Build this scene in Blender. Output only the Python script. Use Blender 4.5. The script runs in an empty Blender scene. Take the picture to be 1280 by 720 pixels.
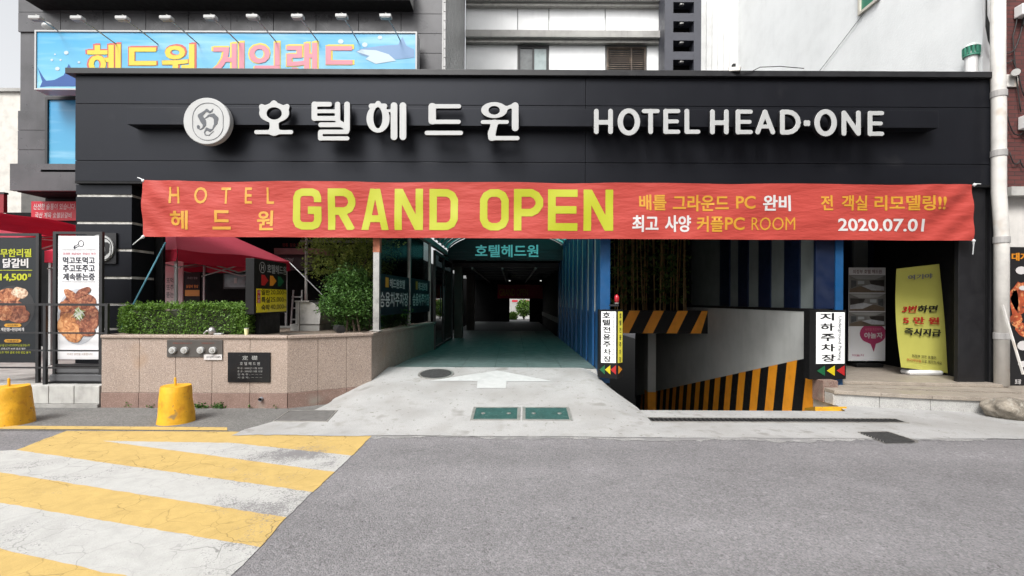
import bpy, bmesh, math, random
import numpy as np
from mathutils import Vector, Matrix, noise
random.seed(7)
scene = bpy.context.scene
C = scene.collection
R = math.radians
# ------------------------------------------------------------ camera, light, exposure
F = 604.0            # focal length in photo pixels (1280 wide)
HZ = 375.0           # horizon row
EYE = 1.55
ROLL = 0.0044
cam = bpy.data.cameras.new('camera')
camo = bpy.data.objects.new('camera', cam); C.objects.link(camo)
camo.location = (0, 0, EYE)
camo.rotation_euler = (Matrix.Rotation(R(90), 4, 'X') @ Matrix.Rotation(ROLL, 4, 'Z')).to_euler()
cam.sensor_width = 36; cam.sensor_fit = 'HORIZONTAL'
cam.lens = F / 1280 * 36
cam.shift_y = 15 / 1280
cam.clip_end = 600; cam.clip_start = 0.05
scene.camera = camo

SUN_EL, SUN_AZ = 50, 203       # azimuth measured clockwise from +Y
world = bpy.data.worlds.new('World'); scene.world = world; world.use_nodes = True
nt = world.node_tree; bg = nt.nodes['Background']
sky = nt.nodes.new('ShaderNodeTexSky'); sky.sky_type = 'NISHITA'; sky.sun_disc = False
sky.sun_elevation = R(SUN_EL); sky.sun_rotation = R(SUN_AZ)
sky.air_density = 1.0; sky.dust_density = 5.0; sky.ozone_density = 1.0
hs = nt.nodes.new('ShaderNodeHueSaturation'); hs.inputs['Saturation'].default_value = 0.12
hs.inputs['Value'].default_value = 1.0
nt.links.new(sky.outputs[0], hs.inputs['Color']); nt.links.new(hs.outputs[0], bg.inputs['Color'])
bg.inputs['Strength'].default_value = 0.15
sd = bpy.data.lights.new('sun', 'SUN'); sd.energy = 1.5; sd.angle = R(20); sd.color = (1.0, 0.97, 0.93)
so = bpy.data.objects.new('sun', sd); C.objects.link(so); so.location = (-10, -20, 30)
_d = Vector((math.sin(R(SUN_AZ)) * math.cos(R(SUN_EL)), math.cos(R(SUN_AZ)) * math.cos(R(SUN_EL)), math.sin(R(SUN_EL))))
so.rotation_euler = _d.to_track_quat('Z', 'Y').to_euler()
scene.view_settings.view_transform = 'Standard'; scene.view_settings.look = 'None'
scene.view_settings.gamma = 1; scene.view_settings.use_curve_mapping = False
scene.view_settings.exposure = 0.9
scene.cycles.max_bounces = 8; scene.cycles.transparent_max_bounces = 12

# ------------------------------------------------------------ helpers
def P(u, v, Y):
    """photo pixel + distance from the camera plane -> world point"""
    du, dv = u - 640.0, v - HZ
    a, b = du + ROLL * dv, dv - ROLL * du
    return Vector((a / F * Y, Y, EYE - b / F * Y))
def G(u, v, z=0.0):
    """photo pixel -> world point on the horizontal plane z"""
    du, dv = u - 640.0, v - HZ
    a, b = du + ROLL * dv, dv - ROLL * du
    Y = (EYE - z) * F / b
    return Vector((a / F * Y, Y, z))
def lin(r, g, b):
    f = lambda c: ((c / 255 + 0.055) / 1.055) ** 2.4 if c > 10 else c / 255 / 12.92
    return (f(r), f(g), f(b))

MATS = {}
def mat(name, col, rough=0.6, metal=0.0, var=0.12, scale=3.0, bump=0.0, bscale=60.0, spec=0.5, emit=0, trans=0, speck=None, streak=0.0, coat=0.0, rv=0.1):
    """Principled material: colour with broad mottling, optional speckle, vertical streaks and fine bump"""
    if name in MATS: return MATS[name]
    m = bpy.data.materials.new(name); m.use_nodes = True; t = m.node_tree; N = t.nodes; L = t.links
    b = N['Principled BSDF']
    b.inputs['Roughness'].default_value = rough; b.inputs['Metallic'].default_value = metal
    b.inputs['Specular IOR Level'].default_value = spec
    if trans: b.inputs['Transmission Weight'].default_value = trans
    if coat: b.inputs['Coat Weight'].default_value = coat
    tc = N.new('ShaderNodeTexCoord'); geo = N.new('ShaderNodeNewGeometry')
    rgb = N.new('ShaderNodeRGB'); rgb.outputs[0].default_value = (*col, 1)
    out = rgb.outputs[0]
    def mixn(a, bcol, facsock, blend='MIX'):
        x = N.new('ShaderNodeMix'); x.data_type = 'RGBA'; x.blend_type = blend
        L.new(facsock, x.inputs[0]); L.new(a, x.inputs[6])
        if hasattr(bcol, 'is_output'): L.new(bcol, x.inputs[7])
        else: x.inputs[7].default_value = (*bcol, 1)
        return x.outputs[2]
    def ramp(sock, lo, hi, a=0.0, c=1.0):
        x = N.new('ShaderNodeMapRange'); L.new(sock, x.inputs[0]); x.clamp = True
        x.inputs[1].default_value = lo; x.inputs[2].default_value = hi; x.inputs[3].default_value = a; x.inputs[4].default_value = c
        return x.outputs[0]
    def noi(sc, det=4, vec=None, rg=0.6):
        x = N.new('ShaderNodeTexNoise'); x.inputs['Scale'].default_value = sc; x.inputs['Detail'].default_value = det
        x.inputs['Roughness'].default_value = rg
        L.new(vec if vec else geo.outputs['Position'], x.inputs['Vector']); return x.outputs[0]
    if var:
        n = noi(scale)
        dk = tuple(c * (1 - var * 2) for c in col); lt = tuple(min(1, c * (1 + var * 1.4)) for c in col)
        out = mixn(out, dk, ramp(n, 0.5, 0.25)); out = mixn(out, lt, ramp(n, 0.5, 0.8))
    if streak:
        mp = N.new('ShaderNodeMapping'); mp.inputs['Scale'].default_value = (5, 5, 0.35)
        L.new(geo.outputs['Position'], mp.inputs[0])
        out = mixn(out, tuple(c * 0.45 for c in col), ramp(noi(1.6, 6, mp.outputs[0]), 0.52, 0.8, 0, streak))
    if speck:
        for (sc, lo, hi, c) in speck:
            out = mixn(out, c, ramp(noi(sc, 2), lo, hi))
    L.new(out, b.inputs['Base Color'])
    if emit:
        L.new(out, b.inputs['Emission Color']); b.inputs['Emission Strength'].default_value = emit
    if rough > 0.08 and var:
        L.new(ramp(noi(scale * 2.3, 5), 0.3, 0.7, max(0.02, rough - rv), min(1, rough + rv)), b.inputs['Roughness'])
    if bump:
        bn = N.new('ShaderNodeBump'); bn.inputs['Strength'].default_value = bump; bn.inputs['Distance'].default_value = 0.01
        L.new(noi(bscale, 5), bn.inputs['Height']); L.new(bn.outputs[0], b.inputs['Normal'])
    MATS[name] = m
    return m

ORG = {}
def tag(o, label, cat, group=None, kind=None):
    if label: o['label'] = label
    if cat: o['category'] = cat
    if group: o['group'] = group
    if kind: o['kind'] = kind
    return o
def thing(name, label, cat, loc, group=None):
    o = bpy.data.objects.new(name, None); C.objects.link(o); o.location = loc; o.empty_display_size = 0.1
    ORG[o.name] = Vector(loc)
    return tag(o, label, cat, group)
def link(name, me, parent=None, mt=None, bevel=0, smooth=False, keep=False):
    o = bpy.data.objects.new(name, me); C.objects.link(o)
    if mt is not None:
        me.materials.clear(); me.materials.append(mt)
    if parent is not None:
        org = ORG[parent.name]; o.parent = parent
    elif keep: org = Vector((0, 0, 0))
    else:
        co = np.empty(len(me.vertices) * 3, dtype=np.float64); me.vertices.foreach_get('co', co); co = co.reshape(-1, 3)
        org = Vector(((co[:, 0].min() + co[:, 0].max()) / 2, (co[:, 1].min() + co[:, 1].max()) / 2, co[:, 2].min()))
        o.location = org
    if org.length: me.transform(Matrix.Translation(-org))
    ORG[o.name] = org
    if smooth:
        me.polygons.foreach_set('use_smooth', [True] * len(me.polygons))
    if bevel:
        md = o.modifiers.new('bevel', 'BEVEL'); md.width = bevel; md.segments = 2; md.limit_method = 'ANGLE'; md.angle_limit = R(40)
    return o
class MB:
    def __init__(s): s.v = []; s.f = []
    def add(s, vs, fs):
        k = len(s.v); s.v += [tuple(q) for q in vs]; s.f += [tuple(i + k for i in q) for q in fs]; return s
    def box(s, x0, y0, z0, x1, y1, z1):
        x0, x1 = min(x0, x1), max(x0, x1); y0, y1 = min(y0, y1), max(y0, y1); z0, z1 = min(z0, z1), max(z0, z1)
        return s.add([(x0, y0, z0), (x1, y0, z0), (x1, y1, z0), (x0, y1, z0), (x0, y0, z1), (x1, y0, z1), (x1, y1, z1), (x0, y1, z1)],
                     [(3, 2, 1, 0), (4, 5, 6, 7), (0, 1, 5, 4), (1, 2, 6, 5), (2, 3, 7, 6), (3, 0, 4, 7)])
    def bar(s, a, b, w, h=None, up=(0, 0, 1)):
        """square bar from a to b"""
        a, b = Vector(a), Vector(b); h = h or w; d = (b - a).normalized(); upv = Vector(up)
        if abs(d.dot(upv)) > 0.98: upv = Vector((0, 1, 0))
        x = d.cross(upv).normalized() * w / 2; y = x.cross(d).normalized() * h / 2
        vs = [p + i * x + j * y for p in (a, b) for i, j in ((-1, -1), (1, -1), (1, 1), (-1, 1))]
        return s.add(vs, [(0, 1, 2, 3), (7, 6, 5, 4), (4, 5, 1, 0), (5, 6, 2, 1), (6, 7, 3, 2), (7, 4, 0, 3)])
    def quad(s, *p): return s.add(p, [tuple(range(len(p)))])
    def prism(s, pts, d):
        """polygon (list of points) extruded by vector d"""
        n = len(pts); d = Vector(d); p2 = [Vector(p) + d for p in pts]
        return s.add([Vector(p) for p in pts] + p2, [tuple(range(n - 1, -1, -1)), tuple(range(n, 2 * n))] + [(i, (i + 1) % n, (i + 1) % n + n, i + n) for i in range(n)])
    def tube(s, pts, r, n=8, cap=True):
        pts = [Vector(p) for p in pts]; rs = r if isinstance(r, (list, tuple)) else [r] * len(pts); base = len(s.v)
        for i, p in enumerate(pts):
            d = (pts[min(i + 1, len(pts) - 1)] - pts[max(i - 1, 0)]).normalized()
            a = d.orthogonal().normalized() if i == 0 else (a - d * a.dot(d)).normalized()
            b = d.cross(a)
            s.v += [tuple(p + (a * math.cos(2 * math.pi * k / n) + b * math.sin(2 * math.pi * k / n)) * rs[i]) for k in range(n)]
        for i in range(len(pts) - 1):
            for k in range(n):
                s.f.append((base + i * n + k, base + i * n + (k + 1) % n, base + (i + 1) * n + (k + 1) % n, base + (i + 1) * n + k))
        if cap:
            s.f.append(tuple(base + k for k in range(n - 1, -1, -1))); e = base + (len(pts) - 1) * n
            s.f.append(tuple(e + k for k in range(n)))
        return s
    def lathe(s, prof, c, axis='Z', n=24):
        """prof: list of (radius, height) from bottom to top"""
        base = len(s.v); c = Vector(c)
        for r, h in prof:
            for k in range(n):
                a = 2 * math.pi * k / n; x, y = r * math.cos(a), r * math.sin(a)
                q = {'Z': (x, y, h), 'Y': (x, -h, y), 'X': (h, x, y)}[axis]
                s.v.append(tuple(c + Vector(q)))
        for i in range(len(prof) - 1):
            for k in range(n):
                s.f.append((base + i * n + k, base + i * n + (k + 1) % n, base + (i + 1) * n + (k + 1) % n, base + (i + 1) * n + k))
        s.f.append(tuple(base + k for k in range(n - 1, -1, -1))); e = base + (len(prof) - 1) * n
        s.f.append(tuple(e + k for k in range(n)))
        return s
    def mesh(s, name='mesh'):
        me = bpy.data.meshes.new(name); me.from_pydata(s.v, [], s.f); me.update(); return me
    def build(s, name, mt, parent=None, bevel=0, smooth=False, keep=False):
        return link(name, s.mesh(name), parent, mt, bevel, smooth, keep)
def struct(o): o['kind'] = 'structure'; return o
def stuff(o): o['kind'] = 'stuff'; return o
def copy_tree(o, delta=(0, 0, 0), parent=None):
    c = o.copy(); C.objects.link(c); c.parent = parent
    ORG[c.name] = ORG[o.name] + Vector(delta)
    if parent is None: c.location = Vector(o.location) + Vector(delta)
    for ch in list(o.children): copy_tree(ch, delta, c)
    return c
def add(mb, *a): return mb

# flat shapes: signed distance fields traced to outlines
def contour(fn, x0, y0, x1, y1, step):
    nx, ny = int((x1 - x0) / step) + 2, int((y1 - y0) / step) + 2
    xs = x0 + np.arange(nx) * step; ys = y0 + np.arange(ny) * step
    X, Y = np.meshgrid(xs, ys); D = fn(X, Y); D = np.where(D == 0, 1e-9, D); S = D < 0
    nxt = {}
    def ip(ax, ay, bx, by):
        t = D[ay, ax] / (D[ay, ax] - D[by, bx]); return (xs[ax] + (xs[bx] - xs[ax]) * t, ys[ay] + (ys[by] - ys[ay]) * t)
    def key(e, i, j): return {'b': ('h', i, j), 't': ('h', i, j + 1), 'l': ('v', i, j), 'r': ('v', i + 1, j)}[e]
    tab = {1: ['lb'], 2: ['br'], 3: ['lr'], 4: ['rt'], 5: ['lt', 'rb'], 6: ['bt'], 7: ['lt'], 8: ['tl'], 9: ['tb'], 10: ['bl', 'tr'], 11: ['tr'], 12: ['rl'], 13: ['rb'], 14: ['bl']}
    cs = S[:-1, :-1] * 1 + S[:-1, 1:] * 2 + S[1:, 1:] * 4 + S[1:, :-1] * 8
    pt = {}
    for j, i in zip(*np.nonzero((cs > 0) & (cs < 15))):
        for e in tab[int(cs[j, i])]:
            a, b = key(e[0], i, j), key(e[1], i, j); nxt[a] = b
            for k in (a, b):
                if k not in pt:
                    pt[k] = ip(k[1], k[2], k[1] + 1, k[2]) if k[0] == 'h' else ip(k[1], k[2], k[1], k[2] + 1)
    loops = []
    while nxt:
        s0 = next(iter(nxt)); lp = []; k = s0
        while k in nxt:
            lp.append(pt[k]); k = nxt.pop(k)
        if len(lp) > 3: loops.append(lp)
    return loops
def thin(lp, tol):
    """drop points that lie on straight runs"""
    out = [lp[0]]
    n = len(lp); i = 0
    while i < n - 1:
        j = i + 1
        while j + 1 < n and j - i < 14:
            a, b = lp[i], lp[j + 1]; dx, dy = b[0] - a[0], b[1] - a[1]; l = math.hypot(dx, dy) or 1e-9
            if max(abs((q[0] - a[0]) * dy - (q[1] - a[1]) * dx) / l for q in lp[i + 1:j + 1]) > tol: break
            j += 1
        out.append(lp[j]); i = j
    return out
def sd_cap(x0, y0, x1, y1, r, r2=None):
    def f(X, Y):
        dx, dy = x1 - x0, y1 - y0; l2 = dx * dx + dy * dy + 1e-9
        t = np.clip(((X - x0) * dx + (Y - y0) * dy) / l2, 0, 1); rr = r if r2 is None else r + (r2 - r) * t
        return np.hypot(X - x0 - t * dx, Y - y0 - t * dy) - rr
    return f
def sd_seg(x0, y0, x1, y1, w):
    def f(X, Y):
        l = math.hypot(x1 - x0, y1 - y0); ux, uy = (x1 - x0) / l, (y1 - y0) / l
        a = (X - x0) * ux + (Y - y0) * uy; b = -(X - x0) * uy + (Y - y0) * ux
        return np.maximum(np.abs(a - l / 2) - l / 2, np.abs(b) - w / 2)
    return f
def sd_ell(cx, cy, rx, ry):
    return lambda X, Y: (np.hypot((X - cx) / rx, (Y - cy) / ry) - 1) * min(rx, ry)
def sd_path(pts, w):
    fs = [sd_seg(*pts[i], *pts[i + 1], w) for i in range(len(pts) - 1)] + [sd_cap(*p, *p, w / 2) for p in pts[1:-1]]
    return lambda X, Y: np.minimum.reduce([f(X, Y) for f in fs])
def sd_union(fs, k=0.0, minus=()):
    def f(X, Y):
        d = fs[0](X, Y)
        for g in fs[1:]:
            e = g(X, Y)
            if k > 0:
                h = np.clip(0.5 + 0.5 * (e - d) / k, 0, 1); d = e * (1 - h) + d * h - k * h * (1 - h)
            else: d = np.minimum(d, e)
        for g in minus: d = np.maximum(d, -g(X, Y))
        return d
    return f
def loops_mesh(loops, ext=0.0, bev=0.0):
    """closed 2D outlines (metres) -> filled mesh in the XY plane, extruded along Z"""
    cu = bpy.data.curves.new('outline', 'CURVE'); cu.dimensions = '2D'; cu.fill_mode = 'BOTH' if ext else 'FRONT'
    cu.extrude = ext; cu.bevel_depth = bev; cu.offset = -bev; cu.bevel_resolution = 1
    for lp in loops:
        sp = cu.splines.new('POLY'); sp.points.add(len(lp) - 1)
        sp.points.foreach_set('co', [c for q in lp for c in (q[0], q[1], 0, 1)]); sp.use_cyclic_u = True
    ob = bpy.data.objects.new('outline', cu); me = bpy.data.meshes.new_from_object(ob)
    bpy.data.objects.remove(ob); bpy.data.curves.remove(cu)
    return me
def px_shape(fn, box, Y, step=0.35, tol=0.06, depth=0.0, bev=0.0, gap=0.0):
    """outline drawn in photo pixels on the plane at distance Y -> mesh facing the street, standing `gap` off that plane"""
    lps = [[(lambda q: (q.x, q.z))(P(u, v, Y)) for u, v in thin(l, tol)] for l in contour(fn, *box, step)]
    me = loops_mesh(lps, depth / 2, bev)
    M = Matrix(((1, 0, 0, 0), (0, 0, -1, Y - gap - depth / 2), (0, 1, 0, 0), (0, 0, 0, 1)))
    me.transform(M)
    return me

# lettering: the built-in font, fitted to a rectangle
def text_mesh(body, off=0.0, spacing=1.0, shear=0.0, align='CENTER', line=1.0):
    bold = max(0, off - 0.02); off = min(off, 0.02)
    cu = bpy.data.curves.new('lettering', 'FONT'); cu.body = body; cu.size = 1; cu.offset = off; cu.space_character = spacing
    cu.align_x = align; cu.shear = shear; cu.space_line = line; cu.resolution_u = 3
    ob = bpy.data.objects.new('lettering', cu); me = bpy.data.meshes.new_from_object(ob)
    bpy.data.objects.remove(ob); bpy.data.curves.remove(cu)
    if bold:      # heavier strokes: a second copy set beside the first, a hair in front of it
        bm = bmesh.new(); bm.from_mesh(me); k = len(bm.verts); bm.from_mesh(me); bm.verts.ensure_lookup_table()
        for i, v in enumerate(bm.verts):
            if i >= k: v.co += Vector((bold * 1.6, bold * 0.4, 0.0008))
        bm.to_mesh(me); bm.free()
    co = np.empty(len(me.vertices) * 3); me.vertices.foreach_get('co', co); co = co.reshape(-1, 3)
    mn, mx = co.min(0), co.max(0)
    me.transform(Matrix.Diagonal((1 / (mx[0] - mn[0]), 1 / (mx[1] - mn[1]), 1, 1)) @ Matrix.Translation((-mn[0], -mn[1], 0)))
    return me
def lettering(body, org, right, up, mt, parent, off=0.0, gap=0.003, name='lettering', spacing=1.0, shear=0.0, bend=None, cut=None, line=1.0, align='CENTER'):
    """text filling the rectangle org + s*right + t*up, lifted `gap` along its normal"""
    me = text_mesh(body, off, spacing, shear, align, line)
    org, right, up = Vector(org), Vector(right), Vector(up); n = right.cross(up).normalized()
    M = Matrix((right, up, n)).transposed().to_4x4(); M.translation = org + n * gap
    me.transform(M)
    if bend: me = bend_mesh(me, bend, cut)
    return link(name, me, parent, mt)
def bend_mesh(me, fn, cut):
    bm = bmesh.new(); bm.from_mesh(me)
    xs = [v.co.x for v in bm.verts]; zs = [v.co.z for v in bm.verts]
    for ax, lo, hi in ((0, min(xs), max(xs)), (2, min(zs), max(zs))):
        k = math.floor(lo / cut) + 1
        while k * cut < hi:
            p = [0, 0, 0]; p[ax] = k * cut; nrm = [0, 0, 0]; nrm[ax] = 1
            bmesh.ops.bisect_plane(bm, geom=bm.verts[:] + bm.edges[:] + bm.faces[:], plane_co=p, plane_no=nrm, dist=1e-5); k += 1
    for v in bm.verts: v.co.y += fn(v.co.x, v.co.z)
    bm.to_mesh(me); bm.free(); return me
def px_text(body, u0, v0, u1, v1, Y, mt, parent, **kw):
    a = P(u0, v1, Y); b = P(u1, v1, Y); c = P(u0, v0, Y)
    return lettering(body, a, b - a, c - a, mt, parent, **kw)

# foliage: many small leaf faces spread through a volume
def leaves(points, size, rng, flat=0.3):
    n = len(points); p = np.asarray(points)
    d = rng.normal(size=(n, 3)); d /= np.linalg.norm(d, axis=1)[:, None]; d[:, 2] = d[:, 2] * (1 - flat)
    e = np.cross(d, rng.normal(size=(n, 3))); e /= np.linalg.norm(e, axis=1)[:, None]
    d /= np.linalg.norm(d, axis=1)[:, None]
    nr = np.cross(d, e); s = size * rng.uniform(0.6, 1.3, size=(n, 1))
    v = np.stack([p - d * s, p + e * s * 0.5 + nr * s * 0.15, p + d * s, p - e * s * 0.5 + nr * s * 0.15], 1).reshape(-1, 3)
    me = bpy.data.meshes.new('foliage'); me.vertices.add(4 * n); me.vertices.foreach_set('co', v.ravel())
    me.loops.add(4 * n); me.loops.foreach_set('vertex_index', np.arange(4 * n)); me.polygons.add(n)
    me.polygons.foreach_set('loop_start', np.arange(n) * 4); me.polygons.foreach_set('loop_total', np.full(n, 4)); me.update(); me.validate()
    return me
def leaf_mat(name, col, col2):
    m = bpy.data.materials.new(name); m.use_nodes = True; N = m.node_tree.nodes; L = m.node_tree.links
    b = N['Principled BSDF']; b.inputs['Roughness'].default_value = 0.5; b.inputs['Specular IOR Level'].default_value = 0.35
    g = N.new('ShaderNodeNewGeometry'); n = N.new('ShaderNodeTexNoise'); n.inputs['Scale'].default_value = 7
    mx = N.new('ShaderNodeMix'); mx.data_type = 'RGBA'; mx.inputs[6].default_value = (*col, 1); mx.inputs[7].default_value = (*col2, 1)
    ad = N.new('ShaderNodeMath'); ad.operation = 'ADD'; mr = N.new('ShaderNodeMapRange')
    L.new(g.outputs['Position'], n.inputs[0]); L.new(g.outputs['Random Per Island'], ad.inputs[0]); L.new(n.outputs[0], ad.inputs[1])
    L.new(ad.outputs[0], mr.inputs[0]); mr.inputs[1].default_value = 0.35; mr.inputs[2].default_value = 1.25
    L.new(mr.outputs[0], mx.inputs[0]); L.new(mx.outputs[2], b.inputs['Base Color'])
    tr = N.new('ShaderNodeBsdfTranslucent'); L.new(mx.outputs[2], tr.inputs[0])
    ms = N.new('ShaderNodeMixShader'); ms.inputs[0].default_value = 0.3; L.new(b.outputs[0], ms.inputs[1]); L.new(tr.outputs[0], ms.inputs[2])
    L.new(ms.outputs[0], N['Material Output'].inputs[0])
    return m
# ------------------------------------------------------------ materials
ASPH = (0.165, 0.16, 0.165)
M_asph = mat('asphalt', ASPH, 0.9, var=0.10, scale=1.1, bump=0.55, bscale=140, spec=0.25,
             speck=[(150, 0.56, 0.66, (0.42, 0.42, 0.43)), (115, 0.58, 0.68, (0.035, 0.035, 0.04)), (2.3, 0.66, 0.80, (0.11, 0.108, 0.11))])
M_side = mat('old_asphalt', (0.14, 0.137, 0.13), 0.92, var=0.2, scale=2.2, bump=0.6, bscale=90, spec=0.2,
             speck=[(120, 0.58, 0.7, (0.3, 0.3, 0.29)), (100, 0.6, 0.7, (0.07, 0.07, 0.07))])
M_conc = mat('pale_concrete', (0.315, 0.315, 0.31), 0.85, var=0.08, scale=1.7, bump=0.25, bscale=70, spec=0.25,
             speck=[(60, 0.63, 0.78, (0.22, 0.217, 0.21)), (5, 0.56, 0.8, (0.235, 0.23, 0.215)), (0.9, 0.5, 0.72, (0.25, 0.245, 0.235)), (13, 0.66, 0.72, (0.18, 0.175, 0.16)), (2.2, 0.64, 0.72, (0.22, 0.215, 0.205)), (150, 0.6, 0.68, (0.19, 0.187, 0.18))])
M_conc2 = mat('grey_concrete', (0.27, 0.265, 0.25), 0.9, var=0.2, scale=3, bump=0.4, bscale=50, streak=0.4)
M_kerb = mat('kerb_stone', (0.36, 0.355, 0.335), 0.85, var=0.15, scale=5, bump=0.4, bscale=60, streak=0.3)
M_gran = mat('pink_granite', (0.285, 0.222, 0.182), 0.42, var=0.06, scale=4, bump=0.05, bscale=200, coat=0.0, streak=0.12,
             speck=[(95, 0.54, 0.64, (0.15, 0.11, 0.09)), (110, 0.56, 0.66, (0.46, 0.39, 0.34)), (100, 0.61, 0.69, (0.05, 0.042, 0.04)), (1.8, 0.60, 0.85, (0.28, 0.185, 0.12))])
M_granb = mat('red_granite_plinth', (0.18, 0.118, 0.095), 0.5, var=0.12, scale=4, bump=0.05, bscale=200, streak=0.35,
              speck=[(95, 0.54, 0.64, (0.15, 0.09, 0.075)), (120, 0.57, 0.67, (0.40, 0.28, 0.24)), (3, 0.6, 0.8, (0.22, 0.19, 0.16))])
M_grang = mat('grey_granite', (0.36, 0.355, 0.34), 0.6, var=0.12, scale=6, bump=0.1, bscale=120, streak=0.3,
              speck=[(110, 0.55, 0.66, (0.2, 0.2, 0.2)), (120, 0.57, 0.66, (0.5, 0.5, 0.48))])
M_dark_gran = mat('dark_granite', (0.055, 0.054, 0.058), 0.33, var=0.3, scale=1.4, streak=0.5,
                  speck=[(120, 0.6, 0.7, (0.09, 0.09, 0.095))])
M_fasc = mat('charcoal_panel', (0.0072, 0.0076, 0.0098), 0.38, var=0.10, scale=0.9, streak=0.3, spec=0.25, rv=0.03, speck=[(2.2, 0.66, 0.85, (0.016, 0.016, 0.018))])
M_fasc.node_tree.nodes['Principled BSDF'].inputs['Specular Tint'].default_value = (0.86, 0.90, 1.0, 1)
M_fasc2 = mat('charcoal_trim', (0.008, 0.008, 0.0095), 0.45, var=0.1, scale=3)
M_blk = mat('black_paint', (0.007, 0.007, 0.0075), 0.55, var=0.15, scale=4, spec=0.2)
M_blkm = mat('black_metal', (0.018, 0.018, 0.019), 0.4, metal=0.0, var=0.1, scale=8)
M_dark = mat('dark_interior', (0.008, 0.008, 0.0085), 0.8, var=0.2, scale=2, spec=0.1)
M_white = mat('white_paint', (0.72, 0.72, 0.71), 0.55, var=0.06, scale=2.5)
M_sign = mat('off_white_acrylic', (0.37, 0.375, 0.37), 0.4, var=0.03, scale=4)
M_emb_ink = mat('emblem_ink', (0.06, 0.065, 0.075), 0.4, var=0.05)
M_stucco = mat('white_stucco', (0.80, 0.82, 0.82), 0.9, var=0.04, scale=1.5, bump=0.5, bscale=30, streak=0.05)
M_panel = mat('white_facade_panel', (0.79, 0.80, 0.80), 0.5, var=0.05, scale=1.2, streak=0.12)
M_band = mat('concrete_band', (0.32, 0.315, 0.30), 0.8, var=0.15, scale=2, streak=0.35)
M_siding = mat('grey_siding', (0.36, 0.36, 0.355), 0.5, var=0.1, scale=2)
M_navy = mat('navy_lattice_paint', (0.05, 0.052, 0.065), 0.5, var=0.08, scale=3)
M_brick = None
M_blue = mat('blue_painted_metal', (0.006, 0.060, 0.165), 0.4, var=0.1, scale=3)
M_blued = mat('dark_blue_paint', (0.002, 0.008, 0.030), 0.45, var=0.1, scale=3)
M_grnpan = mat('grey_green_panel', (0.165, 0.19, 0.185), 0.55, var=0.1, scale=2)
M_ramp_w = mat('ramp_wall_paint', (0.43, 0.44, 0.425), 0.6, var=0.08, scale=1.5, streak=0.2)
M_org = mat('orange_paint', (0.72, 0.27, 0.012), 0.55, var=0.1, scale=4, streak=0.15)
M_alu = mat('brushed_steel', (0.38, 0.375, 0.36), 0.35, metal=0.9, var=0.12, scale=6, streak=0.2)
M_galv = mat('dull_aluminium', (0.34, 0.33, 0.31), 0.5, metal=0.6, var=0.15, scale=9)
M_tile = mat('teal_lit_tile', (0.095, 0.135, 0.13), 0.5, var=0.13, scale=2.5, bump=0.1, bscale=60, speck=[(6, 0.6, 0.75, (0.07, 0.10, 0.097))])  # grey tile with the canopy's teal light mixed into its colour
M_green = mat('green_steel_cover', (0.022, 0.066, 0.06), 0.55, var=0.15, scale=9, speck=[(30, 0.62, 0.74, (0.10, 0.16, 0.145))])
M_iron = mat('cast_iron', (0.055, 0.055, 0.055), 0.6, metal=0.3, var=0.2, scale=20, bump=0.2, bscale=90)
M_grate = mat('weathered_cover', (0.10, 0.097, 0.093), 0.75, var=0.15, scale=12, bump=0.3, bscale=150)
M_red = mat('red_tarp', (0.42, 0.012, 0.03), 0.55, var=0.08, scale=3)
M_bollard = mat('yellow_concrete_paint', (0.60, 0.31, 0.008), 0.55, var=0.10, scale=7, bump=0.5, bscale=25, streak=0.45, speck=[(9, 0.58, 0.72, (0.46, 0.21, 0.008)), (26, 0.66, 0.72, (0.16, 0.11, 0.05)), (6, 0.68, 0.76, (0.24, 0.16, 0.06))])
M_pipe = mat('white_pvc', (0.60, 0.58, 0.545), 0.5, var=0.1, scale=4, streak=0.2, speck=[(3.5, 0.60, 0.75, (0.47, 0.40, 0.33))])
M_rope = mat('rope_white', (0.6, 0.62, 0.62), 0.8, var=0)
M_ropeb = mat('rope_blue', (0.06, 0.19, 0.25), 0.8, var=0)
M_cable = mat('black_cable', (0.015, 0.015, 0.015), 0.6, var=0)
M_soil = mat('planter_soil', (0.13, 0.10, 0.075), 0.95, var=0.25, scale=12, bump=0.8, bscale=40, speck=[(20, 0.6, 0.7, (0.26, 0.23, 0.19))])
M_bark = mat('bark', (0.09, 0.065, 0.045), 0.9, var=0.25, scale=14, bump=0.6, bscale=50)
M_wood = mat('bamboo_cane', (0.30, 0.19, 0.07), 0.5, var=0.25, scale=5)
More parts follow.
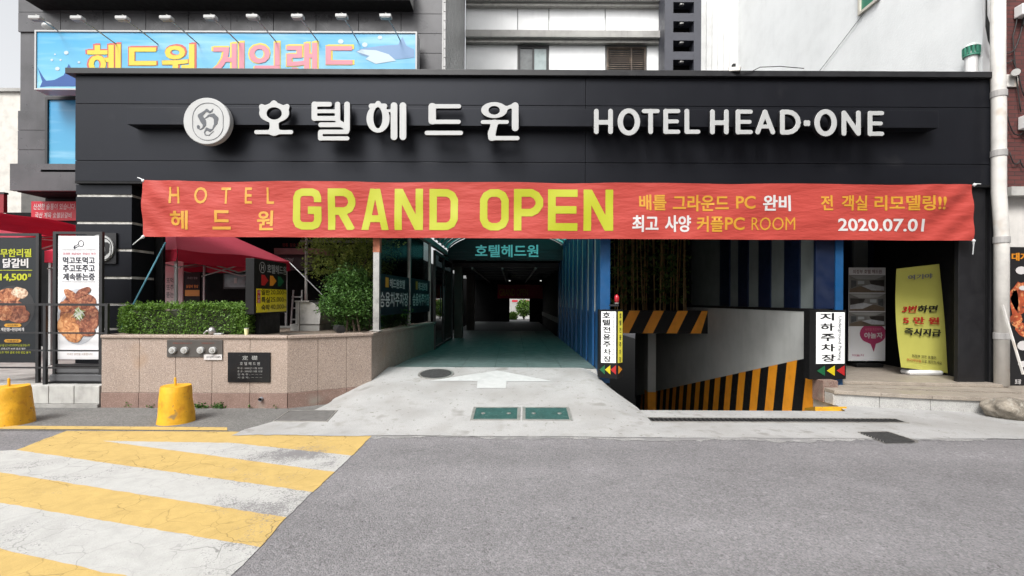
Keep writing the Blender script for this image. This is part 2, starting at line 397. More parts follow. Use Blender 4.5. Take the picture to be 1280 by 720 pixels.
def asphalt_mat(name, col, grain=1.0, tracks=True):
    """road surface: pale and dark aggregate grains, tyre-polished bands, oil spots, faint hairline cracks"""
    m = bpy.data.materials.new(name); m.use_nodes = True; N = m.node_tree.nodes; L = m.node_tree.links
    b = N['Principled BSDF']; b.inputs['Roughness'].default_value = 0.88; b.inputs['Specular IOR Level'].default_value = 0.25
    g = N.new('ShaderNodeNewGeometry'); pos = g.outputs['Position']
    def mp(sc):
        x = N.new('ShaderNodeMapping'); x.inputs['Scale'].default_value = sc; L.new(pos, x.inputs[0]); return x.outputs[0]
    def noi(s, d, v=None, dist=0):
        n = N.new('ShaderNodeTexNoise'); n.inputs['Scale'].default_value = s; n.inputs['Detail'].default_value = d; n.inputs['Distortion'].default_value = dist; L.new(v or pos, n.inputs[0]); return n.outputs[0]
    def vor(s, feat='F1', v=None):
        n = N.new('ShaderNodeTexVoronoi'); n.feature = feat; n.inputs['Scale'].default_value = s; L.new(v or pos, n.inputs['Vector']); return n
    def mr(s, a, c, lo=0., hi=1.):
        x = N.new('ShaderNodeMapRange'); L.new(s, x.inputs[0]); x.inputs[1].default_value = a; x.inputs[2].default_value = c; x.inputs[3].default_value = lo; x.inputs[4].default_value = hi; return x.outputs[0]
    def mth(op, a, c):
        x = N.new('ShaderNodeMath'); x.operation = op
        for k, q in ((0, a), (1, c)):
            if isinstance(q, float): x.inputs[k].default_value = q
            else: L.new(q, x.inputs[k])
        return x.outputs[0]
    v1 = vor(95); v2 = vor(48); sp = N.new('ShaderNodeSeparateColor'); L.new(v1.outputs['Color'], sp.inputs[0]); sp2 = N.new('ShaderNodeSeparateColor'); L.new(v2.outputs['Color'], sp2.inputs[0])
    f = mth('ADD', mr(sp.outputs[0], 0.0, 1.0, 1 - 0.42 * grain, 1 + 0.42 * grain), mr(sp2.outputs[1], 0.80, 1.0, 0.0, 0.45 * grain))
    f = mth('SUBTRACT', f, mr(sp2.outputs[0], 0.90, 1.0, 0.0, 0.4 * grain))
    f = mth('MULTIPLY', f, mr(noi(0.55, 3, mp((0.35, 1.6, 1))), 0.3, 0.7, 0.82, 1.15))
    f = mth('MULTIPLY', f, mr(noi(3.2, 5), 0.3, 0.72, 0.92, 1.07))
    spots = vor(1.7); ssel = N.new('ShaderNodeSeparateColor'); L.new(spots.outputs['Color'], ssel.inputs[0])
    sw = mth('ADD', spots.outputs['Distance'], mth('MULTIPLY', noi(22, 3), 0.06))
    f = mth('MULTIPLY', f, mth('SUBTRACT', 1.0, mth('MULTIPLY', mr(sw, 0.085, 0.06), mr(ssel.outputs[1], 0.45, 0.5, 0.0, 0.42))))
    f = mth('MULTIPLY', f, mr(noi(0.8, 4), 0.60, 0.78, 1.0, 0.84))
    ck = vor(0.45, 'DISTANCE_TO_EDGE', None)
    wv = N.new('ShaderNodeVectorMath'); wv.operation = 'ADD'; ns = N.new('ShaderNodeTexNoise'); ns.inputs['Scale'].default_value = 1.6; ns.inputs['Detail'].default_value = 6; L.new(pos, ns.inputs[0]); L.new(pos, wv.inputs[0]); L.new(ns.outputs[1], wv.inputs[1]); L.new(wv.outputs[0], ck.inputs['Vector'])
    f = mth('MULTIPLY', f, mth('SUBTRACT', 1.0, mth('MULTIPLY', mr(ck.outputs['Distance'], 0.004, 0.0015), mr(noi(0.6, 2), 0.5, 0.6, 0.0, 0.5))))
    mx = N.new('ShaderNodeMix'); mx.data_type = 'RGBA'; mx.blend_type = 'MULTIPLY'; mx.inputs[0].default_value = 1; mx.inputs[6].default_value = (*col, 1)
    cb = N.new('ShaderNodeCombineColor'); [L.new(f, cb.inputs[i]) for i in range(3)]; L.new(cb.outputs[0], mx.inputs[7]); L.new(mx.outputs[2], b.inputs['Base Color'])
    bp = N.new('ShaderNodeBump'); bp.inputs['Strength'].default_value = 0.7; bp.inputs['Distance'].default_value = 0.006; L.new(mth('SUBTRACT', 1.0, v1.outputs['Distance']), bp.inputs['Height']); L.new(bp.outputs[0], b.inputs['Normal'])
    return m
M_asph = asphalt_mat('road_asphalt', (0.170, 0.165, 0.170), 0.55)
M_side = asphalt_mat('pavement_asphalt', (0.135, 0.132, 0.126), 0.6)
def ink(name, r, g, b, rough=0.5): return mat('print_' + name, tuple(0.62 * c for c in lin(r, g, b)), rough, var=0.0)
I_white = ink('white', 232, 228, 226); I_black = ink('black', 22, 22, 24); I_lime = ink('lime', 196, 200, 30)
I_gold = ink('gold', 226, 164, 48); I_red = ink('red', 196, 32, 34); I_pink = ink('pink', 224, 138, 150)
I_yell = ink('yellow', 228, 206, 20); I_orng = ink('orange', 236, 150, 30); I_grn = ink('green', 14, 104, 62); I_grey = ink('grey', 120, 120, 122)
I_mag = ink('magenta', 190, 66, 112); I_slate = ink('slate', 46, 50, 62)

def paint_mat(name, col, wear, crack):
    m = bpy.data.materials.new(name); m.use_nodes = True; N = m.node_tree.nodes; L = m.node_tree.links
    b = N['Principled BSDF']; b.inputs['Roughness'].default_value = 0.75; b.inputs['Specular IOR Level'].default_value = 0.3
    g = N.new('ShaderNodeNewGeometry')
    def noi(s, d, dist=0):
        n = N.new('ShaderNodeTexNoise'); n.inputs['Scale'].default_value = s; n.inputs['Detail'].default_value = d; n.inputs['Distortion'].default_value = dist
        n.inputs['Roughness'].default_value = 0.65; L.new(g.outputs['Position'], n.inputs[0]); return n
    def mr(s, a, c, lo=0., hi=1.):
        x = N.new('ShaderNodeMapRange'); L.new(s, x.inputs[0]); x.inputs[1].default_value = a; x.inputs[2].default_value = c; x.inputs[3].default_value = lo; x.inputs[4].default_value = hi; return x.outputs[0]
    def mixc(f, a, c):
        x = N.new('ShaderNodeMix'); x.data_type = 'RGBA'; L.new(f, x.inputs[0])
        for k, q in ((6, a), (7, c)):
            if isinstance(q, tuple): x.inputs[k].default_value = (*q, 1)
            else: L.new(q, x.inputs[k])
        return x.outputs[2]
    def mth(op, a, c):
        x = N.new('ShaderNodeMath'); x.operation = op
        for k, q in ((0, a), (1, c)):
            if isinstance(q, float): x.inputs[k].default_value = q
            else: L.new(q, x.inputs[k])
        return x.outputs[0]
    broad = noi(0.75, 2).outputs[0]; fine = noi(85, 3).outputs[0]; mid = noi(9, 4).outputs[0]
    base = mixc(mr(mid, 0.35, 0.7), tuple(c * 0.88 for c in col), col)
    base = mixc(mr(fine, 0.60, 0.75, 0, 0.5), base, tuple(c * 0.62 for c in col))
    wearf = mth('MULTIPLY', mr(mth('ADD', mth('ADD', broad, mth('MULTIPLY', fine, 0.55)), mth('MULTIPLY', mid, 0.35)), 1.10 - wear, 1.20 - wear), 0.92)
    warp = N.new('ShaderNodeVectorMath'); warp.operation = 'ADD'; sc = N.new('ShaderNodeVectorMath'); sc.operation = 'SCALE'; sc.inputs['Scale'].default_value = 0.22
    nz = noi(2.6, 3); L.new(nz.outputs[1], sc.inputs[0]); L.new(g.outputs['Position'], warp.inputs[0]); L.new(sc.outputs[0], warp.inputs[1])
    vo = N.new('ShaderNodeTexVoronoi'); vo.feature = 'DISTANCE_TO_EDGE'; vo.inputs['Scale'].default_value = 4.2; L.new(warp.outputs[0], vo.inputs['Vector'])
    vo2 = N.new('ShaderNodeTexVoronoi'); vo2.feature = 'DISTANCE_TO_EDGE'; vo2.inputs['Scale'].default_value = 14; L.new(warp.outputs[0], vo2.inputs['Vector'])
    cf = mth('MAXIMUM', mr(vo.outputs['Distance'], 0.017, 0.005), mth('MULTIPLY', mr(vo2.outputs['Distance'], 0.02, 0.006), 0.35))
    cf = mth('MULTIPLY', cf, mr(noi(1.1, 2).outputs[0], 0.42, 0.60, 0.06, crack))
    base = mixc(mr(noi(3.5, 5, 0.6).outputs[0], 0.50, 0.72, 0, 0.45), base, tuple(c * 0.62 for c in col))
    base = mixc(cf, base, tuple(c * 0.22 for c in col))
    base = mixc(wearf, base, tuple(c * 0.9 for c in ASPH))
    L.new(base, b.inputs['Base Color'])
    bp = N.new('ShaderNodeBump'); bp.inputs['Strength'].default_value = 0.3; bp.inputs['Distance'].default_value = 0.008; L.new(fine, bp.inputs['Height']); L.new(bp.outputs[0], b.inputs['Normal'])
    return m
M_pyel = paint_mat('road_yellow', (0.46, 0.325, 0.115), 0.005, 0.75)
M_pwht = paint_mat('road_white', (0.40, 0.40, 0.385), 0.09, 0.6)
M_pwht2 = paint_mat('arrow_white', (0.44, 0.45, 0.445), -0.2, 0.0)

def brick_mat():
    m = bpy.data.materials.new('red_brick'); m.use_nodes = True; N = m.node_tree.nodes; L = m.node_tree.links; b = N['Principled BSDF']; b.inputs['Roughness'].default_value = 0.85
    tc = N.new('ShaderNodeNewGeometry'); mp = N.new('ShaderNodeMapping'); mp.inputs['Rotation'].default_value = (R(90), 0, 0); L.new(tc.outputs['Position'], mp.inputs[0])
    t = N.new('ShaderNodeTexBrick'); t.inputs['Color1'].default_value = (0.11, 0.028, 0.024, 1); t.inputs['Color2'].default_value = (0.075, 0.022, 0.02, 1)
    t.inputs['Mortar'].default_value = (0.035, 0.022, 0.02, 1); t.inputs['Scale'].default_value = 5; t.inputs['Mortar Size'].default_value = 0.025; t.inputs['Brick Width'].default_value = 1.0; t.inputs['Row Height'].default_value = 0.33
    L.new(mp.outputs[0], t.inputs[0]); L.new(t.outputs[0], b.inputs['Base Color'])
    bp = N.new('ShaderNodeBump'); bp.inputs['Strength'].default_value = 0.6; bp.inputs['Distance'].default_value = 0.01; L.new(t.outputs['Fac'], bp.inputs['Height']); bp.invert = True; L.new(bp.outputs[0], b.inputs['Normal'])
    return m
M_brick = brick_mat()
def glass_mat(name, tint, mixv, rough=0.03):
    """thin pane: mostly see-through with a clear reflection"""
    m = bpy.data.materials.new(name); m.use_nodes = True; N = m.node_tree.nodes; L = m.node_tree.links; N.remove(N['Principled BSDF'])
    t = N.new('ShaderNodeBsdfTransparent'); t.inputs[0].default_value = (*tint, 1); g = N.new('ShaderNodeBsdfGlossy'); g.inputs['Roughness'].default_value = rough
    f = N.new('ShaderNodeFresnel'); f.inputs[0].default_value = 1.5; mm = N.new('ShaderNodeMath'); mm.operation = 'ADD'; mm.inputs[1].default_value = mixv; L.new(f.outputs[0], mm.inputs[0])
    ms = N.new('ShaderNodeMixShader'); L.new(mm.outputs[0], ms.inputs[0]); L.new(t.outputs[0], ms.inputs[1]); L.new(g.outputs[0], ms.inputs[2]); L.new(ms.outputs[0], N['Material Output'].inputs[0])
    return m
M_glass = glass_mat('tinted_glass', (0.22, 0.27, 0.27), 0.0, 0.14)
M_glassd = glass_mat('dark_glass', (0.05, 0.07, 0.075), 0.03)
def poly_mat():
    m = bpy.data.materials.new('teal_polycarbonate'); m.use_nodes = True; N = m.node_tree.nodes; L = m.node_tree.links; b = N['Principled BSDF']
    b.inputs['Base Color'].default_value = (0.04, 0.20, 0.19, 1); b.inputs['Roughness'].default_value = 0.3
    t = N.new('ShaderNodeBsdfTranslucent'); t.inputs[0].default_value = (0.05, 0.42, 0.38, 1); ms = N.new('ShaderNodeMixShader'); ms.inputs[0].default_value = 0.8
    L.new(b.outputs[0], ms.inputs[1]); L.new(t.outputs[0], ms.inputs[2]); L.new(ms.outputs[0], N['Material Output'].inputs[0]); return m
M_poly = poly_mat()
def cloth_mat(name, col, tr):
    m = bpy.data.materials.new(name); m.use_nodes = True; N = m.node_tree.nodes; L = m.node_tree.links; b = N['Principled BSDF']; b.inputs['Roughness'].default_value = 0.6; b.inputs['Specular IOR Level'].default_value = 0.3
    b.inputs['Base Color'].default_value = (*col, 1)
    g = N.new('ShaderNodeNewGeometry'); mp = N.new('ShaderNodeMapping'); mp.inputs['Rotation'].default_value = (0, R(35), 0); mp.inputs['Scale'].default_value = (2.5, 1, 9)
    n = N.new('ShaderNodeTexNoise'); n.inputs['Scale'].default_value = 1.0; n.inputs['Detail'].default_value = 3; L.new(g.outputs['Position'], mp.inputs[0]); L.new(mp.outputs[0], n.inputs[0])
    bp = N.new('ShaderNodeBump'); bp.inputs['Strength'].default_value = 0.45; bp.inputs['Distance'].default_value = 0.05; L.new(n.outputs[0], bp.inputs['Height']); L.new(bp.outputs[0], b.inputs['Normal'])
    t = N.new('ShaderNodeBsdfTranslucent'); t.inputs[0].default_value = (*col, 1); ms = N.new('ShaderNodeMixShader'); ms.inputs[0].default_value = tr
    L.new(b.outputs[0], ms.inputs[1]); L.new(t.outputs[0], ms.inputs[2]); L.new(ms.outputs[0], N['Material Output'].inputs[0]); return m
M_banner = cloth_mat('banner_cloth', (0.365, 0.045, 0.034), 0.05)
M_tent = cloth_mat('tent_sheen_cloth', (0.66, 0.10, 0.145), 0.40)  # roof cloth coloured pinker to carry the sheen of the sky
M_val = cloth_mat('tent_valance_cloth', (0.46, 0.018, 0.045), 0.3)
M_lv1 = leaf_mat('boxwood_leaf', (0.035, 0.085, 0.012), (0.13, 0.24, 0.035))
M_lv2 = leaf_mat('shrub_leaf', (0.02, 0.062, 0.012), (0.075, 0.165, 0.03))
M_lv3 = leaf_mat('maple_leaf', (0.09, 0.14, 0.025), (0.28, 0.34, 0.07))
M_lv4 = leaf_mat('bamboo_leaf', (0.04, 0.08, 0.02), (0.11, 0.18, 0.04))

# ------------------------------------------------------------ the ground
PX0, PX1, PY0 = 1.45, 5.0, 6.80      # underground ramp pit
m = MB()
for (x0, x1, y0, y1) in ((-90, 90, -60, PY0), (-90, PX0, PY0, 120), (PX1, 90, PY0, 120), (PX0, PX1, 30, 120)):
    m.quad((x0, y0, 0), (x1, y0, 0), (x1, y1, 0), (x0, y1, 0))
road = struct(m.build('road', M_asph, keep=True))
# raised pavement strip in front of the planter (kept almost flush)
m = MB(); pts = [(-14, 5.62), (-3.0, 5.62), (-2.75, 6.0), (-2.55, 7.2), (-14, 7.2)]
m.quad(*[(x, y, 0.006) for x, y in pts]); struct(m.build('pavement', M_side, keep=True))

def sst(a, b, x):
    t = min(1, max(0, (x - a) / (b - a))); return t * t * (3 - 2 * t)
def apron_z(x, y):
    t = min(1, max(0, (y - 5.5) / 2.7)); t = t + 0.10 * math.sin(math.pi * t) * (t - 0.5)
    return 0.39 * t * sst(-2.95, -2.05, x) * (1 - sst(1.15, 2.05, x))
def xR(y): return 1.76 - 0.31 * sst(6.7, 7.9, y) if y < 7.9 else 1.45
def apron_front(x): return 5.46 + 0.05 * noise.noise((x * 1.3, 3.3, 0)) + 0.03 * noise.noise((x * 6, 1, 0)) + 0.015 * noise.noise((x * 21, 4, 0))
m = MB(); nx, ny = 130, 34
for j in range(ny + 1):
    for i in range(nx + 1):
        s, t = i / nx, j / ny
        x = -3.15 + s * (1.76 + 3.15); y = apron_front(x) + t * (8.24 - 5.44)
        y = min(y, 8.24) if j < ny else 8.24
        xl = -3.15 + 0.55 * sst(5.6, 6.9, y) + 0.05 * noise.noise((y * 4, 0, 7))
        x = xl + s * (xR(y) - xl)
        m.v.append((x, y, apron_z(x, y) + 0.010))
for j in range(ny):
    for i in range(nx):
        a = j * (nx + 1) + i; m.f.append((a, a + 1, a + nx + 2, a + nx + 1))
apron = struct(m.build('driveway_apron', M_conc, smooth=True, keep=True))
# drain-side concrete strip in front of the ramp and the entrance steps
m = MB(); n = 60
for i in range(n + 1):
    x = 1.70 + i / n * 12; m.v.append((x, apron_front(x) - 0.02 + 0.0, 0.008)); m.v.append((x, PY0 if x < 4.83 else 7.4, 0.008))
for i in range(n): m.f.append((2 * i, 2 * i + 2, 2 * i + 3, 2 * i + 1))
struct(m.build('concrete_strip', M_conc, keep=True))
# thin feathered mortar patch where the concrete meets the asphalt
m = MB(); n = 420
for i in range(n + 1):
    x = -2.4 + i / n * 10.5; yy = apron_front(x); m.v.append((x, min(yy + 0.02, yy - 0.09 - 0.20 * noise.noise((x * 0.8, 9, 0)) - 0.07 * noise.noise((x * 6, 2, 0)) - 0.04 * noise.noise((x * 19, 5, 0))), 0.004)); m.v.append((x, yy + 0.2, 0.004))
for i in range(n): m.f.append((2 * i, 2 * i + 2, 2 * i + 3, 2 * i + 1))
struct(m.build('mortar_strip', mat('worn_mortar', (0.265, 0.262, 0.255), 0.9, var=0.2, scale=3, bump=0.4, bscale=80, speck=[(60, 0.5, 0.62, (0.165, 0.163, 0.165)), (4, 0.5, 0.62, (0.18, 0.177, 0.178))]), keep=True))

# ramp down to the underground car park
def ramp_z(y): return -0.25 * (y - PY0) if y < 18 else -2.8
m = MB(); ys = [PY0, 7.0, 9, 12, 15, 18, 30]
for y in ys: m.v += [(PX0 - 0.1, y, ramp_z(y)), (PX1 + 0.05, y, ramp_z(y))]
for i in range(len(ys) - 1): m.f.append((2 * i, 2 * i + 1, 2 * i + 3, 2 * i + 2))
ramp = struct(m.build('car_park_ramp', M_conc2, keep=True))
# retaining wall under the apron edge
m = MB(); ys = [6.7 + 0.1 * i for i in range(16)] + [8.24, 14, 30]
for y in ys:
    x = xR(y); zt = apron_z(x, y) + 0.004 if y < 8.2 else 0.38
    m.v += [(x - 0.01, y, zt), (x - 0.01, y, -3.2), (x - 0.18, y, -3.2), (x - 0.18, y, zt)]
for i in range(len(ys) - 1):
    a = 4 * i; m.f += [(a, a + 4, a + 5, a + 1), (a + 1, a + 5, a + 6, a + 2), (a + 2, a + 6, a + 7, a + 3), (a + 3, a + 7, a + 4, a)]
m.box(4.83, PY0 + 0.002, -3.2, 5.05, 7.74, 0.004)
struct(m.build('ramp_retaining_wall', M_conc2, keep=True))

# road paint: the striped hump marking on the left
def ground_poly(name, px, z, mt, parent):
    q = [G(u, v, z) for u, v in px]; out = []
    for i, a in enumerate(q):          # slightly ragged painted edges
        b = q[(i + 1) % len(q)]; n = max(1, int((b - a).length / 0.05))
        for k in range(n):
            p = a.lerp(b, k / n); out.append((p.x + 0.012 * noise.noise((p.x * 9, p.y * 9, 2)) + 0.008 * noise.noise((p.x * 31, p.y * 31, 3)), p.y + 0.010 * noise.noise((p.x * 9, p.y * 9, 5)) + 0.008 * noise.noise((p.x * 31, p.y * 31, 8)), z))
    m = MB(); m.quad(*out); return m.build(name, mt, parent)
ORG[road.name] = Vector((0, 0, 0))
E_ = [(467, 542), (440, 569.5), (418, 590), (391, 615), (358, 646.5), (325, 684), (283, 726)]
ground_poly('painted_stripe', [(95, 534.5), (467, 542), (440, 569.5), (290, 553.5), (128, 551), (150, 554), (330, 578), (418, 590), (391, 615), (20, 562.5), (60, 547)], 0.005, M_pyel, road)
ground_poly('painted_stripe', [(128, 551), (290, 553.5), (440, 569.5), (418, 590), (330, 578), (150, 554)], 0.005, M_pwht, road)
ground_poly('painted_stripe', [(20, 562.5), (391, 615), (358, 646.5), (-40, 584), (-140, 571), (-60, 566)], 0.005, M_pwht, road)
ground_poly('painted_stripe', [(-40, 584), (358, 646.5), (325, 684), (-60, 618), (-300, 580), (-190, 576)], 0.005, M_pyel, road)
ground_poly('painted_stripe', [(-60, 618), (325, 684), (270, 740), (215, 733), (-100, 664), (-420, 604), (-380, 590)], 0.005, M_pwht, road)
ground_poly('painted_stripe', [(-100, 664), (215, 733), (205, 760), (-240, 755), (-640, 650)], 0.005, M_pyel, road)
# yellow no-parking line by the pavement
m = MB(); a, b = G(-60, 531.5, 0.012), G(284, 534, 0.012); c, d = G(284, 538, 0.012), G(-60, 535.5, 0.012); m.quad(d, c, b, a)
m.build('painted_line', M_pyel, road)

def on_apron(name, px, lift, mt, parent, res=10):
    """a painted patch that follows the sloping apron"""
    q = []
    for u, v in px:
        lo, hi = 4.0, 9.5       # march along the view ray to the slope
        for _ in range(40):
            mid = (lo + hi) / 2; p = P(u, v, mid)
            if p.z > apron_z(p.x, p.y) + 0.010: lo = mid
            else: hi = mid
        q.append(P(u, v, lo))
    bm = bmesh.new(); vs = [bm.verts.new((p.x, p.y, 0)) for p in q]; bm.faces.new(vs); 
    xs = [p.x for p in q]; ys = [p.y for p in q]
    for ax, lo, hi in ((0, min(xs), max(xs)), (1, min(ys), max(ys))):
        for k in range(1, res):
            pp = [0, 0, 0]; pp[ax] = lo + (hi - lo) * k / res; nn = [0, 0, 0]; nn[ax] = 1
            bmesh.ops.bisect_plane(bm, geom=bm.verts[:] + bm.edges[:] + bm.faces[:], plane_co=pp, plane_no=nn)
    for v in bm.verts: v.co.z = apron_z(v.co.x, v.co.y) + 0.010 + lift
    bmesh.ops.recalc_face_normals(bm, faces=bm.faces); me = bpy.data.meshes.new(name); bm.to_mesh(me); bm.free()
    return link(name, me, parent, mt), q
ORG[apron.name] = Vector((0, 0, 0))
on_apron('painted_arrow', [(596, 485.5), (632, 485.5), (633, 477), (691, 477), (622, 463.5), (535, 476.5), (597, 476.5)], 0.005, M_pwht2, apron)

def cover(name, label, cat, u0, v0, u1, v1, mt, group=None, frame=0.03, on='apron', knobs=True, skew=None):
    px = skew or [(u0, v1), (u1, v1), (u1, v0), (u0, v0)]
    q = []
    for u, v in px:
        if on == 'apron':
            lo, hi = 4.0, 9.5
            for _ in range(40):
                mid = (lo + hi) / 2; p = P(u, v, mid)
                if p.z > apron_z(p.x, p.y) + 0.010: lo = mid
                else: hi = mid
            q.append(P(u, v, lo))
        else: q.append(G(u, v, 0.010))
    c = sum(q, Vector()) / 4; t = thing(name, label, cat, c, group)
    up = (q[1] - q[0]).cross(q[3] - q[0]).normalized()
    m = MB(); inn = [p + (c - p).normalized() * frame * 1.4 for p in q]
    for i in range(4):
        j = (i + 1) % 4; m.prism([q[i] - up * 0.02, q[j] - up * 0.02, inn[j] - up * 0.02, inn[i] - up * 0.02], up * 0.030)
    m.build('frame', M_galv, t)
    m = MB(); inn2 = [p + (c - p).normalized() * (frame * 1.4 + 0.006) for p in q]; m.prism([p - up * 0.02 for p in inn2], up * 0.0275); m.build('cover_plate', mt, t)
    if knobs:
        for s in (0.2, 0.8):
            p = inn[0].lerp(inn[1], s).lerp(inn[3].lerp(inn[2], s), 0.5)
            m = MB(); m.lathe([(0.028, -0.01), (0.028, 0.011), (0.018, 0.013)], p, n=14); m.build('lifting_eye', M_galv, t)
    return t
cover('access_cover', 'left green steel access cover in the pale driveway apron', 'manhole cover', 590, 509.5, 650, 525.5, M_green, 'green covers in the driveway', skew=[(587.5, 525.5), (650, 525.5), (650.5, 509.5), (592, 509.5)])
cover('access_cover', 'right green steel access cover in the pale driveway apron', 'manhole cover', 653, 509.5, 716, 525.5, M_green, 'green covers in the driveway', skew=[(653, 525.5), (716, 526), (711, 509.5), (653, 509.5)])
cover('drain_cover', 'grey square drain cover at the left edge of the driveway apron', 'drain cover', 0, 0, 0, 0, M_grate, frame=0.012, skew=[(341, 527), (409, 527.5), (422, 513.5), (362, 513.5)], knobs=False)
t = cover('storm_drain', 'dark ribbed square drain grate at the road edge below the steps', 'drain', 0, 0, 0, 0, M_iron, on='flat', frame=0.012, skew=[(1106, 553.5), (1148, 552.5), (1110, 540), (1072, 540.5)], knobs=False)
c = ORG[t.name]
for k in range(9):
    s = (k + 0.7) / 9.4; a = G(1072, 540.5, 0.02).lerp(G(1106, 553.5, 0.02), s); b = G(1110, 540, 0.02).lerp(G(1148, 552.5, 0.02), s)
    MB().bar(a.lerp(b, 0.06), a.lerp(b, 0.94), 0.018, 0.012).build('grate_bar', M_iron, t)
# round manhole
c = None
lo, hi = 4.0, 9.5
for _ in range(40):
    mid = (lo + hi) / 2; p = P(545, 467.5, mid)
    if p.z > apron_z(p.x, p.y) + 0.010: lo = mid
    else: hi = mid
c = P(545, 467.5, lo)
t = thing('manhole', 'round black cast iron manhole beside the white arrow', 'manhole cover', c)
slope = math.atan((apron_z(c.x, c.y + 0.1) - apron_z(c.x, c.y - 0.1)) / 0.2)
for nm, prof, mt in (('rim', [(0.29, -0.02), (0.29, 0.008), (0.255, 0.008)], M_galv), ('lid', [(0.25, -0.02), (0.25, 0.0115), (0.24, 0.013)], M_iron)):
    me = MB().lathe(prof, (0, 0, 0), n=36).mesh(); me.transform(Matrix.Translation(c) @ Matrix.Rotation(slope, 4, 'X')); link(nm, me, t, mt)
for k in range(-3, 4):
    h = math.sqrt(0.23 ** 2 - (k * 0.06) ** 2); me = MB().box(-h, k * 0.06 - 0.012, 0.012, h, k * 0.06 + 0.012, 0.019).mesh()
    me.transform(Matrix.Translation(c) @ Matrix.Rotation(slope, 4, 'X')); link('tread_rib', me, t, M_iron)
# long channel drain in front of the ramp
a, b = G(792, 524.5, 0.012), G(1139, 529.5, 0.012)
t = thing('channel_drain', 'long narrow steel channel drain across the foot of the ramp', 'drain', (a + b) / 2)
MB().box(a.x, a.y - 0.115, -0.02, b.x, a.y - 0.09, 0.018).build('edge_rail', M_galv, t); MB().box(a.x, a.y + 0.09, -0.02, b.x, a.y + 0.115, 0.018).build('edge_rail', M_galv, t)
MB().box(a.x, a.y - 0.09, -0.02, b.x, a.y + 0.09, 0.0115).build('channel', M_blk, t)
nb = 58; gb = None
for k in range(nb):
    x = a.x + 0.03 + (b.x - a.x - 0.06) * k / (nb - 1)
    if gb is None:
        gb = MB().box(x - 0.009, a.y - 0.089, 0.012, x + 0.009, a.y + 0.089, 0.017).build('grate_bar', M_iron, t); x0 = x
    else:
        q = gb.copy(); C.objects.link(q); q.parent = t; q.location.x = x - x0

# passage floor: real tiles near the street, plain slab further in
FZ = 0.395
slab = struct(MB().box(-2.1, 8.245, -0.1, 1.45, 27, FZ - 0.012).build('passage_floor', mat('tile_joint', (0.09, 0.10, 0.10), 0.8), keep=True))
base = MB().box(-0.284, -0.284, -0.01, 0.284, 0.284, 0).mesh('tile'); base.materials.append(M_tile)
for j in range(17):
    for i in range(6):
        o = bpy.data.objects.new('tile', base); C.objects.link(o); o.parent = slab
        o.location = (-1.73 + i * 0.575, 8.54 + j * 0.575, FZ + 0.0015 * ((i * 7 + j * 3) % 3 - 1))
# ------------------------------------------------------------ canopy fascia with the hotel sign
FY = 7.65
def fz(v): return EYE - (v - HZ) / F * FY     # height on the fascia plane (photo row at picture centre)
XL, XR_ = -6.93, 7.62
zt, z1, z2, zb = 5.076, fz(132), fz(203), fz(229)
xs_ = (731 - 640) / F * FY
fas = thing('canopy_fascia', 'wide charcoal metal canopy fascia carrying the hotel name across the whole front', 'canopy', (0.3, FY, zb))
for (za, zc) in ((zb, z2), (z2, z1), (z1, zt)):
    for (xa, xb) in ((XL, xs_), (xs_, XR_)):
        MB().box(xa + 0.003, FY, za + 0.004, xb - 0.003, FY + 0.05, zc - 0.004).build('panel', M_fasc, fas, bevel=0.004)
MB().box(XL + 0.01, FY + 0.052, zb + 0.02, XR_ - 0.01, FY + 0.45, zt - 0.01).build('canopy_box', M_fasc2, fas)
MB().box(XL - 0.10, FY - 0.07, zt + 0.0, XR_ + 0.03, FY + 0.50, zt + 0.092).build('coping', M_fasc2, fas, bevel=0.006)
MB().box(XL + 0.0, FY + 0.002, zb - 0.03, XR_, FY + 0.45, zb + 0.003).build('soffit_trim', M_blk, fas)
MB().box((158 - 640) / F * 7.45, 7.45, fz(168) + 0.06, (1172 - 640) / F * 7.45, FY - 0.002, fz(142) + 0.0).build('letter_rail', M_fasc, fas, bevel=0.004)
# roof behind the fascia, right of the passage (over ramp and entrance) and a strip on the left
roof = thing('canopy_roof', 'dark flat canopy roof behind the fascia over the ramp and entrance', 'roof', (4.8, 10, 3.5))
MB().box(1.75, FY + 0.46, 3.42, 7.6, 13.9, 3.55).build('roof_deck', M_dark, roof)
for y in (8.9, 10.3, 11.7): MB().box(1.8, y, 3.30, 7.5, y + 0.12, 3.418).build('roof_beam', M_blued, roof)

# --- Korean name, traced in photo pixels
LY = 7.36; LD = 0.07
def zoomer(ox, oy, k): return lambda x, y: (ox + x / k, oy + y / k, 1 / k)
def letter(me, parent):
    """channel letter: pale face, dark returns"""
    o = link('letter', me, parent, M_sign); me.materials.append(M_fasc2)
    for p in me.polygons: p.material_index = 0 if p.normal.y < -0.3 else 1
    return o
def caps(Z, lst):
    out = []
    for c in lst:
        if c[0] == 'e': x, y, k = Z(c[1], c[2]); out.append(sd_ell(x, y, c[3] * k, c[4] * k))
        else:
            x0, y0, k = Z(c[0], c[1]); x1, y1, k = Z(c[2], c[3]); out.append(sd_cap(x0, y0, x1, y1, c[4] * k, c[5] * k if len(c) > 5 else None))
    return out
def glyph(Z, adds, subs=(), k=1.2):
    fn = sd_union(caps(Z, adds), k, caps(Z, subs)); xs = []; ys = []
    for c in adds:
        if c[0] == 'e': xs += [c[1] - c[3], c[1] + c[3]]; ys += [c[2] - c[4], c[2] + c[4]]
        else: r = max(c[4:]); xs += [c[0] - r, c[2] - r, c[0] + r, c[2] + r]; ys += [c[1] - r, c[3] - r, c[1] + r, c[3] + r]
    x0, y0, q = Z(min(xs), min(ys)); x1, y1, q = Z(max(xs), max(ys))
    return fn, (x0 - 3, y0 - 3, x1 + 3, y1 + 3)
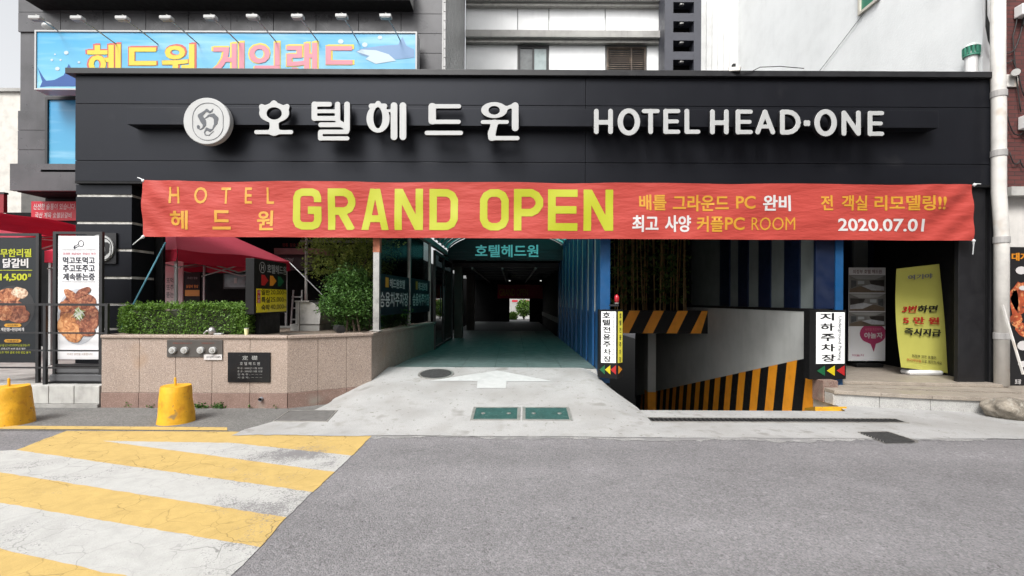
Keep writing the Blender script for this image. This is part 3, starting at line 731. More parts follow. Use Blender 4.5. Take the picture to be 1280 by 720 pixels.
ZA = zoomer(200, 110, 4.923); ZB = zoomer(440, 110, 4.0); ZC = zoomer(720, 110, 2.783)
kor = [
    (ZA, [('e', 717, 165, 92, 60), (640, 126, 640, 126, 16), (715, 108, 715, 108, 20), (795, 126, 795, 126, 16), (717, 215, 717, 275, 26, 30), (608, 282, 820, 282, 13)], [('e', 717, 168, 46, 37)], 3.0),
    (ZA, [(962, 113, 962, 196, 18), (962, 112, 1055, 112, 15), (962, 155, 1085, 155, 12), (962, 198, 1090, 198, 15), (1103, 113, 1103, 205, 17), (1161, 113, 1161, 265, 18),
          (1000, 237, 1140, 237, 15), (1110, 222, 1150, 250, 17), (1000, 280, 1160, 280, 14), (998, 285, 998, 318, 15), (998, 320, 1163, 320, 13)], [], 0.8),
    (ZB, [('e', 137, 162, 58, 70), (137, 88, 137, 92, 14), (103, 100, 170, 100, 13), (170, 125, 205, 122, 7), (216, 98, 216, 252, 17), (260, 98, 260, 252, 17)], [('e', 136, 158, 22, 52)], 1.0),
    (ZB, [(405, 103, 405, 172, 19), (400, 101, 538, 101, 11), (400, 178, 536, 178, 11), (378, 233, 547, 233, 11)], [], 0.8),
    (ZB, [('e', 712, 120, 65, 40), (765, 112, 800, 100, 9), (816, 98, 816, 208, 17), (655, 179, 775, 179, 10), (714, 185, 700, 235, 17, 19), (699, 235, 699, 255, 17), (697, 259, 827, 259, 11)], [('e', 712, 121, 28, 21)], 1.8),
]
ks = thing('hotel_name_sign', 'large white Korean channel letters on the charcoal fascia, left of the English name', 'sign', P(487, 180, LY))
for Z, a, s, k in kor:
    fn, box = glyph(Z, a, s, k); letter(px_shape(fn, box, LY, depth=LD, bev=0.004), ks)
r8 = 8.3
def arcpts(cx, cy, rx, ry, a0, a1, n=8): return [(cx + rx * math.cos(R(a0 + (a1 - a0) * i / n)), cy + ry * math.sin(R(a0 + (a1 - a0) * i / n))) for i in range(n + 1)]
def poly_caps(pts, r): return [(*pts[i], *pts[i + 1], r) for i in range(len(pts) - 1)]
def H_(x0, x1, y0, y1): return [(x0, y0, x0, y1, r8), (x1, y0, x1, y1, r8), (x0, (y0 + y1) / 2 + 3, x1, (y0 + y1) / 2 + 3, r8)]
def E_l(x0, x1, y0, y1): return [(x0, y0, x0, y1, r8), (x0, y0, x1, y0, r8 * .9), (x0, (y0 + y1) / 2, x1 - 4, (y0 + y1) / 2, r8 * .85), (x0, y1, x1, y1, r8 * .9)]
eng = [(H_(68, 117, 87, 158), ()), ([('e', 180, 124, 39, 47)], [('e', 180, 124, 20, 30)]), ([(232, 87, 279, 87, r8 * .9), (255, 87, 255, 158, r8)], ()),
       (E_l(307, 350, 87, 158), ()), ([(380, 87, 380, 158, r8), (380, 158, 419, 158, r8 * .9)], ()),
       (H_(468, 516, 89, 159), ()), (E_l(556, 600, 89, 159), ()), ([(624, 159, 649, 90, r8), (649, 90, 676, 159, r8), (634, 140, 666, 140, r8 * .85)], ()),
       (poly_caps([(709, 124), (709, 90)] + arcpts(728, 125, 36, 35, -90, 90) + [(709, 160), (709, 124)], r8), ()), ([(789, 125, 798, 132, 7), (789, 132, 798, 125, 7)], ()),
       ([('e', 858, 127, 39, 47)], [('e', 858, 127, 20, 30)]), ([(921, 164, 921, 93, r8), (923, 95, 969, 162, r8), (971, 164, 971, 93, r8)], ()), (E_l(1011, 1052, 94, 165), ())]
es = thing('hotel_name_sign', 'white English channel letters HOTEL HEAD-ONE on the right half of the fascia', 'sign', P(920, 178, LY))
for a, s in eng:
    fn, box = glyph(ZC, a, s, 0.4); letter(px_shape(fn, box, LY, step=0.3, depth=LD, bev=0.004), es)
# --- round emblem
ZE = zoomer(225, 110, 8.0)
em = thing('round_emblem', 'round white emblem disc with a black-letter H on the fascia', 'emblem', P(260, 181, LY))
c = P(225 + 280 / 8, 110 + 338 / 8, LY); rr = 29 / F * LY
MB().lathe([(rr - 0.006, -LD), (rr, -LD + 0.01), (rr, LD * 0.4), (rr - 0.008, LD * 0.4 + 0.006)], c, 'Y', 64).build('disc', M_sign, em)
YE = LY - LD * 0.4 - 0.007
def stadium(x0, x1, y0, y1, w):
    cx, cy, hx, hy = (x0 + x1) / 2, (y0 + y1) / 2, (x1 - x0) / 2, (y1 - y0) / 2
    def f(X, Y):
        q = np.hypot(np.maximum(np.abs(X - cx) - (hx - hx * 0.96), 0), np.maximum(np.abs(Y - cy) - (hy - hx * 0.96), 0)) - hx * 0.96
        return np.abs(q) - w / 2
    return f
x0, y0, _ = ZE(127, 150); x1, y1, _ = ZE(432, 522)
link('oval_line', px_shape(stadium(x0, x1, y0, y1, 0.55), (x0 - 2, y0 - 2, x1 + 2, y1 + 2), YE, step=0.25, gap=0.002, depth=0.002), em, M_emb_ink)
hl = [(332, 208, 318, 232, 2, 7), (318, 232, 296, 242, 7, 11), (296, 242, 268, 222, 11, 14), (268, 222, 246, 240, 12, 8), (258, 228, 205, 275, 8, 20), (200, 280, 235, 335, 22, 26), (235, 335, 246, 365, 26, 17), (246, 365, 232, 398, 15, 7),
      (232, 398, 206, 415, 7, 4), (206, 415, 180, 400, 4, 8), (184, 386, 184, 386, 15), (250, 305, 290, 275, 3, 9), (290, 275, 335, 275, 9, 20), (335, 275, 362, 305, 20, 22), (362, 305, 358, 350, 22, 17), (358, 350, 325, 415, 14, 4),
      (325, 415, 300, 425, 5, 12), (300, 425, 268, 408, 14, 13), (268, 408, 246, 440, 10, 6), (246, 440, 252, 468, 5, 4), (252, 468, 290, 474, 4, 3), (290, 474, 338, 430, 3, 1.5)]
fn, box = glyph(ZE, hl, (), 0.25); link('black_letter', px_shape(fn, box, YE, step=0.22, gap=0.002, depth=0.002), em, M_emb_ink)

# ------------------------------------------------------------ red banner
BY = 7.56
def wav(x, z):
    e = (x + 5.8) / 13.0
    s = 0.010 * math.sin(x * 2.1 + z * 5) + 0.007 * math.sin(x * 4.7 - z * 6.5 + 1) + 0.016 * noise.noise((x * 1.6 + z * 1.2, z * 2.2, 1)) + 0.012 * max(0, math.sin(x * 3.1 + z * 3.0)) ** 4
    s += 0.012 * math.exp(-((x + 5.6) / 0.5) ** 2) * math.sin((x + z) * 14) + 0.014 * math.exp(-((x - 7.0) / 0.6) ** 2) * math.sin((x - z * 1.2) * 12)
    return s
ban = thing('hanging_banner', 'long red cloth GRAND OPEN banner hung under the charcoal fascia', 'banner', P(700, 300, BY))
m = MB(); nx, nz = 300, 26
for j in range(nz + 1):
    for i in range(nx + 1):
        s, t = i / nx, j / nz
        sag = 1.2 * math.sin(math.pi * s * 5) ** 2 * (1 - t)
        p = P(178.5 + s * (1217 - 178.5) - (1.5 * math.sin(t * math.pi) if s < .02 else 0), 225.2 + s * 0.5 + sag + t * (70.5 - sag), BY); p.z -= s * 4.6 / F * BY; p.y += wav(p.x, p.z); m.v.append(tuple(p))
# rows follow the photo's own tilt
for j in range(nz):
    for i in range(nx): a = j * (nx + 1) + i; m.f.append((a, a + nx + 1, a + nx + 2, a + 1))
m.build('cloth', M_banner, ban, smooth=True)
def btext(body, u0, v0, u1, v1, mt, off=0.02, **kw):
    a, b, c = P(u0, v1, BY), P(u1, v1, BY), P(u0, v0, BY); b.z = a.z
    return lettering(body, a, b - a, c - a, mt, ban, off=off, gap=0.0045, bend=wav, cut=0.05, **kw)
btext('H O T E L', 212, 233.5, 342, 254.5, I_gold, 0.012, spacing=1.5)
btext('헤', 212, 263, 235, 287, I_gold, 0.03); btext('드', 266, 263, 289, 287, I_gold, 0.03); btext('원', 321, 263, 342, 288, I_gold, 0.03)
btext('배틀', 799, 243, 833, 263, I_gold, 0.028); btext('그라운드', 841, 243.5, 911, 264, I_gold, 0.028); btext('PC', 920, 245, 944, 261, I_gold, 0.02); btext('완비', 953, 244, 988, 264, I_white, 0.035)
btext('최고', 790, 269, 823, 290, I_white, 0.035); btext('사양', 831, 269, 864, 290, I_white, 0.035); btext('커플', 871, 270, 904, 290, I_gold, 0.028); btext('PC', 906, 271.5, 931, 287.5, I_gold, 0.02); btext('ROOM', 940, 271.5, 993, 287.5, I_gold, 0.0)
btext('전', 1026, 244, 1041, 263, I_gold, 0.028); btext('객실', 1052, 244, 1085, 263, I_gold, 0.028); btext('리모델링', 1094, 244, 1168, 263, I_gold, 0.028); btext('!!', 1171, 246, 1181, 262, I_gold, 0.03)
btext('2020.07.01', 1047, 273, 1156, 289, I_white, 0.02)
def din(ch):
    """letter in a 36 x 51 box, stroke 9.3, top-left origin"""
    h = 4.65; W, H = 36 - h, 51 - h; k = 7
    if ch == 'G': f = [sd_path([(W, 17), (W, h + k), (W - k * .3, h + k * .3), (W - k, h), (h + k, h), (h + k * .3, h + k * .3), (h, h + k), (h, H - k), (h + k * .3, H - k * .3), (h + k, H), (W - k, H), (W - k * .3, H - k * .3), (W, H - k), (W, 27), (19, 27)], 9.3), sd_seg(19, 27, 36, 27, 9.3)]
    if ch == 'R': f = [sd_seg(h, 0, h, 51, 9.3), sd_path([(h, h), (W - 10, h), (W - 4, h + 3), (W - 1, h + 9), (W - 1, h + 14), (W - 4, h + 20), (W - 10, h + 23), (h, h + 23)], 9.3), sd_seg(16, 27, 30.5, 51.5, 9.6)]
    if ch == 'A': f = [sd_path([(4.2, 52), (17, 1), (17, 1)], 9.0) if 0 else sd_seg(4.4, 52, 16.2, 0, 9.2), sd_seg(31.6, 52, 19.8, 0, 9.2), sd_seg(7, 37, 29, 37, 8.5)]
    if ch == 'N': f = [sd_seg(h, 0, h, 51, 9.3), sd_seg(W, 0, W, 51, 9.3), sd_seg(h - 1, -2, W + 1, 53, 9.6)]
    if ch == 'D': f = [sd_seg(h, 0, h, 51, 9.3), sd_path([(h, h), (W - 9, h), (W - 3, h + 3), (W, h + 9), (W, H - 9), (W - 3, H - 3), (W - 9, H), (h, H)], 9.3)]
    if ch == 'O': f = [sd_path([(18, h), (W - 9, h), (W - 3, h + 3), (W, h + 9), (W, H - 9), (W - 3, H - 3), (W - 9, H), (h + 9, H), (h + 3, H - 3), (h, H - 9), (h, h + 9), (h + 3, h + 3), (h + 9, h), (18.5, h)], 9.3)]
    if ch == 'P': f = [sd_seg(h, 0, h, 51, 9.3), sd_path([(h, h), (W - 10, h), (W - 4, h + 3), (W, h + 9), (W, h + 15), (W - 4, h + 21), (W - 10, h + 24), (h, h + 24)], 9.3)]
    if ch == 'E': f = [sd_seg(h, 0, h, 51, 9.3), sd_seg(h, h, 36, h, 9.3), sd_seg(h, 25.5, 34.5, 25.5, 9.3), sd_seg(h, H, 36, H, 9.3)]
    u = sd_union(f)
    return lambda X, Y: np.maximum(u(X, Y), np.maximum(np.maximum(-X, X - 36), np.maximum(-Y, Y - 51)))
for ch, u0, u1 in (('G', 366.5, 402), ('R', 410, 445), ('A', 452, 486), ('N', 493.5, 529), ('D', 537, 572.5), ('O', 600, 636), ('P', 642.5, 679), ('E', 685, 722), ('N', 729.5, 766.5)):
    lps = [thin(l, 0.05) for l in contour(din(ch), -1, -1, 37.2, 52.2, 0.42)]
    v0 = 235.5 + (u0 - 366) * 0.004; a, b, c = P(u0, v0, BY), P(u1, v0, BY), P(u0, v0 + 51.5, BY)
    me = loops_mesh([[(a.x + x / 36 * (b.x - a.x), a.z + y / 51 * (c.z - a.z)) for x, y in l] for l in lps])
    me.transform(Matrix(((1, 0, 0, 0), (0, 0, -1, BY - 0.0045), (0, 1, 0, 0), (0, 0, 0, 1)))); me = bend_mesh(me, wav, 0.05)
    link('lettering', me, ban, I_lime)
for u, v, u2, v2 in ((179, 296, 166, 306), (1217, 301, 1216, 318), (179, 226, 172, 222), (1218, 231, 1226, 230)):
    a = P(u, v, BY); b = P(u2, v2, BY + 0.03); m = MB(); m.tube([a, a.lerp(b, 0.4) + Vector((0.004, 0, 0.01)), b], [0.018, 0.008, 0.006], 6); m.build('tie_cord', M_rope, ban)
    MB().lathe([(0.001, -0.03), (0.022, -0.01), (0.024, 0.01), (0.001, 0.03)], a, n=8).build('knot', M_rope, ban)

# ------------------------------------------------------------ left block of the hotel: dark granite above an open ground floor
HB = thing('hotel_building', 'dark granite hotel block rising behind the fascia and billboard', 'building', (-5.8, 10, 3.75))
BX0, BX1, BZ0, BZ1 = -10.25, -1.44, 3.80, 9.9
pw, ph = 0.881, 0.407
MB().box(BX0 + 0.02, 10.035, BZ0, BX1 - 0.02, 13.9, 16).build('wall', M_dark_gran, HB)
pan = None
for i in range(10):
    for j in range(15):
        x, z = BX0 + i * pw, BZ0 + j * ph
        if i == 0 and 3 < j < 8: continue
        if pan is None:
            pan = MB().box(x + 0.004, 10.0, z + 0.004, x + pw - 0.004, 10.034, z + ph - 0.004).build('granite_panel', M_dark_gran, HB, bevel=0.003); pz = (x, z)
        else:
            q = pan.copy(); C.objects.link(q); q.parent = HB; q.location = (x - pz[0], 0.004 * random.random(), z - pz[1])
MB().box(BX0 + 0.5, 9.60, 7.52, BX1 - 0.62, 9.99, 7.72).build('ledge', M_band, HB, bevel=0.01)
MB().box(BX0 + 0.5, 9.45, 7.722, BX1 - 0.62, 9.99, 8.1).build('balcony_front', M_panel, HB)
MB().box(BX0 + 0.5, 9.60, 7.50, BX1 - 0.62, 9.99, 7.518).build('ledge_shade', M_blk, HB)  # black plate standing in for the shadow under the ledge
# projecting base band of the block
MB().box(BX0 - 0.05, 9.90, BZ0 - 0.05, BX1, 9.995, BZ0 + 0.50).build('base_band', M_dark_gran, HB)
MB().box(BX0, 10.0, BZ0 - 0.06, BX1, 13.9, BZ0 - 0.002).build('soffit', M_dark, HB)
# blue-printed window on the left edge of the block
wn = MB(); a, b = P(57, 213, 9.97), P(130, 122, 9.97)
wn.box(a.x, 9.95, a.z, b.x, 10.02, a.z + 0.05).box(a.x, 9.95, b.z - 0.05, b.x, 10.02, b.z).box(a.x, 9.95, a.z + 0.05, a.x + 0.05, 10.02, b.z - 0.05).box(b.x - 0.05, 9.95, a.z + 0.05, b.x, 10.02, b.z - 0.05)
wn = wn.build('window', M_blkm, HB); MB().box(a.x - 0.03, 9.9, a.z - 0.05, b.x, 9.99, a.z - 0.004).build('sill', M_band, wn)
def sea_mat(name, lo, hi, z0, z1, streaks=True):
    m = bpy.data.materials.new(name); m.use_nodes = True; N = m.node_tree.nodes; L = m.node_tree.links; b = N['Principled BSDF']; b.inputs['Roughness'].default_value = 0.35
    g = N.new('ShaderNodeNewGeometry'); sp = N.new('ShaderNodeSeparateXYZ'); L.new(g.outputs['Position'], sp.inputs[0])
    mr = N.new('ShaderNodeMapRange'); L.new(sp.outputs[2], mr.inputs[0]); mr.inputs[1].default_value = z0; mr.inputs[2].default_value = z1
    mx = N.new('ShaderNodeMix'); mx.data_type = 'RGBA'; L.new(mr.outputs[0], mx.inputs[0]); mx.inputs[6].default_value = (*lo, 1); mx.inputs[7].default_value = (*hi, 1)
    n = N.new('ShaderNodeTexNoise'); n.inputs['Scale'].default_value = 1.1; n.inputs['Detail'].default_value = 4; mp = N.new('ShaderNodeMapping'); mp.inputs['Rotation'].default_value = (0, R(25), 0); mp.inputs['Scale'].default_value = (0.5, 1, 4); L.new(g.outputs['Position'], mp.inputs[0]); L.new(mp.outputs[0], n.inputs[0])
    r2 = N.new('ShaderNodeMapRange'); L.new(n.outputs[0], r2.inputs[0]); r2.inputs[1].default_value = 0.5; r2.inputs[2].default_value = 0.75; r2.inputs[4].default_value = 0.55
    m2 = N.new('ShaderNodeMix'); m2.data_type = 'RGBA'; L.new(r2.outputs[0], m2.inputs[0]); L.new(mx.outputs[2], m2.inputs[6]); m2.inputs[7].default_value = (0.32, 0.52, 0.62, 1); L.new(m2.outputs[2], b.inputs['Base Color']); return m
MB().box(a.x + 0.052, 9.985, a.z + 0.052, b.x - 0.052, 9.99, b.z - 0.052).build('pane', sea_mat('window_print', (0.06, 0.27, 0.42), (0.03, 0.22, 0.42), 4.3, 5.7), wn)
# grey siding on the return wall
for k in range(26):
    z = 6.0 + k * 0.19
    MB().box(-1.438, 10.0, z, -1.40, 14.0, z + 0.176).build('siding_plank', M_siding, HB)
MB().box(-1.47, 10.0, 5.5, -1.441, 14.1, 12).build('wall', M_siding, HB)

# set-back white facade
WF = thing('white_facade', 'set-back white panelled facade with grey bands, window and rusty louvre', 'building', (1.5, 14, 2.72))
WY = 14.0
def wz(v): return EYE - (v - HZ) / F * WY
def wx(u): return (u - 640) / F * WY
MB().box(-1.38, WY + 0.04, 2.72, 5.2, WY + 0.4, 16).build('wall', mat('facade_backing', (0.25, 0.25, 0.25), 0.8), WF)
cols_t = [578, 645.5, 684.5, 755, 828]
for (va, vb, split) in ((43.5, 9.5, cols_t), (120, 56.5, [578, 646])):
    for i in range(len(split) - 1):
        MB().box(wx(split[i]) + 0.012 + (0.06 if i == 0 else 0), WY, wz(va), wx(split[i + 1]) - 0.012, WY + 0.038, wz(vb)).build('panel', M_panel, WF, bevel=0.005)
for ua, ub in ((684.5, 755.5), (807, 828)):
    MB().box(wx(ua) + 0.012, WY, wz(120), wx(ub) - 0.012, WY + 0.038, wz(56.5)).build('panel', M_panel, WF, bevel=0.005)
for i in range(4):
    MB().box(wx(cols_t[i]) + 0.012 + (0.06 if i == 0 else 0), WY, wz(1.5), wx(cols_t[i + 1]) - 0.012, WY + 0.038, wz(-70)).build('panel', M_panel, WF, bevel=0.005)
for va, vb in ((52.5, 43.8), (7.0, -2)):
    MB().box(-1.36, WY - 0.28, wz(va), 4.36, WY - 0.002, wz(vb)).build('band', M_band, WF, bevel=0.01)
    MB().box(-1.36, WY - 0.16, wz(va) - 0.09, 4.30, WY - 0.003, wz(va) - 0.003).build('band_drip', M_galv, WF)
# sliding window
x0, x1, za, zc = wx(646.5), wx(684), wz(118), wz(58)
wd = MB(); wd.box(x0, WY - 0.01, za, x0 + 0.06, WY + 0.03, zc).box(x1 - 0.06, WY - 0.01, za, x1, WY + 0.03, zc).box(x0 + 0.06, WY - 0.01, zc - 0.06, x1 - 0.06, WY + 0.03, zc)
xm = (x0 + x1) / 2; wd.box(xm - 0.03, WY - 0.012, za, xm + 0.03, WY + 0.03, zc - 0.06); wd = wd.build('window', M_blkm, WF)
MB().box(x0 + 0.06, WY + 0.018, za, xm - 0.03, WY + 0.026, zc - 0.06).build('pane', mat('window_glass_dark', (0.16, 0.17, 0.17), 0.1, var=0.25, scale=4), wd)
MB().box(xm + 0.03, WY + 0.012, za, x1 - 0.06, WY + 0.02, zc - 0.06).build('pane', mat('window_glass_pale', (0.36, 0.43, 0.43), 0.15, var=0.15, scale=3), wd)
# rusty louvre
M_rust = mat('rusty_louvre', (0.075, 0.055, 0.042), 0.7, var=0.3, scale=3, speck=[(4, 0.55, 0.7, (0.16, 0.12, 0.085))])
x0, x1 = wx(757), wx(806); lv = MB()
lv.box(x0, WY - 0.01, za, x0 + 0.05, WY + 0.035, zc).box(x1 - 0.05, WY - 0.01, za, x1, WY + 0.035, zc).box(x0 + 0.05, WY - 0.01, zc - 0.05, x1 - 0.05, WY + 0.035, zc); xm = wx(788)
lv.box(xm - 0.02, WY - 0.01, za, xm + 0.02, WY + 0.035, zc - 0.05); lv = lv.build('louvre', M_rust, WF)
for k in range(16):
    z = zc - 0.085 - k * 0.062
    if z < za + 0.05: break
    for p, q in ((x0 + 0.05, xm - 0.02), (xm + 0.02, x1 - 0.05)):
        MB().add([(p, WY - 0.005, z), (q, WY - 0.005, z), (q, WY + 0.03, z + 0.04), (p, WY + 0.03, z + 0.04)], [(0, 1, 2, 3)]).build('slat', M_rust, lv)
# navy lattice column
LC = thing('lattice_column', 'dark grey lattice column with square openings between the white facades', 'column', (4.7, 13.3, 3.5))
ly = 13.3
def lx(u): return (u - 640) / F * ly
def lz(v): return EYE - (v - HZ) / F * ly
MB().box(lx(828) + 0.03, ly, 3.56, lx(840), ly + 0.55, 16).build('stile', M_navy, LC); MB().box(lx(866), ly, 3.56, lx(875), ly + 0.55, 16).build('stile', M_navy, LC)
MB().box(lx(840), ly + 0.35, 3.56, lx(866), ly + 0.55, 16).build('back_panel', M_dark, LC)
for k in range(-4, 10):
    v = 15.5 + 24 * k
    MB().box(lx(840) + 0.001, ly + 0.003, lz(v + 10), lx(866) - 0.001, ly + 0.348, lz(v)).build('rung', M_navy, LC)
    if k < 5:
        m = MB(); c = Vector((lx(851), ly + 0.06, lz(v + 10) - 0.03)); m.lathe([(0.02, -0.05), (0.07, -0.04), (0.075, -0.01), (0.03, 0.03)], c, n=14); m.build('spot_lamp', M_alu, LC)

# ------------------------------------------------------------ neighbour on the right: stucco side wall, corrugated end, brick front
NB = thing('stucco_building', 'tall white stucco side wall of the neighbouring building on the right', 'building', (7.9, 12, 0))
MB().box(7.72, 7.95, 0, 9.5, 17.2, 16).build('wall', M_stucco, NB)
m = MB()
for k in range(14):
    x = 6.35 + k * 0.1; m.box(x, 16.62 if k % 2 else 16.66, 3.0, x + 0.1, 16.9, 16)
m.build('corrugated_sheet', M_white, NB)
wn = MB(); ya, yb, za = 10.15, 10.75, 7.90
wn.box(7.66, ya, za, 7.718, yb, za + 0.06).box(7.66, ya, za + 0.06, 7.718, ya + 0.06, za + 1.4).box(7.66, yb - 0.06, za + 0.06, 7.718, yb, za + 1.4).box(7.66, ya, za + 1.4, 7.718, yb, za + 1.46)
wn = wn.build('window', mat('ivory_frame', (0.55, 0.52, 0.45), 0.6), NB); MB().box(7.70, ya + 0.06, za + 0.06, 7.716, yb - 0.06, za + 1.4).build('pane', mat('green_pane', (0.05, 0.2, 0.13), 0.15), wn)
# vent stack with a green cowl, on the wall
c = P(1214, 92, 7.9); c.x = 7.30; 
VP = thing('vent_stack', 'short white vent pipe with green slotted cowl above the fascia', 'vent', (c.x, 8.05, fz(87)))
c = Vector((P(1214, 92, 8.05).x, 8.05, fz(87))); zt2 = P(1214, 66, 8.05).z
MB().tube([c, (c.x, c.y, zt2)], 0.085, 16).build('pipe', M_white, VP)
MB().lathe([(0.112, zt2 - 0.07), (0.112, zt2 - 0.04), (0.10, zt2 - 0.035)], (c.x, c.y, 0), n=18).build('cowl_ring', mat('vent_green', (0.05, 0.22, 0.15), 0.5), VP)
for k in range(12):
    a = 2 * math.pi * k / 12; x, y = c.x + 0.10 * math.cos(a), c.y + 0.10 * math.sin(a)
    MB().box(x - 0.014, y - 0.014, zt2 - 0.036, x + 0.014, y + 0.014, zt2 + 0.085).build('cowl_fin', MATS['vent_green'], VP)
MB().lathe([(0.115, zt2 + 0.086), (0.10, zt2 + 0.10), (0.05, zt2 + 0.15), (0.01, zt2 + 0.16)], (c.x, c.y, 0), n=18).build('cowl_cap', mat('vent_grey', (0.45, 0.5, 0.48), 0.5), VP)

BW = thing('brick_building', 'dark red brick house front at the right edge', 'building', (9, 7.7, 0))
x0 = P(1257, 100, 7.7).x
MB().box(x0, 7.7, 3.32, 14, 9.5, 14).build('brick_wall', M_brick, BW)
MB().box(x0 - 0.02, 7.72, 0, 14, 9.5, 3.318).build('plaster_wall', mat('dirty_plaster', (0.55, 0.53, 0.50), 0.85, var=0.12, scale=2.5, streak=0.3, bump=0.3), BW)
MB().box(x0 - 0.05, 7.55, 3.22, 14, 7.699, 3.36).build('ledge', M_kerb, BW)
# white downpipe at the fascia end
DP = thing('downpipe', 'white plastic downpipe with grey collars at the right end of the fascia', 'pipe', (7.68, 7.58, 0.25))
px = [P(1247.5, v, 7.58) for v in (-60, 90)] + [P(1248.5, v, 7.58) for v in (130, 240)] + [P(1252, v, 7.58) for v in (290, 482)]
MB().tube(px, 0.092, 16).build('pipe', M_pipe, DP, smooth=True)
for v in (118, 192, 300, 420):
    p = P(1248.5 if v < 250 else 1252, v, 7.58); MB().lathe([(0.1, -0.05), (0.103, -0.045), (0.103, 0.045), (0.1, 0.05)], p, n=18).build('collar', mat('pipe_collar', (0.33, 0.32, 0.31), 0.6), DP)
# fittings and cables on the brick wall
for (u, v, w, h, lab) in ((1275, 17, 16, 14, 'small white wall box at the top right corner on the brick wall'), (1277, 155, 10, 16, 'small white wall box halfway up the brick wall')):
    a, b = P(u - w / 2, v + h / 2, 7.69), P(u + w / 2, v - h / 2, 7.69); t = thing('junction_box', lab, 'box', (a.x, 7.6, a.z))
    MB().box(a.x, 7.55, a.z, b.x, 7.69, b.z).build('case', M_white, t, bevel=0.012); MB().tube([((a.x + b.x) / 2, 7.62, a.z), ((a.x + b.x) / 2, 7.64, a.z - 0.12)], 0.014, 8).build('cable_gland', M_cable, t)
a = P(1264, 95, 7.69); t = thing('security_camera', 'dome camera on a white plate on the brick wall', 'camera', a)
MB().box(a.x - 0.10, 7.67, a.z - 0.18, a.x + 0.10, 7.698, a.z + 0.02).build('plate', M_pipe, t, bevel=0.01); MB().tube([(a.x - 0.06, 7.56, a.z), (a.x + 0.02, 7.67, a.z + 0.01)], 0.055, 12).build('camera_body', M_alu, t)
for pts, lab in (([(1256, 66), (1268, 62), (1276, 40), (1279, 22)], 'thin black cable curving up to the wall box'), ([(1257, 78), (1266, 74), (1272, 88), (1280, 120)], 'thin black cable hanging beside the dome camera'),
                 ([(1258, 140), (1264, 160), (1270, 168), (1279, 165)], 'thin black cable looped to the lower wall box'), ([(1272, 20), (1266, 45), (1270, 90), (1276, 140)], 'long black cable running down the brick wall'),
                 ([(1262, 190), (1268, 205), (1275, 200), (1281, 210)], 'black cable loop low on the brick wall')):
    q = [P(u, v, 7.66) for u, v in pts]; q2 = []
    for i in range(len(q) - 1):
        for k in range(4): q2.append(q[i].lerp(q[i + 1], k / 4) - Vector((0, 0, 0.03 * math.sin(math.pi * k / 4))))
    tag(MB().tube(q2 + [q[-1]], 0.009, 6).build('cable', M_cable, smooth=True), lab, 'cable', 'cables on the brick wall')
q = [P(1233, v, 7.86) for v in (-20, 20)] + [P(1234, 32, 7.86), P(1238, 50, 7.86), P(1242, 64, 7.86)]; q[2].x += .01
tag(MB().tube(q, [0.008, 0.012, 0.03, 0.03, 0.012], 8).build('cable', M_cable, smooth=True), 'thick black cable hanging beside the top of the white downpipe', 'cable')
# cable and camera on the fascia coping
a = P(920, 88, 7.55); t = thing('security_camera', 'small dark security camera perched on the fascia coping', 'camera', a)
MB().box(a.x - 0.02, 7.60, fz(88), a.x + 0.02, 7.66, fz(80)).build('bracket', M_blkm, t)
MB().bar((a.x - 0.09, 7.62, fz(90) + 0.03), (a.x + 0.07, 7.54, fz(92) + 0.03), 0.075, 0.065).build('camera_body', M_galv, t, bevel=0.006)
q = [P(925, 91, 7.55), P(940, 89, 7.56), P(950, 84, 7.58), P(975, 83, 7.6), P(1005, 85.5, 7.6)]
tag(MB().tube(q, 0.006, 6).build('cable', M_cable), 'thin black camera cable lying along the fascia coping', 'cable')
a, b = P(1006, 82, 15.9), P(1076, 12, 10.2)
a = Vector((7.69, 13.3, 6.9)); b = Vector((7.69, 10.6, 7.88))
tag(MB().tube([a, b], 0.006, 6).build('cable', M_cable), 'thin straight wire running diagonally over the white stucco wall', 'cable')

# far left neighbour
FL = thing('far_building', 'pale building far left beyond the granite block', 'building', (-20, 18, 0))
MB().box(-26, 18.0, 0, -18.3, 24, EYE - (118 - HZ) / F * 18).build('wall', mat('cream_wall', (0.5, 0.48, 0.44), 0.85, streak=0.2), FL); z = EYE - (118 - HZ) / F * 18
MB().box(-26, 17.9, z, -18.2, 24, z + 0.12).build('parapet', M_band, FL)

# building across the street, behind the viewer's right shoulder (unseen, added to darken what the fascia mirrors)
OB = thing('unseen_opposite_building', 'unseen dark brick building across the street, added behind the viewer for the fascia to mirror', 'building', (12, -11, 0))
MB().box(1.5, -16, 0, 30, -9, 15).build('wall', M_brick, OB)
for i in range(7):
    for j in range(4):
        MB().box(3.2 + i * 3.6, -9.0, 1.4 + j * 3.4, 5.2 + i * 3.6, -8.96, 3.2 + j * 3.4).build('window', M_blkm, OB)
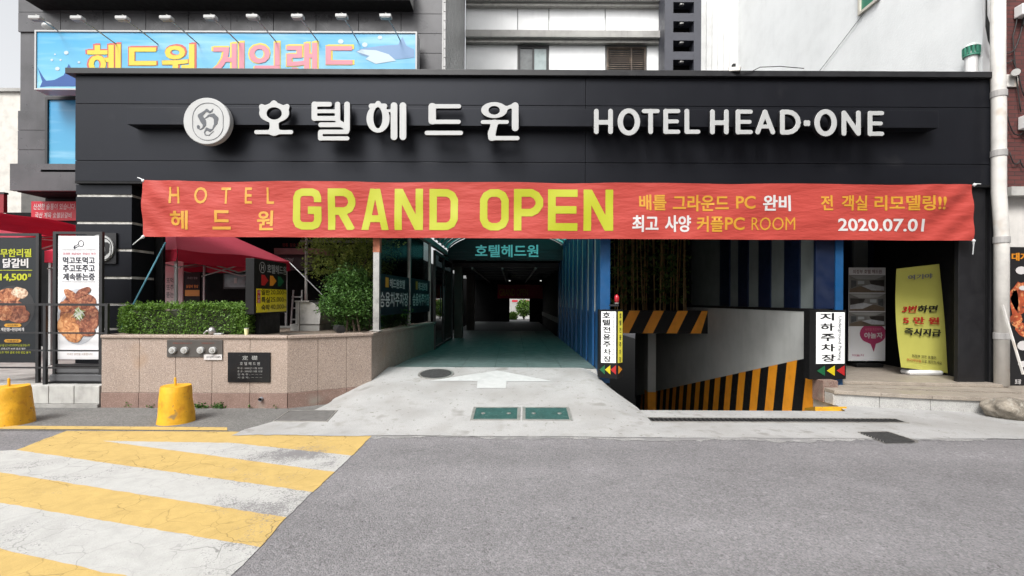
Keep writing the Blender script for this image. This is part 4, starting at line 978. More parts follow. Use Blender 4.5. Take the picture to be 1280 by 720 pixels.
# ------------------------------------------------------------ billboard with gooseneck spotlights
KY = 9.55
BB = thing('billboard', 'long blue billboard with shark pictures and yellow and pink Korean lettering', 'billboard', P(283, 112, KY))
a, b = P(44, 112.5, KY), P(521.5, 37.5, KY); zt_l, zt_r = P(46, 38.8, KY).z, P(521, 36.8, KY).z
zb_ = a.z
zt_ = (zt_l + zt_r) / 2 - 0.02
MB().box(a.x + 0.03, KY + 0.012, zb_ + 0.03, b.x - 0.03, KY + 0.25, zt_ - 0.03).build('case', M_white, BB)
MB().box(a.x + 0.035, KY, zb_ + 0.035, b.x - 0.035, KY + 0.011, zt_ - 0.035).build('print_face', sea_mat('sea_print', (0.15, 0.40, 0.54), (0.015, 0.25, 0.46), zb_, zt_), BB)
m = MB(); m.box(a.x, KY - 0.02, zb_, b.x, KY + 0.26, zb_ + 0.03).box(a.x, KY - 0.02, zt_ - 0.03, b.x, KY + 0.26, zt_).box(a.x, KY - 0.02, zb_ + 0.03, a.x + 0.03, KY + 0.26, zt_ - 0.03).box(b.x - 0.03, KY - 0.02, zb_ + 0.03, b.x, KY + 0.26, zt_ - 0.03)
m.build('frame', M_sign, BB)
I_b1 = ink('sea_blue', 22, 84, 160); I_b2 = ink('pale_blue', 120, 160, 205); I_b3 = ink('pale_white', 205, 224, 234); I_ylw = ink('letter_yellow', 236, 214, 60); I_rs = ink('letter_red', 214, 96, 84); I_pk = ink('letter_pink', 224, 142, 158)
px_text('헤드원', 107, 53, 247, 104, KY, I_rs, BB, off=0.055, gap=0.004); px_text('헤드원', 109.5, 55.5, 244.5, 101.5, KY, I_ylw, BB, off=0.03, gap=0.008)
px_text('게임랜드', 262, 51, 448, 104, KY, I_ylw, BB, off=0.055, gap=0.004); px_text('게임랜드', 264.5, 53.5, 445.5, 101.5, KY, I_pk, BB, off=0.028, gap=0.008)
def decal(px, mt, parent, Y, gap, name='printed_shape'):
    m = MB(); m.quad(*[P(u, v, Y) - Vector((0, gap, 0)) for u, v in px][::-1]); return m.build(name, mt, parent)
decal([(47, 84), (54, 96), (58, 101), (68, 100), (80, 94), (86, 80), (92, 90), (110, 96), (110, 108), (60, 108), (50, 109), (53, 102)], I_b1, BB, KY, 0.004)
decal([(445, 64), (455, 60), (480, 57), (498, 56), (503, 46), (508, 57), (518, 62), (518, 72), (500, 74), (470, 74), (452, 69)], I_b2, BB, KY, 0.004)
decal([(446, 65), (452, 62), (470, 63), (486, 68), (495, 76), (470, 80), (457, 74), (462, 70)], I_b3, BB, KY, 0.006)
for u, v, r in ((72, 86, 2.5), (65, 75, 1.5), (83, 66, 2.5), (76, 75, 1.2), (99, 78, 1.5), (69, 68, 1), (475, 47, 2.5), (426, 52, 3), (456, 56, 3)):
    decal([(u + r * math.cos(k * 0.785) * 1.2, v + r * math.sin(k * 0.785)) for k in range(8)], I_b3, BB, KY, 0.0045)
sp = None
ups = [(47, 24.0, 72, 38), (99, 24.3, 145, 55), (155, 24.3, 197, 55), (210, 24.0, 248, 55), (265, 23.2, 298, 53), (318, 22.3, 345, 52), (374, 22.2, 397, 51), (429, 21.8, 447, 51), (484, 21.8, 500, 50)]
for k, (u, v, u2, v2) in enumerate(ups):
    q = P(u2, v2, KY); fy = 8.66; p = P(u, v, fy)
    lab = 'white billboard spotlight on a long arm, ' + ['leftmost of the nine', 'second from the left', 'third from the left', 'fourth from the left', 'middle one of the nine', 'sixth from the left', 'third from the right', 'second from the right', 'rightmost of the nine'][k]
    t = thing('billboard_spotlight', lab, 'spotlight', q, 'spotlights over the billboard')
    MB().tube([q, p.lerp(q, 0.35) + Vector((0, 0, 0.02)), p], 0.011, 6).build('arm', M_galv, t)
    MB().box(p.x - 0.13, fy - 0.05, p.z - 0.015, p.x + 0.08, fy + 0.06, p.z + 0.045).build('lamp_housing', M_sign, t, bevel=0.012)
    MB().box(p.x - 0.10, fy - 0.04, p.z - 0.022, p.x + 0.05, fy + 0.05, p.z - 0.0155).build('lens', M_galv, t)
    MB().tube([(p.x - 0.04, fy, p.z + 0.045), (p.x - 0.03, fy, p.z + 0.085), (p.x + 0.02, fy + 0.02, p.z + 0.05)], 0.007, 6).build('hook', M_galv, t)
c = P(60, 37, KY + 0.1)
t = thing('flood_lamp', 'round white lamp on the top left corner of the billboard', 'lamp', c)
MB().lathe([(0.03, -0.06), (0.09, -0.02), (0.095, 0.03), (0.05, 0.08), (0.01, 0.09)], c + Vector((0, 0, 0.05)), n=16).build('lamp_head', M_sign, t, smooth=True); MB().tube([c - Vector((0, 0, 0.06)), c], 0.02, 8).build('bracket', M_galv, t)

# ------------------------------------------------------------ passage: arched glazed canopy, sign, walls
AX0, AX1, AZ, RISE = -1.86, 1.60, 2.98, 0.58
def arch(x): s = (x - AX0) / (AX1 - AX0); return AZ + RISE * (1 - (2 * s - 1) ** 2) ** 0.62 if 0 < s < 1 else AZ
VC = thing('arched_canopy', 'arched canopy of pale ribs and teal sheets over the passage', 'canopy', (-0.1, 11, AZ))
xs = [AX0 + (AX1 - AX0) * (0.5 - 0.5 * math.cos(math.pi * k / 20)) for k in range(21)]
for k in range(11):
    y = 8.16 + k * 0.575
    MB().tube([(x, y, arch(x)) for x in xs], 0.028, 6).build('rib', M_sign, VC)
    if k < 10:
        m = MB()
        for x in xs: m.v += [(x, y + 0.02, arch(x) + 0.034), (x, y + 0.555, arch(x) + 0.034)]
        for i in range(20): m.f.append((2 * i, 2 * i + 1, 2 * i + 3, 2 * i + 2))
        m.build('glazing_sheet', M_poly, VC, smooth=True)
for x in (AX0 - 0.06, AX1 + 0.02): MB().box(x - 0.05, 8.12, AZ - 0.14, x + 0.05, 13.95, AZ - 0.02).build('eaves_beam', M_galv, VC)
# end panel with the teal neon hotel name
PS = thing('passage_sign', 'dark arched end panel with teal Korean hotel name over the passage', 'sign', (-0.1, 13.9, 2.68))
pts = [(AX0 - 0.1, 13.95, 2.70), (AX1 + 0.1, 13.95, 2.70)] + [(x, 13.95, arch(x) - 0.04) for x in reversed(xs)]
MB().prism(pts, (0, 0.05, 0)).build('end_panel', mat('teal_black_panel', (0.012, 0.03, 0.035), 0.4, var=0.1), PS)
for k in range(7): MB().box(AX0, 13.935, 2.74 + k * 0.085, AX1, 13.949, 2.80 + k * 0.085).build('panel_slat', MATS['teal_black_panel'], PS) if k < 4 else None
px_text('호텔헤드원', 594, 306, 673, 321.5, 13.9, mat('teal_neon', (0.10, 0.42, 0.42), 0.5, var=0, emit=0.25), PS, off=0.02, gap=0.005)
# passage shell beyond
PW = thing('passage_shell', 'dark covered passage running through the building', 'building', (-0.2, 20, FZ))
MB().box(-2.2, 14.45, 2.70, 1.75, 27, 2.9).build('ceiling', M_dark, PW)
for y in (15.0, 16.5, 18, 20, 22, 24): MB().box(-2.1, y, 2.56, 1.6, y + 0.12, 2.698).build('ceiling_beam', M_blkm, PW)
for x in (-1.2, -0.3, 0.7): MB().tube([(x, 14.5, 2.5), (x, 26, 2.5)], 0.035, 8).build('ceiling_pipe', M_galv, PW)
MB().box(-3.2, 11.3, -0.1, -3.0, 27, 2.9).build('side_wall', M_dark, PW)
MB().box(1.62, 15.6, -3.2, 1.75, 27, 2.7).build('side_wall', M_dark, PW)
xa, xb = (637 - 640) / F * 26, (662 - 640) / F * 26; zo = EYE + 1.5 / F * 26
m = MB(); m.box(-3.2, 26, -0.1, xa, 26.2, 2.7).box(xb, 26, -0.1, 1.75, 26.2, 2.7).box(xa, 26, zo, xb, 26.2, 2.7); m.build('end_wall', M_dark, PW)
m = MB(); m.box(-1.75, 14.6, FZ, -1.5, 14.9, 2.56).build('pillar', mat('brown_pillar', (0.06, 0.04, 0.03), 0.6), PW); MB().box(-1.75, 18.6, FZ, -1.45, 18.9, 2.56).build('pillar', MATS['brown_pillar'], PW)
t = thing('hanging_banner', 'dim red stand-in for the reflected GRAND OPEN banner deep inside the dark passage', 'banner', P(652, 374, 25.5))  # solid cloth in place of the front banner's reflection in far glass
a, b = P(622, 373, 25.5), P(697, 356, 25.5); MB().box(a.x, 25.5, a.z, b.x, 25.52, b.z).build('cloth', M_red, t); px_text('GRAND OPEN', 624, 361, 660, 370, 25.5, I_gold, t, off=0.02, gap=0.01)
for u, v in ((637, 350.5), (676, 350.5)):
    c = P(u, v, 19); t = thing('ceiling_lamp', 'tiny ceiling lamp in the dark passage, ' + ('left one' if u < 650 else 'right one'), 'lamp', c, 'passage ceiling lamps')
    MB().lathe([(0.03, -0.03), (0.035, 0.0)], c, n=12).build('lens', mat('lamp_glow', (0.9, 0.9, 0.85), 0.5, var=0, emit=0.5), t); MB().lathe([(0.065, 0.001), (0.065, 0.3)], c, n=12).build('can', M_blkm, t)
# made-up bright yard, solid stand-in for the street mirrored in the far glass
struct(MB().box(-6, 26.2, -0.1, 6, 34, 0.385).build('mirrored_ground', M_conc, keep=True))
rng = np.random.default_rng(3)
t = thing('mirrored_shrub', 'green shrub added as stand-in for trees mirrored at the passage end', 'shrub', (0.45, 29, 0.385)); c = np.array([0.72, 29, 1.05])
q = rng.normal(size=(1500, 3)); q /= np.linalg.norm(q, axis=1)[:, None]; link('foliage', leaves(c + q * rng.uniform(0.5, 1, (1500, 1)) * [0.5, 0.5, 0.55], 0.07, rng), t, M_lv1); MB().tube([(0.72, 29, 0.38), (0.72, 29, 1)], 0.05, 8).build('stem', M_bark, t)
t2 = thing('mirrored_shrub', 'low shrub on the left added as stand-in for greenery mirrored at the passage end', 'shrub', (0.0, 28.5, 0.385)); c2 = np.array([0.05, 28.5, 0.6]); q = rng.normal(size=(900, 3)); q /= np.linalg.norm(q, axis=1)[:, None]; link('foliage', leaves(c2 + q * rng.uniform(0.4, 1, (900, 1)) * [0.3, 0.3, 0.28], 0.06, rng), t2, M_lv1); MB().tube([(0.05, 28.5, 0.38), (0.05, 28.5, 0.6)], 0.03, 8).build('stem', M_bark, t2)
YW = thing('mirrored_wall', 'wall with red stripes added as stand-in for the street mirrored at the passage end', 'wall', (0, 33, 0.385)); MB().box(-5, 33, 0.385, 5, 33.2, 2.4).build('wall', M_band, YW)
for k in range(8): MB().box(-3.0 + k * 0.75, 32.98, 1.42, -2.62 + k * 0.75, 32.998, 1.55).build('mirrored_red', M_red, YW)

# left side of the passage: glazed screen on the planter wall, dark glass beyond
W0, W1 = Vector((-2.17, 7.48, 0)), Vector((-1.80, 11.2, 0)); WT = 1.03
dW = (W1 - W0).normalized(); nW = Vector((dW.y, -dW.x, 0))
GS = thing('glass_screen', 'tall tinted glass screen with steel posts standing on the planter wall', 'glass screen', W0 + Vector((0, 0, WT)))
def wp(s, z, o=0): q = W0.lerp(W1, s) + nW * o; return Vector((q.x, q.y, z))
stops = [0.10, 0.58, 0.985]
for s in stops[1:]: MB().bar(wp(s, WT + 0.02, -0.1), wp(s, 2.9, -0.1), 0.06).build('post', M_galv, GS)
MB().bar(wp(0.04, 2.93, -0.1), wp(1.0, 2.93, -0.1), 0.07).build('top_rail', M_galv, GS)
for i in range(2): 
    m = MB(); m.quad(wp(stops[i] + 0.012, WT + 0.03, -0.1), wp(stops[i + 1] - 0.012, WT + 0.03, -0.1), wp(stops[i + 1] - 0.012, 2.88, -0.1), wp(stops[i] + 0.012, 2.88, -0.1)); m.build('pane', M_glass, GS)
p = P(471, 414, 7.74); SPt = thing('steel_post', 'bare steel post at the planter corner under the banner', 'post', (p.x, 7.74, WT))
MB().box(p.x - 0.05, 7.69, WT, p.x + 0.05, 7.79, 3.30).build('shaft', M_alu, SPt, bevel=0.004); MB().box(p.x - 0.09, 7.65, WT + 0.021, p.x + 0.09, 7.83, WT + 0.03).build('foot_plate', M_galv, SPt); MB().box(p.x - 0.053, 7.687, 2.30, p.x + 0.053, 7.793, 2.75).build('rusty_band', mat('rust_band', (0.30, 0.10, 0.05), 0.7, var=0.3, scale=8), SPt)
for k, (s0, s1) in enumerate(((0.115, 0.56), (0.60, 0.97))):
    t = thing('glass_sign', 'dark parking sign on the glass screen, ' + ('nearer one beside the steel post' if k == 0 else 'farther one by the dark doorway'), 'sign', wp(s0, 1.2), 'parking signs on the glass')
    z0, z1 = 1.28, 1.98
    MB().prism([wp(s0, z0, -0.09), wp(s1, z0, -0.09), wp(s1, z1, -0.09), wp(s0, z1, -0.09)], nW * 0.012).build('sign_plate', ink('dark_navy', 12, 20, 32), t)
    L_ = s1 - s0; o0 = -0.078
    def wt(body, fa, fb, za, zc, mt, off): lettering(body, wp(s0 + L_ * fa, za, o0), wp(s0 + L_ * fb, za, o0) - wp(s0 + L_ * fa, za, o0), (0, 0, zc - za), mt, t, off=off)
    wt('헤드원호텔', 0.34, 0.84, 1.75, 1.92, I_white, 0.02); wt('승용차주차장', 0.06, 0.96, 1.42, 1.68, I_white, 0.015)
    m = MB(); m.prism([wp(s0 + L_ * 0.22, 1.76, o0), wp(s0 + L_ * 0.31, 1.76, o0), wp(s0 + L_ * 0.31, 1.93, o0), wp(s0 + L_ * 0.22, 1.93, o0)], nW * 0.004); m.build('emblem', I_gold, t)
DG = thing('dark_glass_wall', 'dark glass side wall of the passage beyond the planter', 'glass wall', (-1.78, 13.5, FZ))
for k, (ya, yb) in enumerate(((11.25, 12.6), (12.66, 14.4))):
    MB().quad((-1.80, ya, FZ + 0.06), (-1.80, yb, FZ + 0.06), (-1.80, yb, 2.62), (-1.80, ya, 2.62)).build('pane', M_glassd, DG)
for y in (11.22, 12.63, 14.43): MB().box(-1.83, y - 0.03, FZ, -1.77, y + 0.03, 2.70).build('frame_post', M_blkm, DG)
MB().box(-1.83, 11.26, 2.63, -1.77, 14.39, 2.70).build('frame_rail', M_blkm, DG); MB().box(-1.83, 11.26, FZ, -1.77, 14.39, FZ + 0.055).build('frame_rail', M_blkm, DG)
MB().tube([(-1.76, 12.45, 1.2), (-1.76, 12.45, 1.9)], 0.014, 8).build('pull_handle', M_alu, DG)

# right side of the passage: blue fins
BF = thing('blue_fin_screen', 'row of tall blue metal fins dividing the passage from the ramp', 'screen', (1.5, 11, FZ))
for k in range(10):
    y = 7.88 + k * 0.76
    m = MB(); m.box(1.44, y, 0.2 if k == 0 else FZ - 0.02, 1.60, y + 0.46, 3.40).build('fin', M_blue, BF, bevel=0.004)
    if k < 9: MB().box(1.445, y + 0.462, 1.36, 1.56, y + 0.60, 3.0).build('light_strip', M_ramp_w, BF); MB().box(1.47, y + 0.602, FZ - 0.02, 1.58, y + 0.758, 3.40).build('groove_panel', M_blued, BF); MB().box(1.47, y + 0.462, FZ - 0.02, 1.58, y + 0.60, 1.355).build('lower_panel', M_blued, BF)
c = P(771, 372, 7.82); t = thing('warning_lamp', 'small red beacon on the blue fin above the parking sign', 'lamp', c)
MB().lathe([(0.036, -0.10), (0.04, -0.085), (0.03, -0.08)], c, n=14).build('base', M_galv, t); MB().lathe([(0.034, -0.079), (0.04, -0.02), (0.036, 0.02), (0.018, 0.045), (0.002, 0.05)], c, n=16).build('dome', mat('red_lens', (0.35, 0.012, 0.02), 0.15, var=0), t, smooth=True); MB().box(c.x - 0.12, c.y - 0.02, c.z - 0.14, c.x + 0.03, c.y + 0.02, c.z - 0.111).build('bracket', M_blkm, t)

# ------------------------------------------------------------ the ramp mouth
RX = 4.85
RW = thing('ramp_wall', 'white ramp wall with slanted orange and black stripes along its foot', 'wall', (RX, 8, -0.3))
MB().box(RX, 7.75, -3.2, RX + 0.18, 19, 1.38).build('wall', M_ramp_w, RW)
MB().box(RX - 0.005, 7.70, 1.38, RX + 0.2, 13.39, 1.43).build('coping', M_blk, RW)
def band_z(y): return 0.64 - 0.255 * (y - 7.85)
def floor_z(y): return ramp_z(y)
m = MB(); ys = [7.752, 10, 13, 16, 18.8]
for y in ys: m.v += [(RX - 0.004, y, floor_z(y)), (RX - 0.004, y, band_z(y))]
for i in range(4): m.f.append((2 * i, 2 * i + 1, 2 * i + 3, 2 * i + 2))
m.build('black_band', M_blk, RW)
y = 7.76; k = 0
while y < 18:
    yb, yt = y + 0.0, y - 0.0; w = 0.30
    lo0, lo1, hi0, hi1 = y, y + w, y - 0.16, y - 0.16 + w
    if hi0 < 7.754: hi0 = 7.754
    m = MB(); m.quad((RX - 0.008, lo0, floor_z(lo0)), (RX - 0.008, hi0, band_z(hi0)), (RX - 0.008, max(hi1, 7.76), band_z(max(hi1, 7.76))), (RX - 0.008, lo1, floor_z(lo1)))
    m.build('painted_stripe', M_org, RW); y += 0.60
MB().prism([(RX - 0.01, 7.748, -0.3), (RX + 0.18, 7.748, -0.3), (RX + 0.18, 7.748, 0.36), (RX - 0.01, 7.748, 0.20)], (0, -0.004, 0)).build('painted_end', M_org, RW)
# yellow kerb foot
MB().prism([(RX - 0.42, 7.05, ramp_z(7.05)), (RX - 0.03, 6.95, ramp_z(6.95)), (RX - 0.03, 7.73, ramp_z(7.73)), (RX - 0.16, 7.73, ramp_z(7.73))], (0, 0, 0.075)).build('yellow_kerb', M_bollard, RW)
RH = thing('height_header', 'striped orange and black headroom beam over the ramp mouth', 'beam', (3.2, 12, 0.74))
HY = 11.96; za, zc = EYE - (416 - HZ) / F * HY - 0.0, EYE - (387.5 - HZ) / F * HY
MB().box(1.60, HY, za, RX - 0.002, HY + 0.4, zc).build('beam', M_blk, RH)
for k in range(8):
    u = 777 + 30 * (k - 2) - 8; pts = [P(u + 4, 416, HY), P(u + 17, 416, HY), P(u + 31, 387.5, HY), P(u + 18, 387.5, HY)]
    pts = [Vector((min(max(q.x, 1.62), RX - 0.004), HY - 0.004, za + 0.002 if i < 2 else zc - 0.002)) for i, q in enumerate(pts)]
    if pts[1].x - pts[0].x < 0.02 and pts[2].x - pts[3].x < 0.02: continue
    MB().quad(*pts).build('painted_stripe', M_org, RH)
MB().box(1.60, HY + 0.41, za + 0.005, RX - 0.004, 27, za + 0.2).build('ceiling_slab', M_conc2, RH)
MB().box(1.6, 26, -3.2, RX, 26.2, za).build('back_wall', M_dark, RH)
x = P(815, 450, 13.2).x; CP = thing('basement_pillar', 'white pillar with orange foot inside the basement mouth', 'pillar', (x, 15, -2.6))
yy = 14.2; xa, xb = P(810, 450, yy).x, P(820, 450, yy).x; zz = P(815, 490, yy).z
MB().box(xa, yy, zz, xb, yy + 0.35, za).build('shaft', M_ramp_w, CP); MB().box(xa - 0.002, yy - 0.002, ramp_z(yy) - 0.1, xb + 0.002, yy + 0.352, zz - 0.003).build('orange_foot', M_org, CP)

# bamboo bed above the ramp mouth
BBd = thing('bamboo_planter', 'dark planter box and screen behind the bamboo over the ramp', 'planter', (3.2, 12.6, 0.74)); MB().box(1.62, HY + 0.405, za + 0.205, RX - 0.01, 13.4, 1.22).build('soil_box', M_soil, BBd); MB().box(1.62, 13.4, 0.735, RX + 0.2, 13.5, 3.40).build('back_screen', M_dark, BBd)
rng = np.random.default_rng(5); stem0 = None; lv0 = None
for k in range(44):
    x = 1.78 + 3.0 * (k + random.uniform(-0.4, 0.4)) / 44; y = random.uniform(12.45, 13.2)
    x = max(1.75, min(RX - 0.15, x)); lean = random.uniform(-0.05, 0.05)
    t = thing('bamboo', 'thin brown bamboo cane in the dark bed above the ramp', 'bamboo', (x, y, 1.22), 'bamboo canes above the ramp')
    if stem0 is None:
        m = MB(); pr = []
        for i in range(9): z = 1.22 + i * 0.26; m.lathe([(0.017, z), (0.0155, z + 0.01), (0.0155, z + 0.24), (0.018, z + 0.256)], (x, y, 0), n=7)
        stem0 = m.build('cane', M_wood, t)
        pt = np.column_stack([x + rng.normal(0, 0.10, 70), y + rng.normal(0, 0.10, 70), rng.uniform(1.5, 3.2, 70)]); lv0 = link('foliage', leaves(pt, 0.07, rng, 0.0), t, M_lv4)
    else:
        for o in ((stem0, lv0) if k % 2 == 0 else (stem0,)):
            q = o.copy(); C.objects.link(q); q.parent = t; q.location = (0, 0, 0); q.rotation_euler = (random.uniform(-0.02, 0.02), lean, random.uniform(0, 6))

# blue and grey fin wall beyond the ramp
RF = thing('striped_fin_wall', 'wall of alternating grey and navy vertical panels above the ramp wall', 'wall', (RX, 9.5, 1.43))
MB().box(RX + 0.12, 7.78, 1.432, RX + 0.24, 13.4, 3.40).build('wall', M_grnpan, RF)
def uy(u): return F * (RX + 0.1) / (u - 640)
for ua, ub in ((900, 912), (923, 935), (948.5, 963), (980.5, 999.5)):
    MB().box(RX + 0.09, uy(ub), 1.433, RX + 0.119, uy(ua), 3.40).build('navy_fin', M_blued, RF)
x0, x1 = P(1019.5, 340, 7.72).x, P(1043, 340, 7.72).x
MB().box(x0, 7.715, 1.433, x1, 7.775, 3.34).build('navy_fin', M_blued, RF); MB().box(x1 + 0.006, 7.70, 0.2, P(1053, 340, 7.72).x, 7.775, 3.34).build('blue_post', M_blue, RF)

# vertical parking signs
def arrow(parent, c, w, h, right, up, n, mt, flip=-1):
    p = [c - right * (w / 2) * -flip, c + right * (w / 2) * -flip + up * h / 2, c + right * (w / 2) * -flip - up * h / 2]
    p = [c + right * flip * w / 2, c - right * flip * w / 2 + up * h / 2, c - right * flip * w / 2 - up * h / 2]
    MB().prism(p, n * 0.004).build('arrow', mt, parent)
PSn = thing('parking_sign', 'narrow vertical sign box for hotel parking on the blue fin left of the ramp', 'sign', P(763, 472, 7.75))
A, B_, Cc = P(748.5, 470, 7.74), P(771.5, 474, 7.70), P(778.5, 472, 7.80); zt3, zb3 = P(760, 387, 7.72).z, P(760, 472, 7.72).z
m = MB(); m.prism([(A.x, A.y, zb3), (B_.x, B_.y, zb3 - 0.02), (Cc.x, Cc.y, zb3), (Cc.x, 7.875, zb3), (A.x, 7.875, zb3)], (0, 0, zt3 - zb3)); m.build('sign_box', M_blk, PSn)
def panel_between(p, q, f0, f1, z0, z1, mt, parent, gap, name='face_panel'):
    p, q = Vector((p.x, p.y, 0)), Vector((q.x, q.y, 0)); d = q - p; n = Vector((d.y, -d.x, 0)).normalized()
    a, b = p + d * f0 + n * gap, p + d * f1 + n * gap
    m = MB(); m.prism([(a.x, a.y, z0), (b.x, b.y, z0), (b.x, b.y, z1), (a.x, a.y, z1)], n * 0.004); o = m.build(name, mt, parent); return a + n * 0.004, b + n * 0.004, n
zf = P(760, 453.5, 7.72).z
a, b, n = panel_between(A, B_, 0.12, 0.92, zf, zt3 - 0.03, mat('lit_white_face', (0.72, 0.73, 0.72), 0.4, var=0.02, emit=0.12), PSn, 0.002)
hgt = zt3 - 0.03 - zf; d = b - a
for i, ch in enumerate('호텔전용주차장'):
    s = i / 7; o = Vector((a.x, a.y, zt3 - 0.03 - hgt * (s + 0.128))) + d * (0.07 + 0.012 * i); lettering(ch, o, d * 0.54, (0, 0, hgt * 0.118), I_black, PSn, off=0.025, gap=0.003)
o = Vector((a.x, a.y, zt3 - 0.06)) + d * 0.74; lettering('the hotel\'s Private parking lot', o, (0, 0, -hgt * 0.93), d * 0.17, I_grey, PSn, off=0.004, gap=0.003)
a2, b2, n2 = panel_between(B_, Cc, 0.08, 0.85, zf, zt3 - 0.03, mat('lit_yellow_face', (0.62, 0.56, 0.06), 0.4, var=0.03, emit=0.05), PSn, 0.002); d2 = b2 - a2
for i, ch in enumerate('호텔전용주차장'):
    o = Vector((a2.x, a2.y, zt3 - 0.03 - hgt * (i / 7 + 0.128))) + d2 * 0.25; lettering(ch, o, d2 * 0.45, (0, 0, hgt * 0.10), I_black, PSn, off=0.02, gap=0.003)
for k, mt in enumerate((I_grn, I_yell, I_red)):
    q = Vector((A.x, A.y, 0)).lerp(Vector((B_.x, B_.y, 0)), 0.18 + 0.30 * k); q.z = zf - 0.11; arrow(PSn, q + n * 0.004, 0.085, 0.15, d.normalized(), Vector((0, 0, 1)), n, mt, -1)
q = Vector((B_.x, B_.y, 0)).lerp(Vector((Cc.x, Cc.y, 0)), 0.5); q.z = zf - 0.11; arrow(PSn, q + n2 * 0.004, 0.10, 0.13, d2.normalized(), Vector((0, 0, 1)), n2, I_orng, 1)
US = thing('parking_sign', 'vertical Underground Parking sign box right of the ramp by the steps', 'sign', P(1036, 473, 7.6))
A, B_ = P(1012, 472, 7.56), P(1057.5, 472, 7.62); zt3, zb3 = P(1035, 387.5, 7.6).z, P(1035, 474, 7.6).z
m = MB(); m.prism([(A.x, A.y, zb3), (B_.x, B_.y, zb3), (B_.x, 7.72, zb3), (A.x, 7.72, zb3)], (0, 0, zt3 - zb3)); m.build('sign_box', M_blk, US, bevel=0.004)
zf = P(1035, 454.5, 7.6).z
a, b, n = panel_between(A, B_, 0.17, 0.95, zf, zt3 - 0.035, MATS['lit_white_face'], US, 0.002); d = b - a; hgt = zt3 - 0.035 - zf
for i, ch in enumerate('지하주차장'):
    o = Vector((a.x, a.y, zt3 - 0.035 - hgt * (i / 5 + 0.16))) + d * (0.12 + 0.015 * i); lettering(ch, o, d * 0.50, (0, 0, hgt * 0.145), I_black, US, off=0.028, gap=0.003)
o = Vector((a.x, a.y, zt3 - 0.10)) + d * 0.74; lettering('Underground Parking', o, (0, 0, -hgt * 0.86), d * 0.15, I_slate, US, off=0.008, gap=0.003)
for k, mt in enumerate((I_grn, I_yell, I_red)):
    q = Vector((A.x, A.y, 0)).lerp(Vector((B_.x, B_.y, 0)), 0.30 + 0.27 * k); q.z = zf - 0.11; arrow(US, q + n * 0.004, 0.135, 0.16, d.normalized(), Vector((0, 0, 1)), n, mt, -1)

# ------------------------------------------------------------ entrance steps, stands and pillars on the right
ST = thing('entrance_steps', 'grey granite entrance steps with brown slab top on the right', 'steps', (6.3, 7.5, 0))
sx = [4.80, 5.35, 5.95, 6.6, 7.25, 8.2]; sy = [7.22, 7.02, 6.86, 6.72, 6.62, 6.55]; SZ = 0.225
for i in range(5):
    MB().prism([(sx[i] + 0.004, sy[i], 0.0), (sx[i + 1] - 0.004, sy[i + 1], 0.0), (sx[i + 1] - 0.004, sy[i + 1] + 0.2, 0.0), (sx[i] + 0.004, sy[i] + 0.2, 0.0)], (0, 0, SZ - 0.055)).build('riser_stone', M_grang, ST, bevel=0.006)
    M_slab = mat('brown_slab', (0.26, 0.225, 0.185), 0.5, var=0.15, scale=5, speck=[(90, 0.58, 0.68, (0.15, 0.12, 0.1)), (110, 0.58, 0.68, (0.4, 0.36, 0.32))])
    MB().prism([(sx[i] + 0.003, sy[i] - 0.03, SZ - 0.053), (sx[i + 1] - 0.003, sy[i + 1] - 0.03, SZ - 0.053), (sx[i + 1] - 0.003, sy[i + 1] + 0.40, SZ - 0.053), (sx[i] + 0.003, sy[i] + 0.40, SZ - 0.053)], (0, 0, 0.053)).build('tread_slab', M_slab, ST, bevel=0.005)
m = MB(); m.prism([(4.95, 7.63, 0.0), (8.2, 6.97, 0.0), (8.2, 12, 0.0), (5.15, 12, 0.0), (5.15, 7.95, 0)], (0, 0, SZ - 0.004)); m.build('landing', M_slab, ST)
m = MB(); m.prism([(5.06, 7.78, SZ - 0.003), (7.7, 7.50, SZ - 0.003), (7.7, 11.9, SZ - 0.003), (5.06, 11.9, SZ - 0.003)], (0, 0, 0.05)); m.build('upper_slab', M_slab, ST, bevel=0.006)
MB().box(4.79, 7.43, 0.0, 5.02, 7.70, 0.33).build('end_block', M_granb, ST, bevel=0.006)
# back wall of the entrance: dark, blue and teal strips
EW = thing('entrance_wall', 'dark entrance wall with blue and teal vertical panels behind the banner stands', 'wall', (6.4, 10.2, 0.27))
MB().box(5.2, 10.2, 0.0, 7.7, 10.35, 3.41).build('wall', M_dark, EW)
for u0, u1, mt in ((1053, 1062, M_blued), (1064, 1082, M_grnpan), (1084, 1100, M_blued), (1105, 1113, M_blue), (1114, 1135, M_grnpan), (1137, 1150, M_blued)):
    y = 10.19; MB().box((u0 - 640) / F * y, 10.13, 0.272, (u1 - 640) / F * y, 10.197, 3.41).build('panel_strip', mt, EW)
MB().box(P(1184, 340, 8.6).x, 8.58, 0.272, P(1191, 340, 8.6).x, 8.7, 3.41).build('blue_post', M_blue, EW); MB().box(P(1192, 340, 8.3).x + 0.0, 8.3, 0.272, 7.7, 10.19, 3.41).build('side_panel', M_blk, EW)
RP = thing('black_pillar', 'black panelled pillar at the right end below the fascia', 'pillar', (7.3, 7.7, SZ))
x0, x1 = P(1198, 400, 7.72).x, P(1252, 400, 7.72).x; xm = x0 + (x1 - x0) * 0.70
MB().box(x0, 7.72, SZ - 0.003, xm - 0.06, 7.80, 3.38).build('panel', M_fasc2, RP, bevel=0.006); MB().box(xm - 0.058, 7.75, SZ - 0.003, xm + 0.0, 7.80, 3.38).build('recess', M_blk, RP); MB().box(xm + 0.002, 7.70, SZ - 0.003, x1 - 0.03, 7.80, 3.38).build('panel', M_fasc2, RP, bevel=0.006)

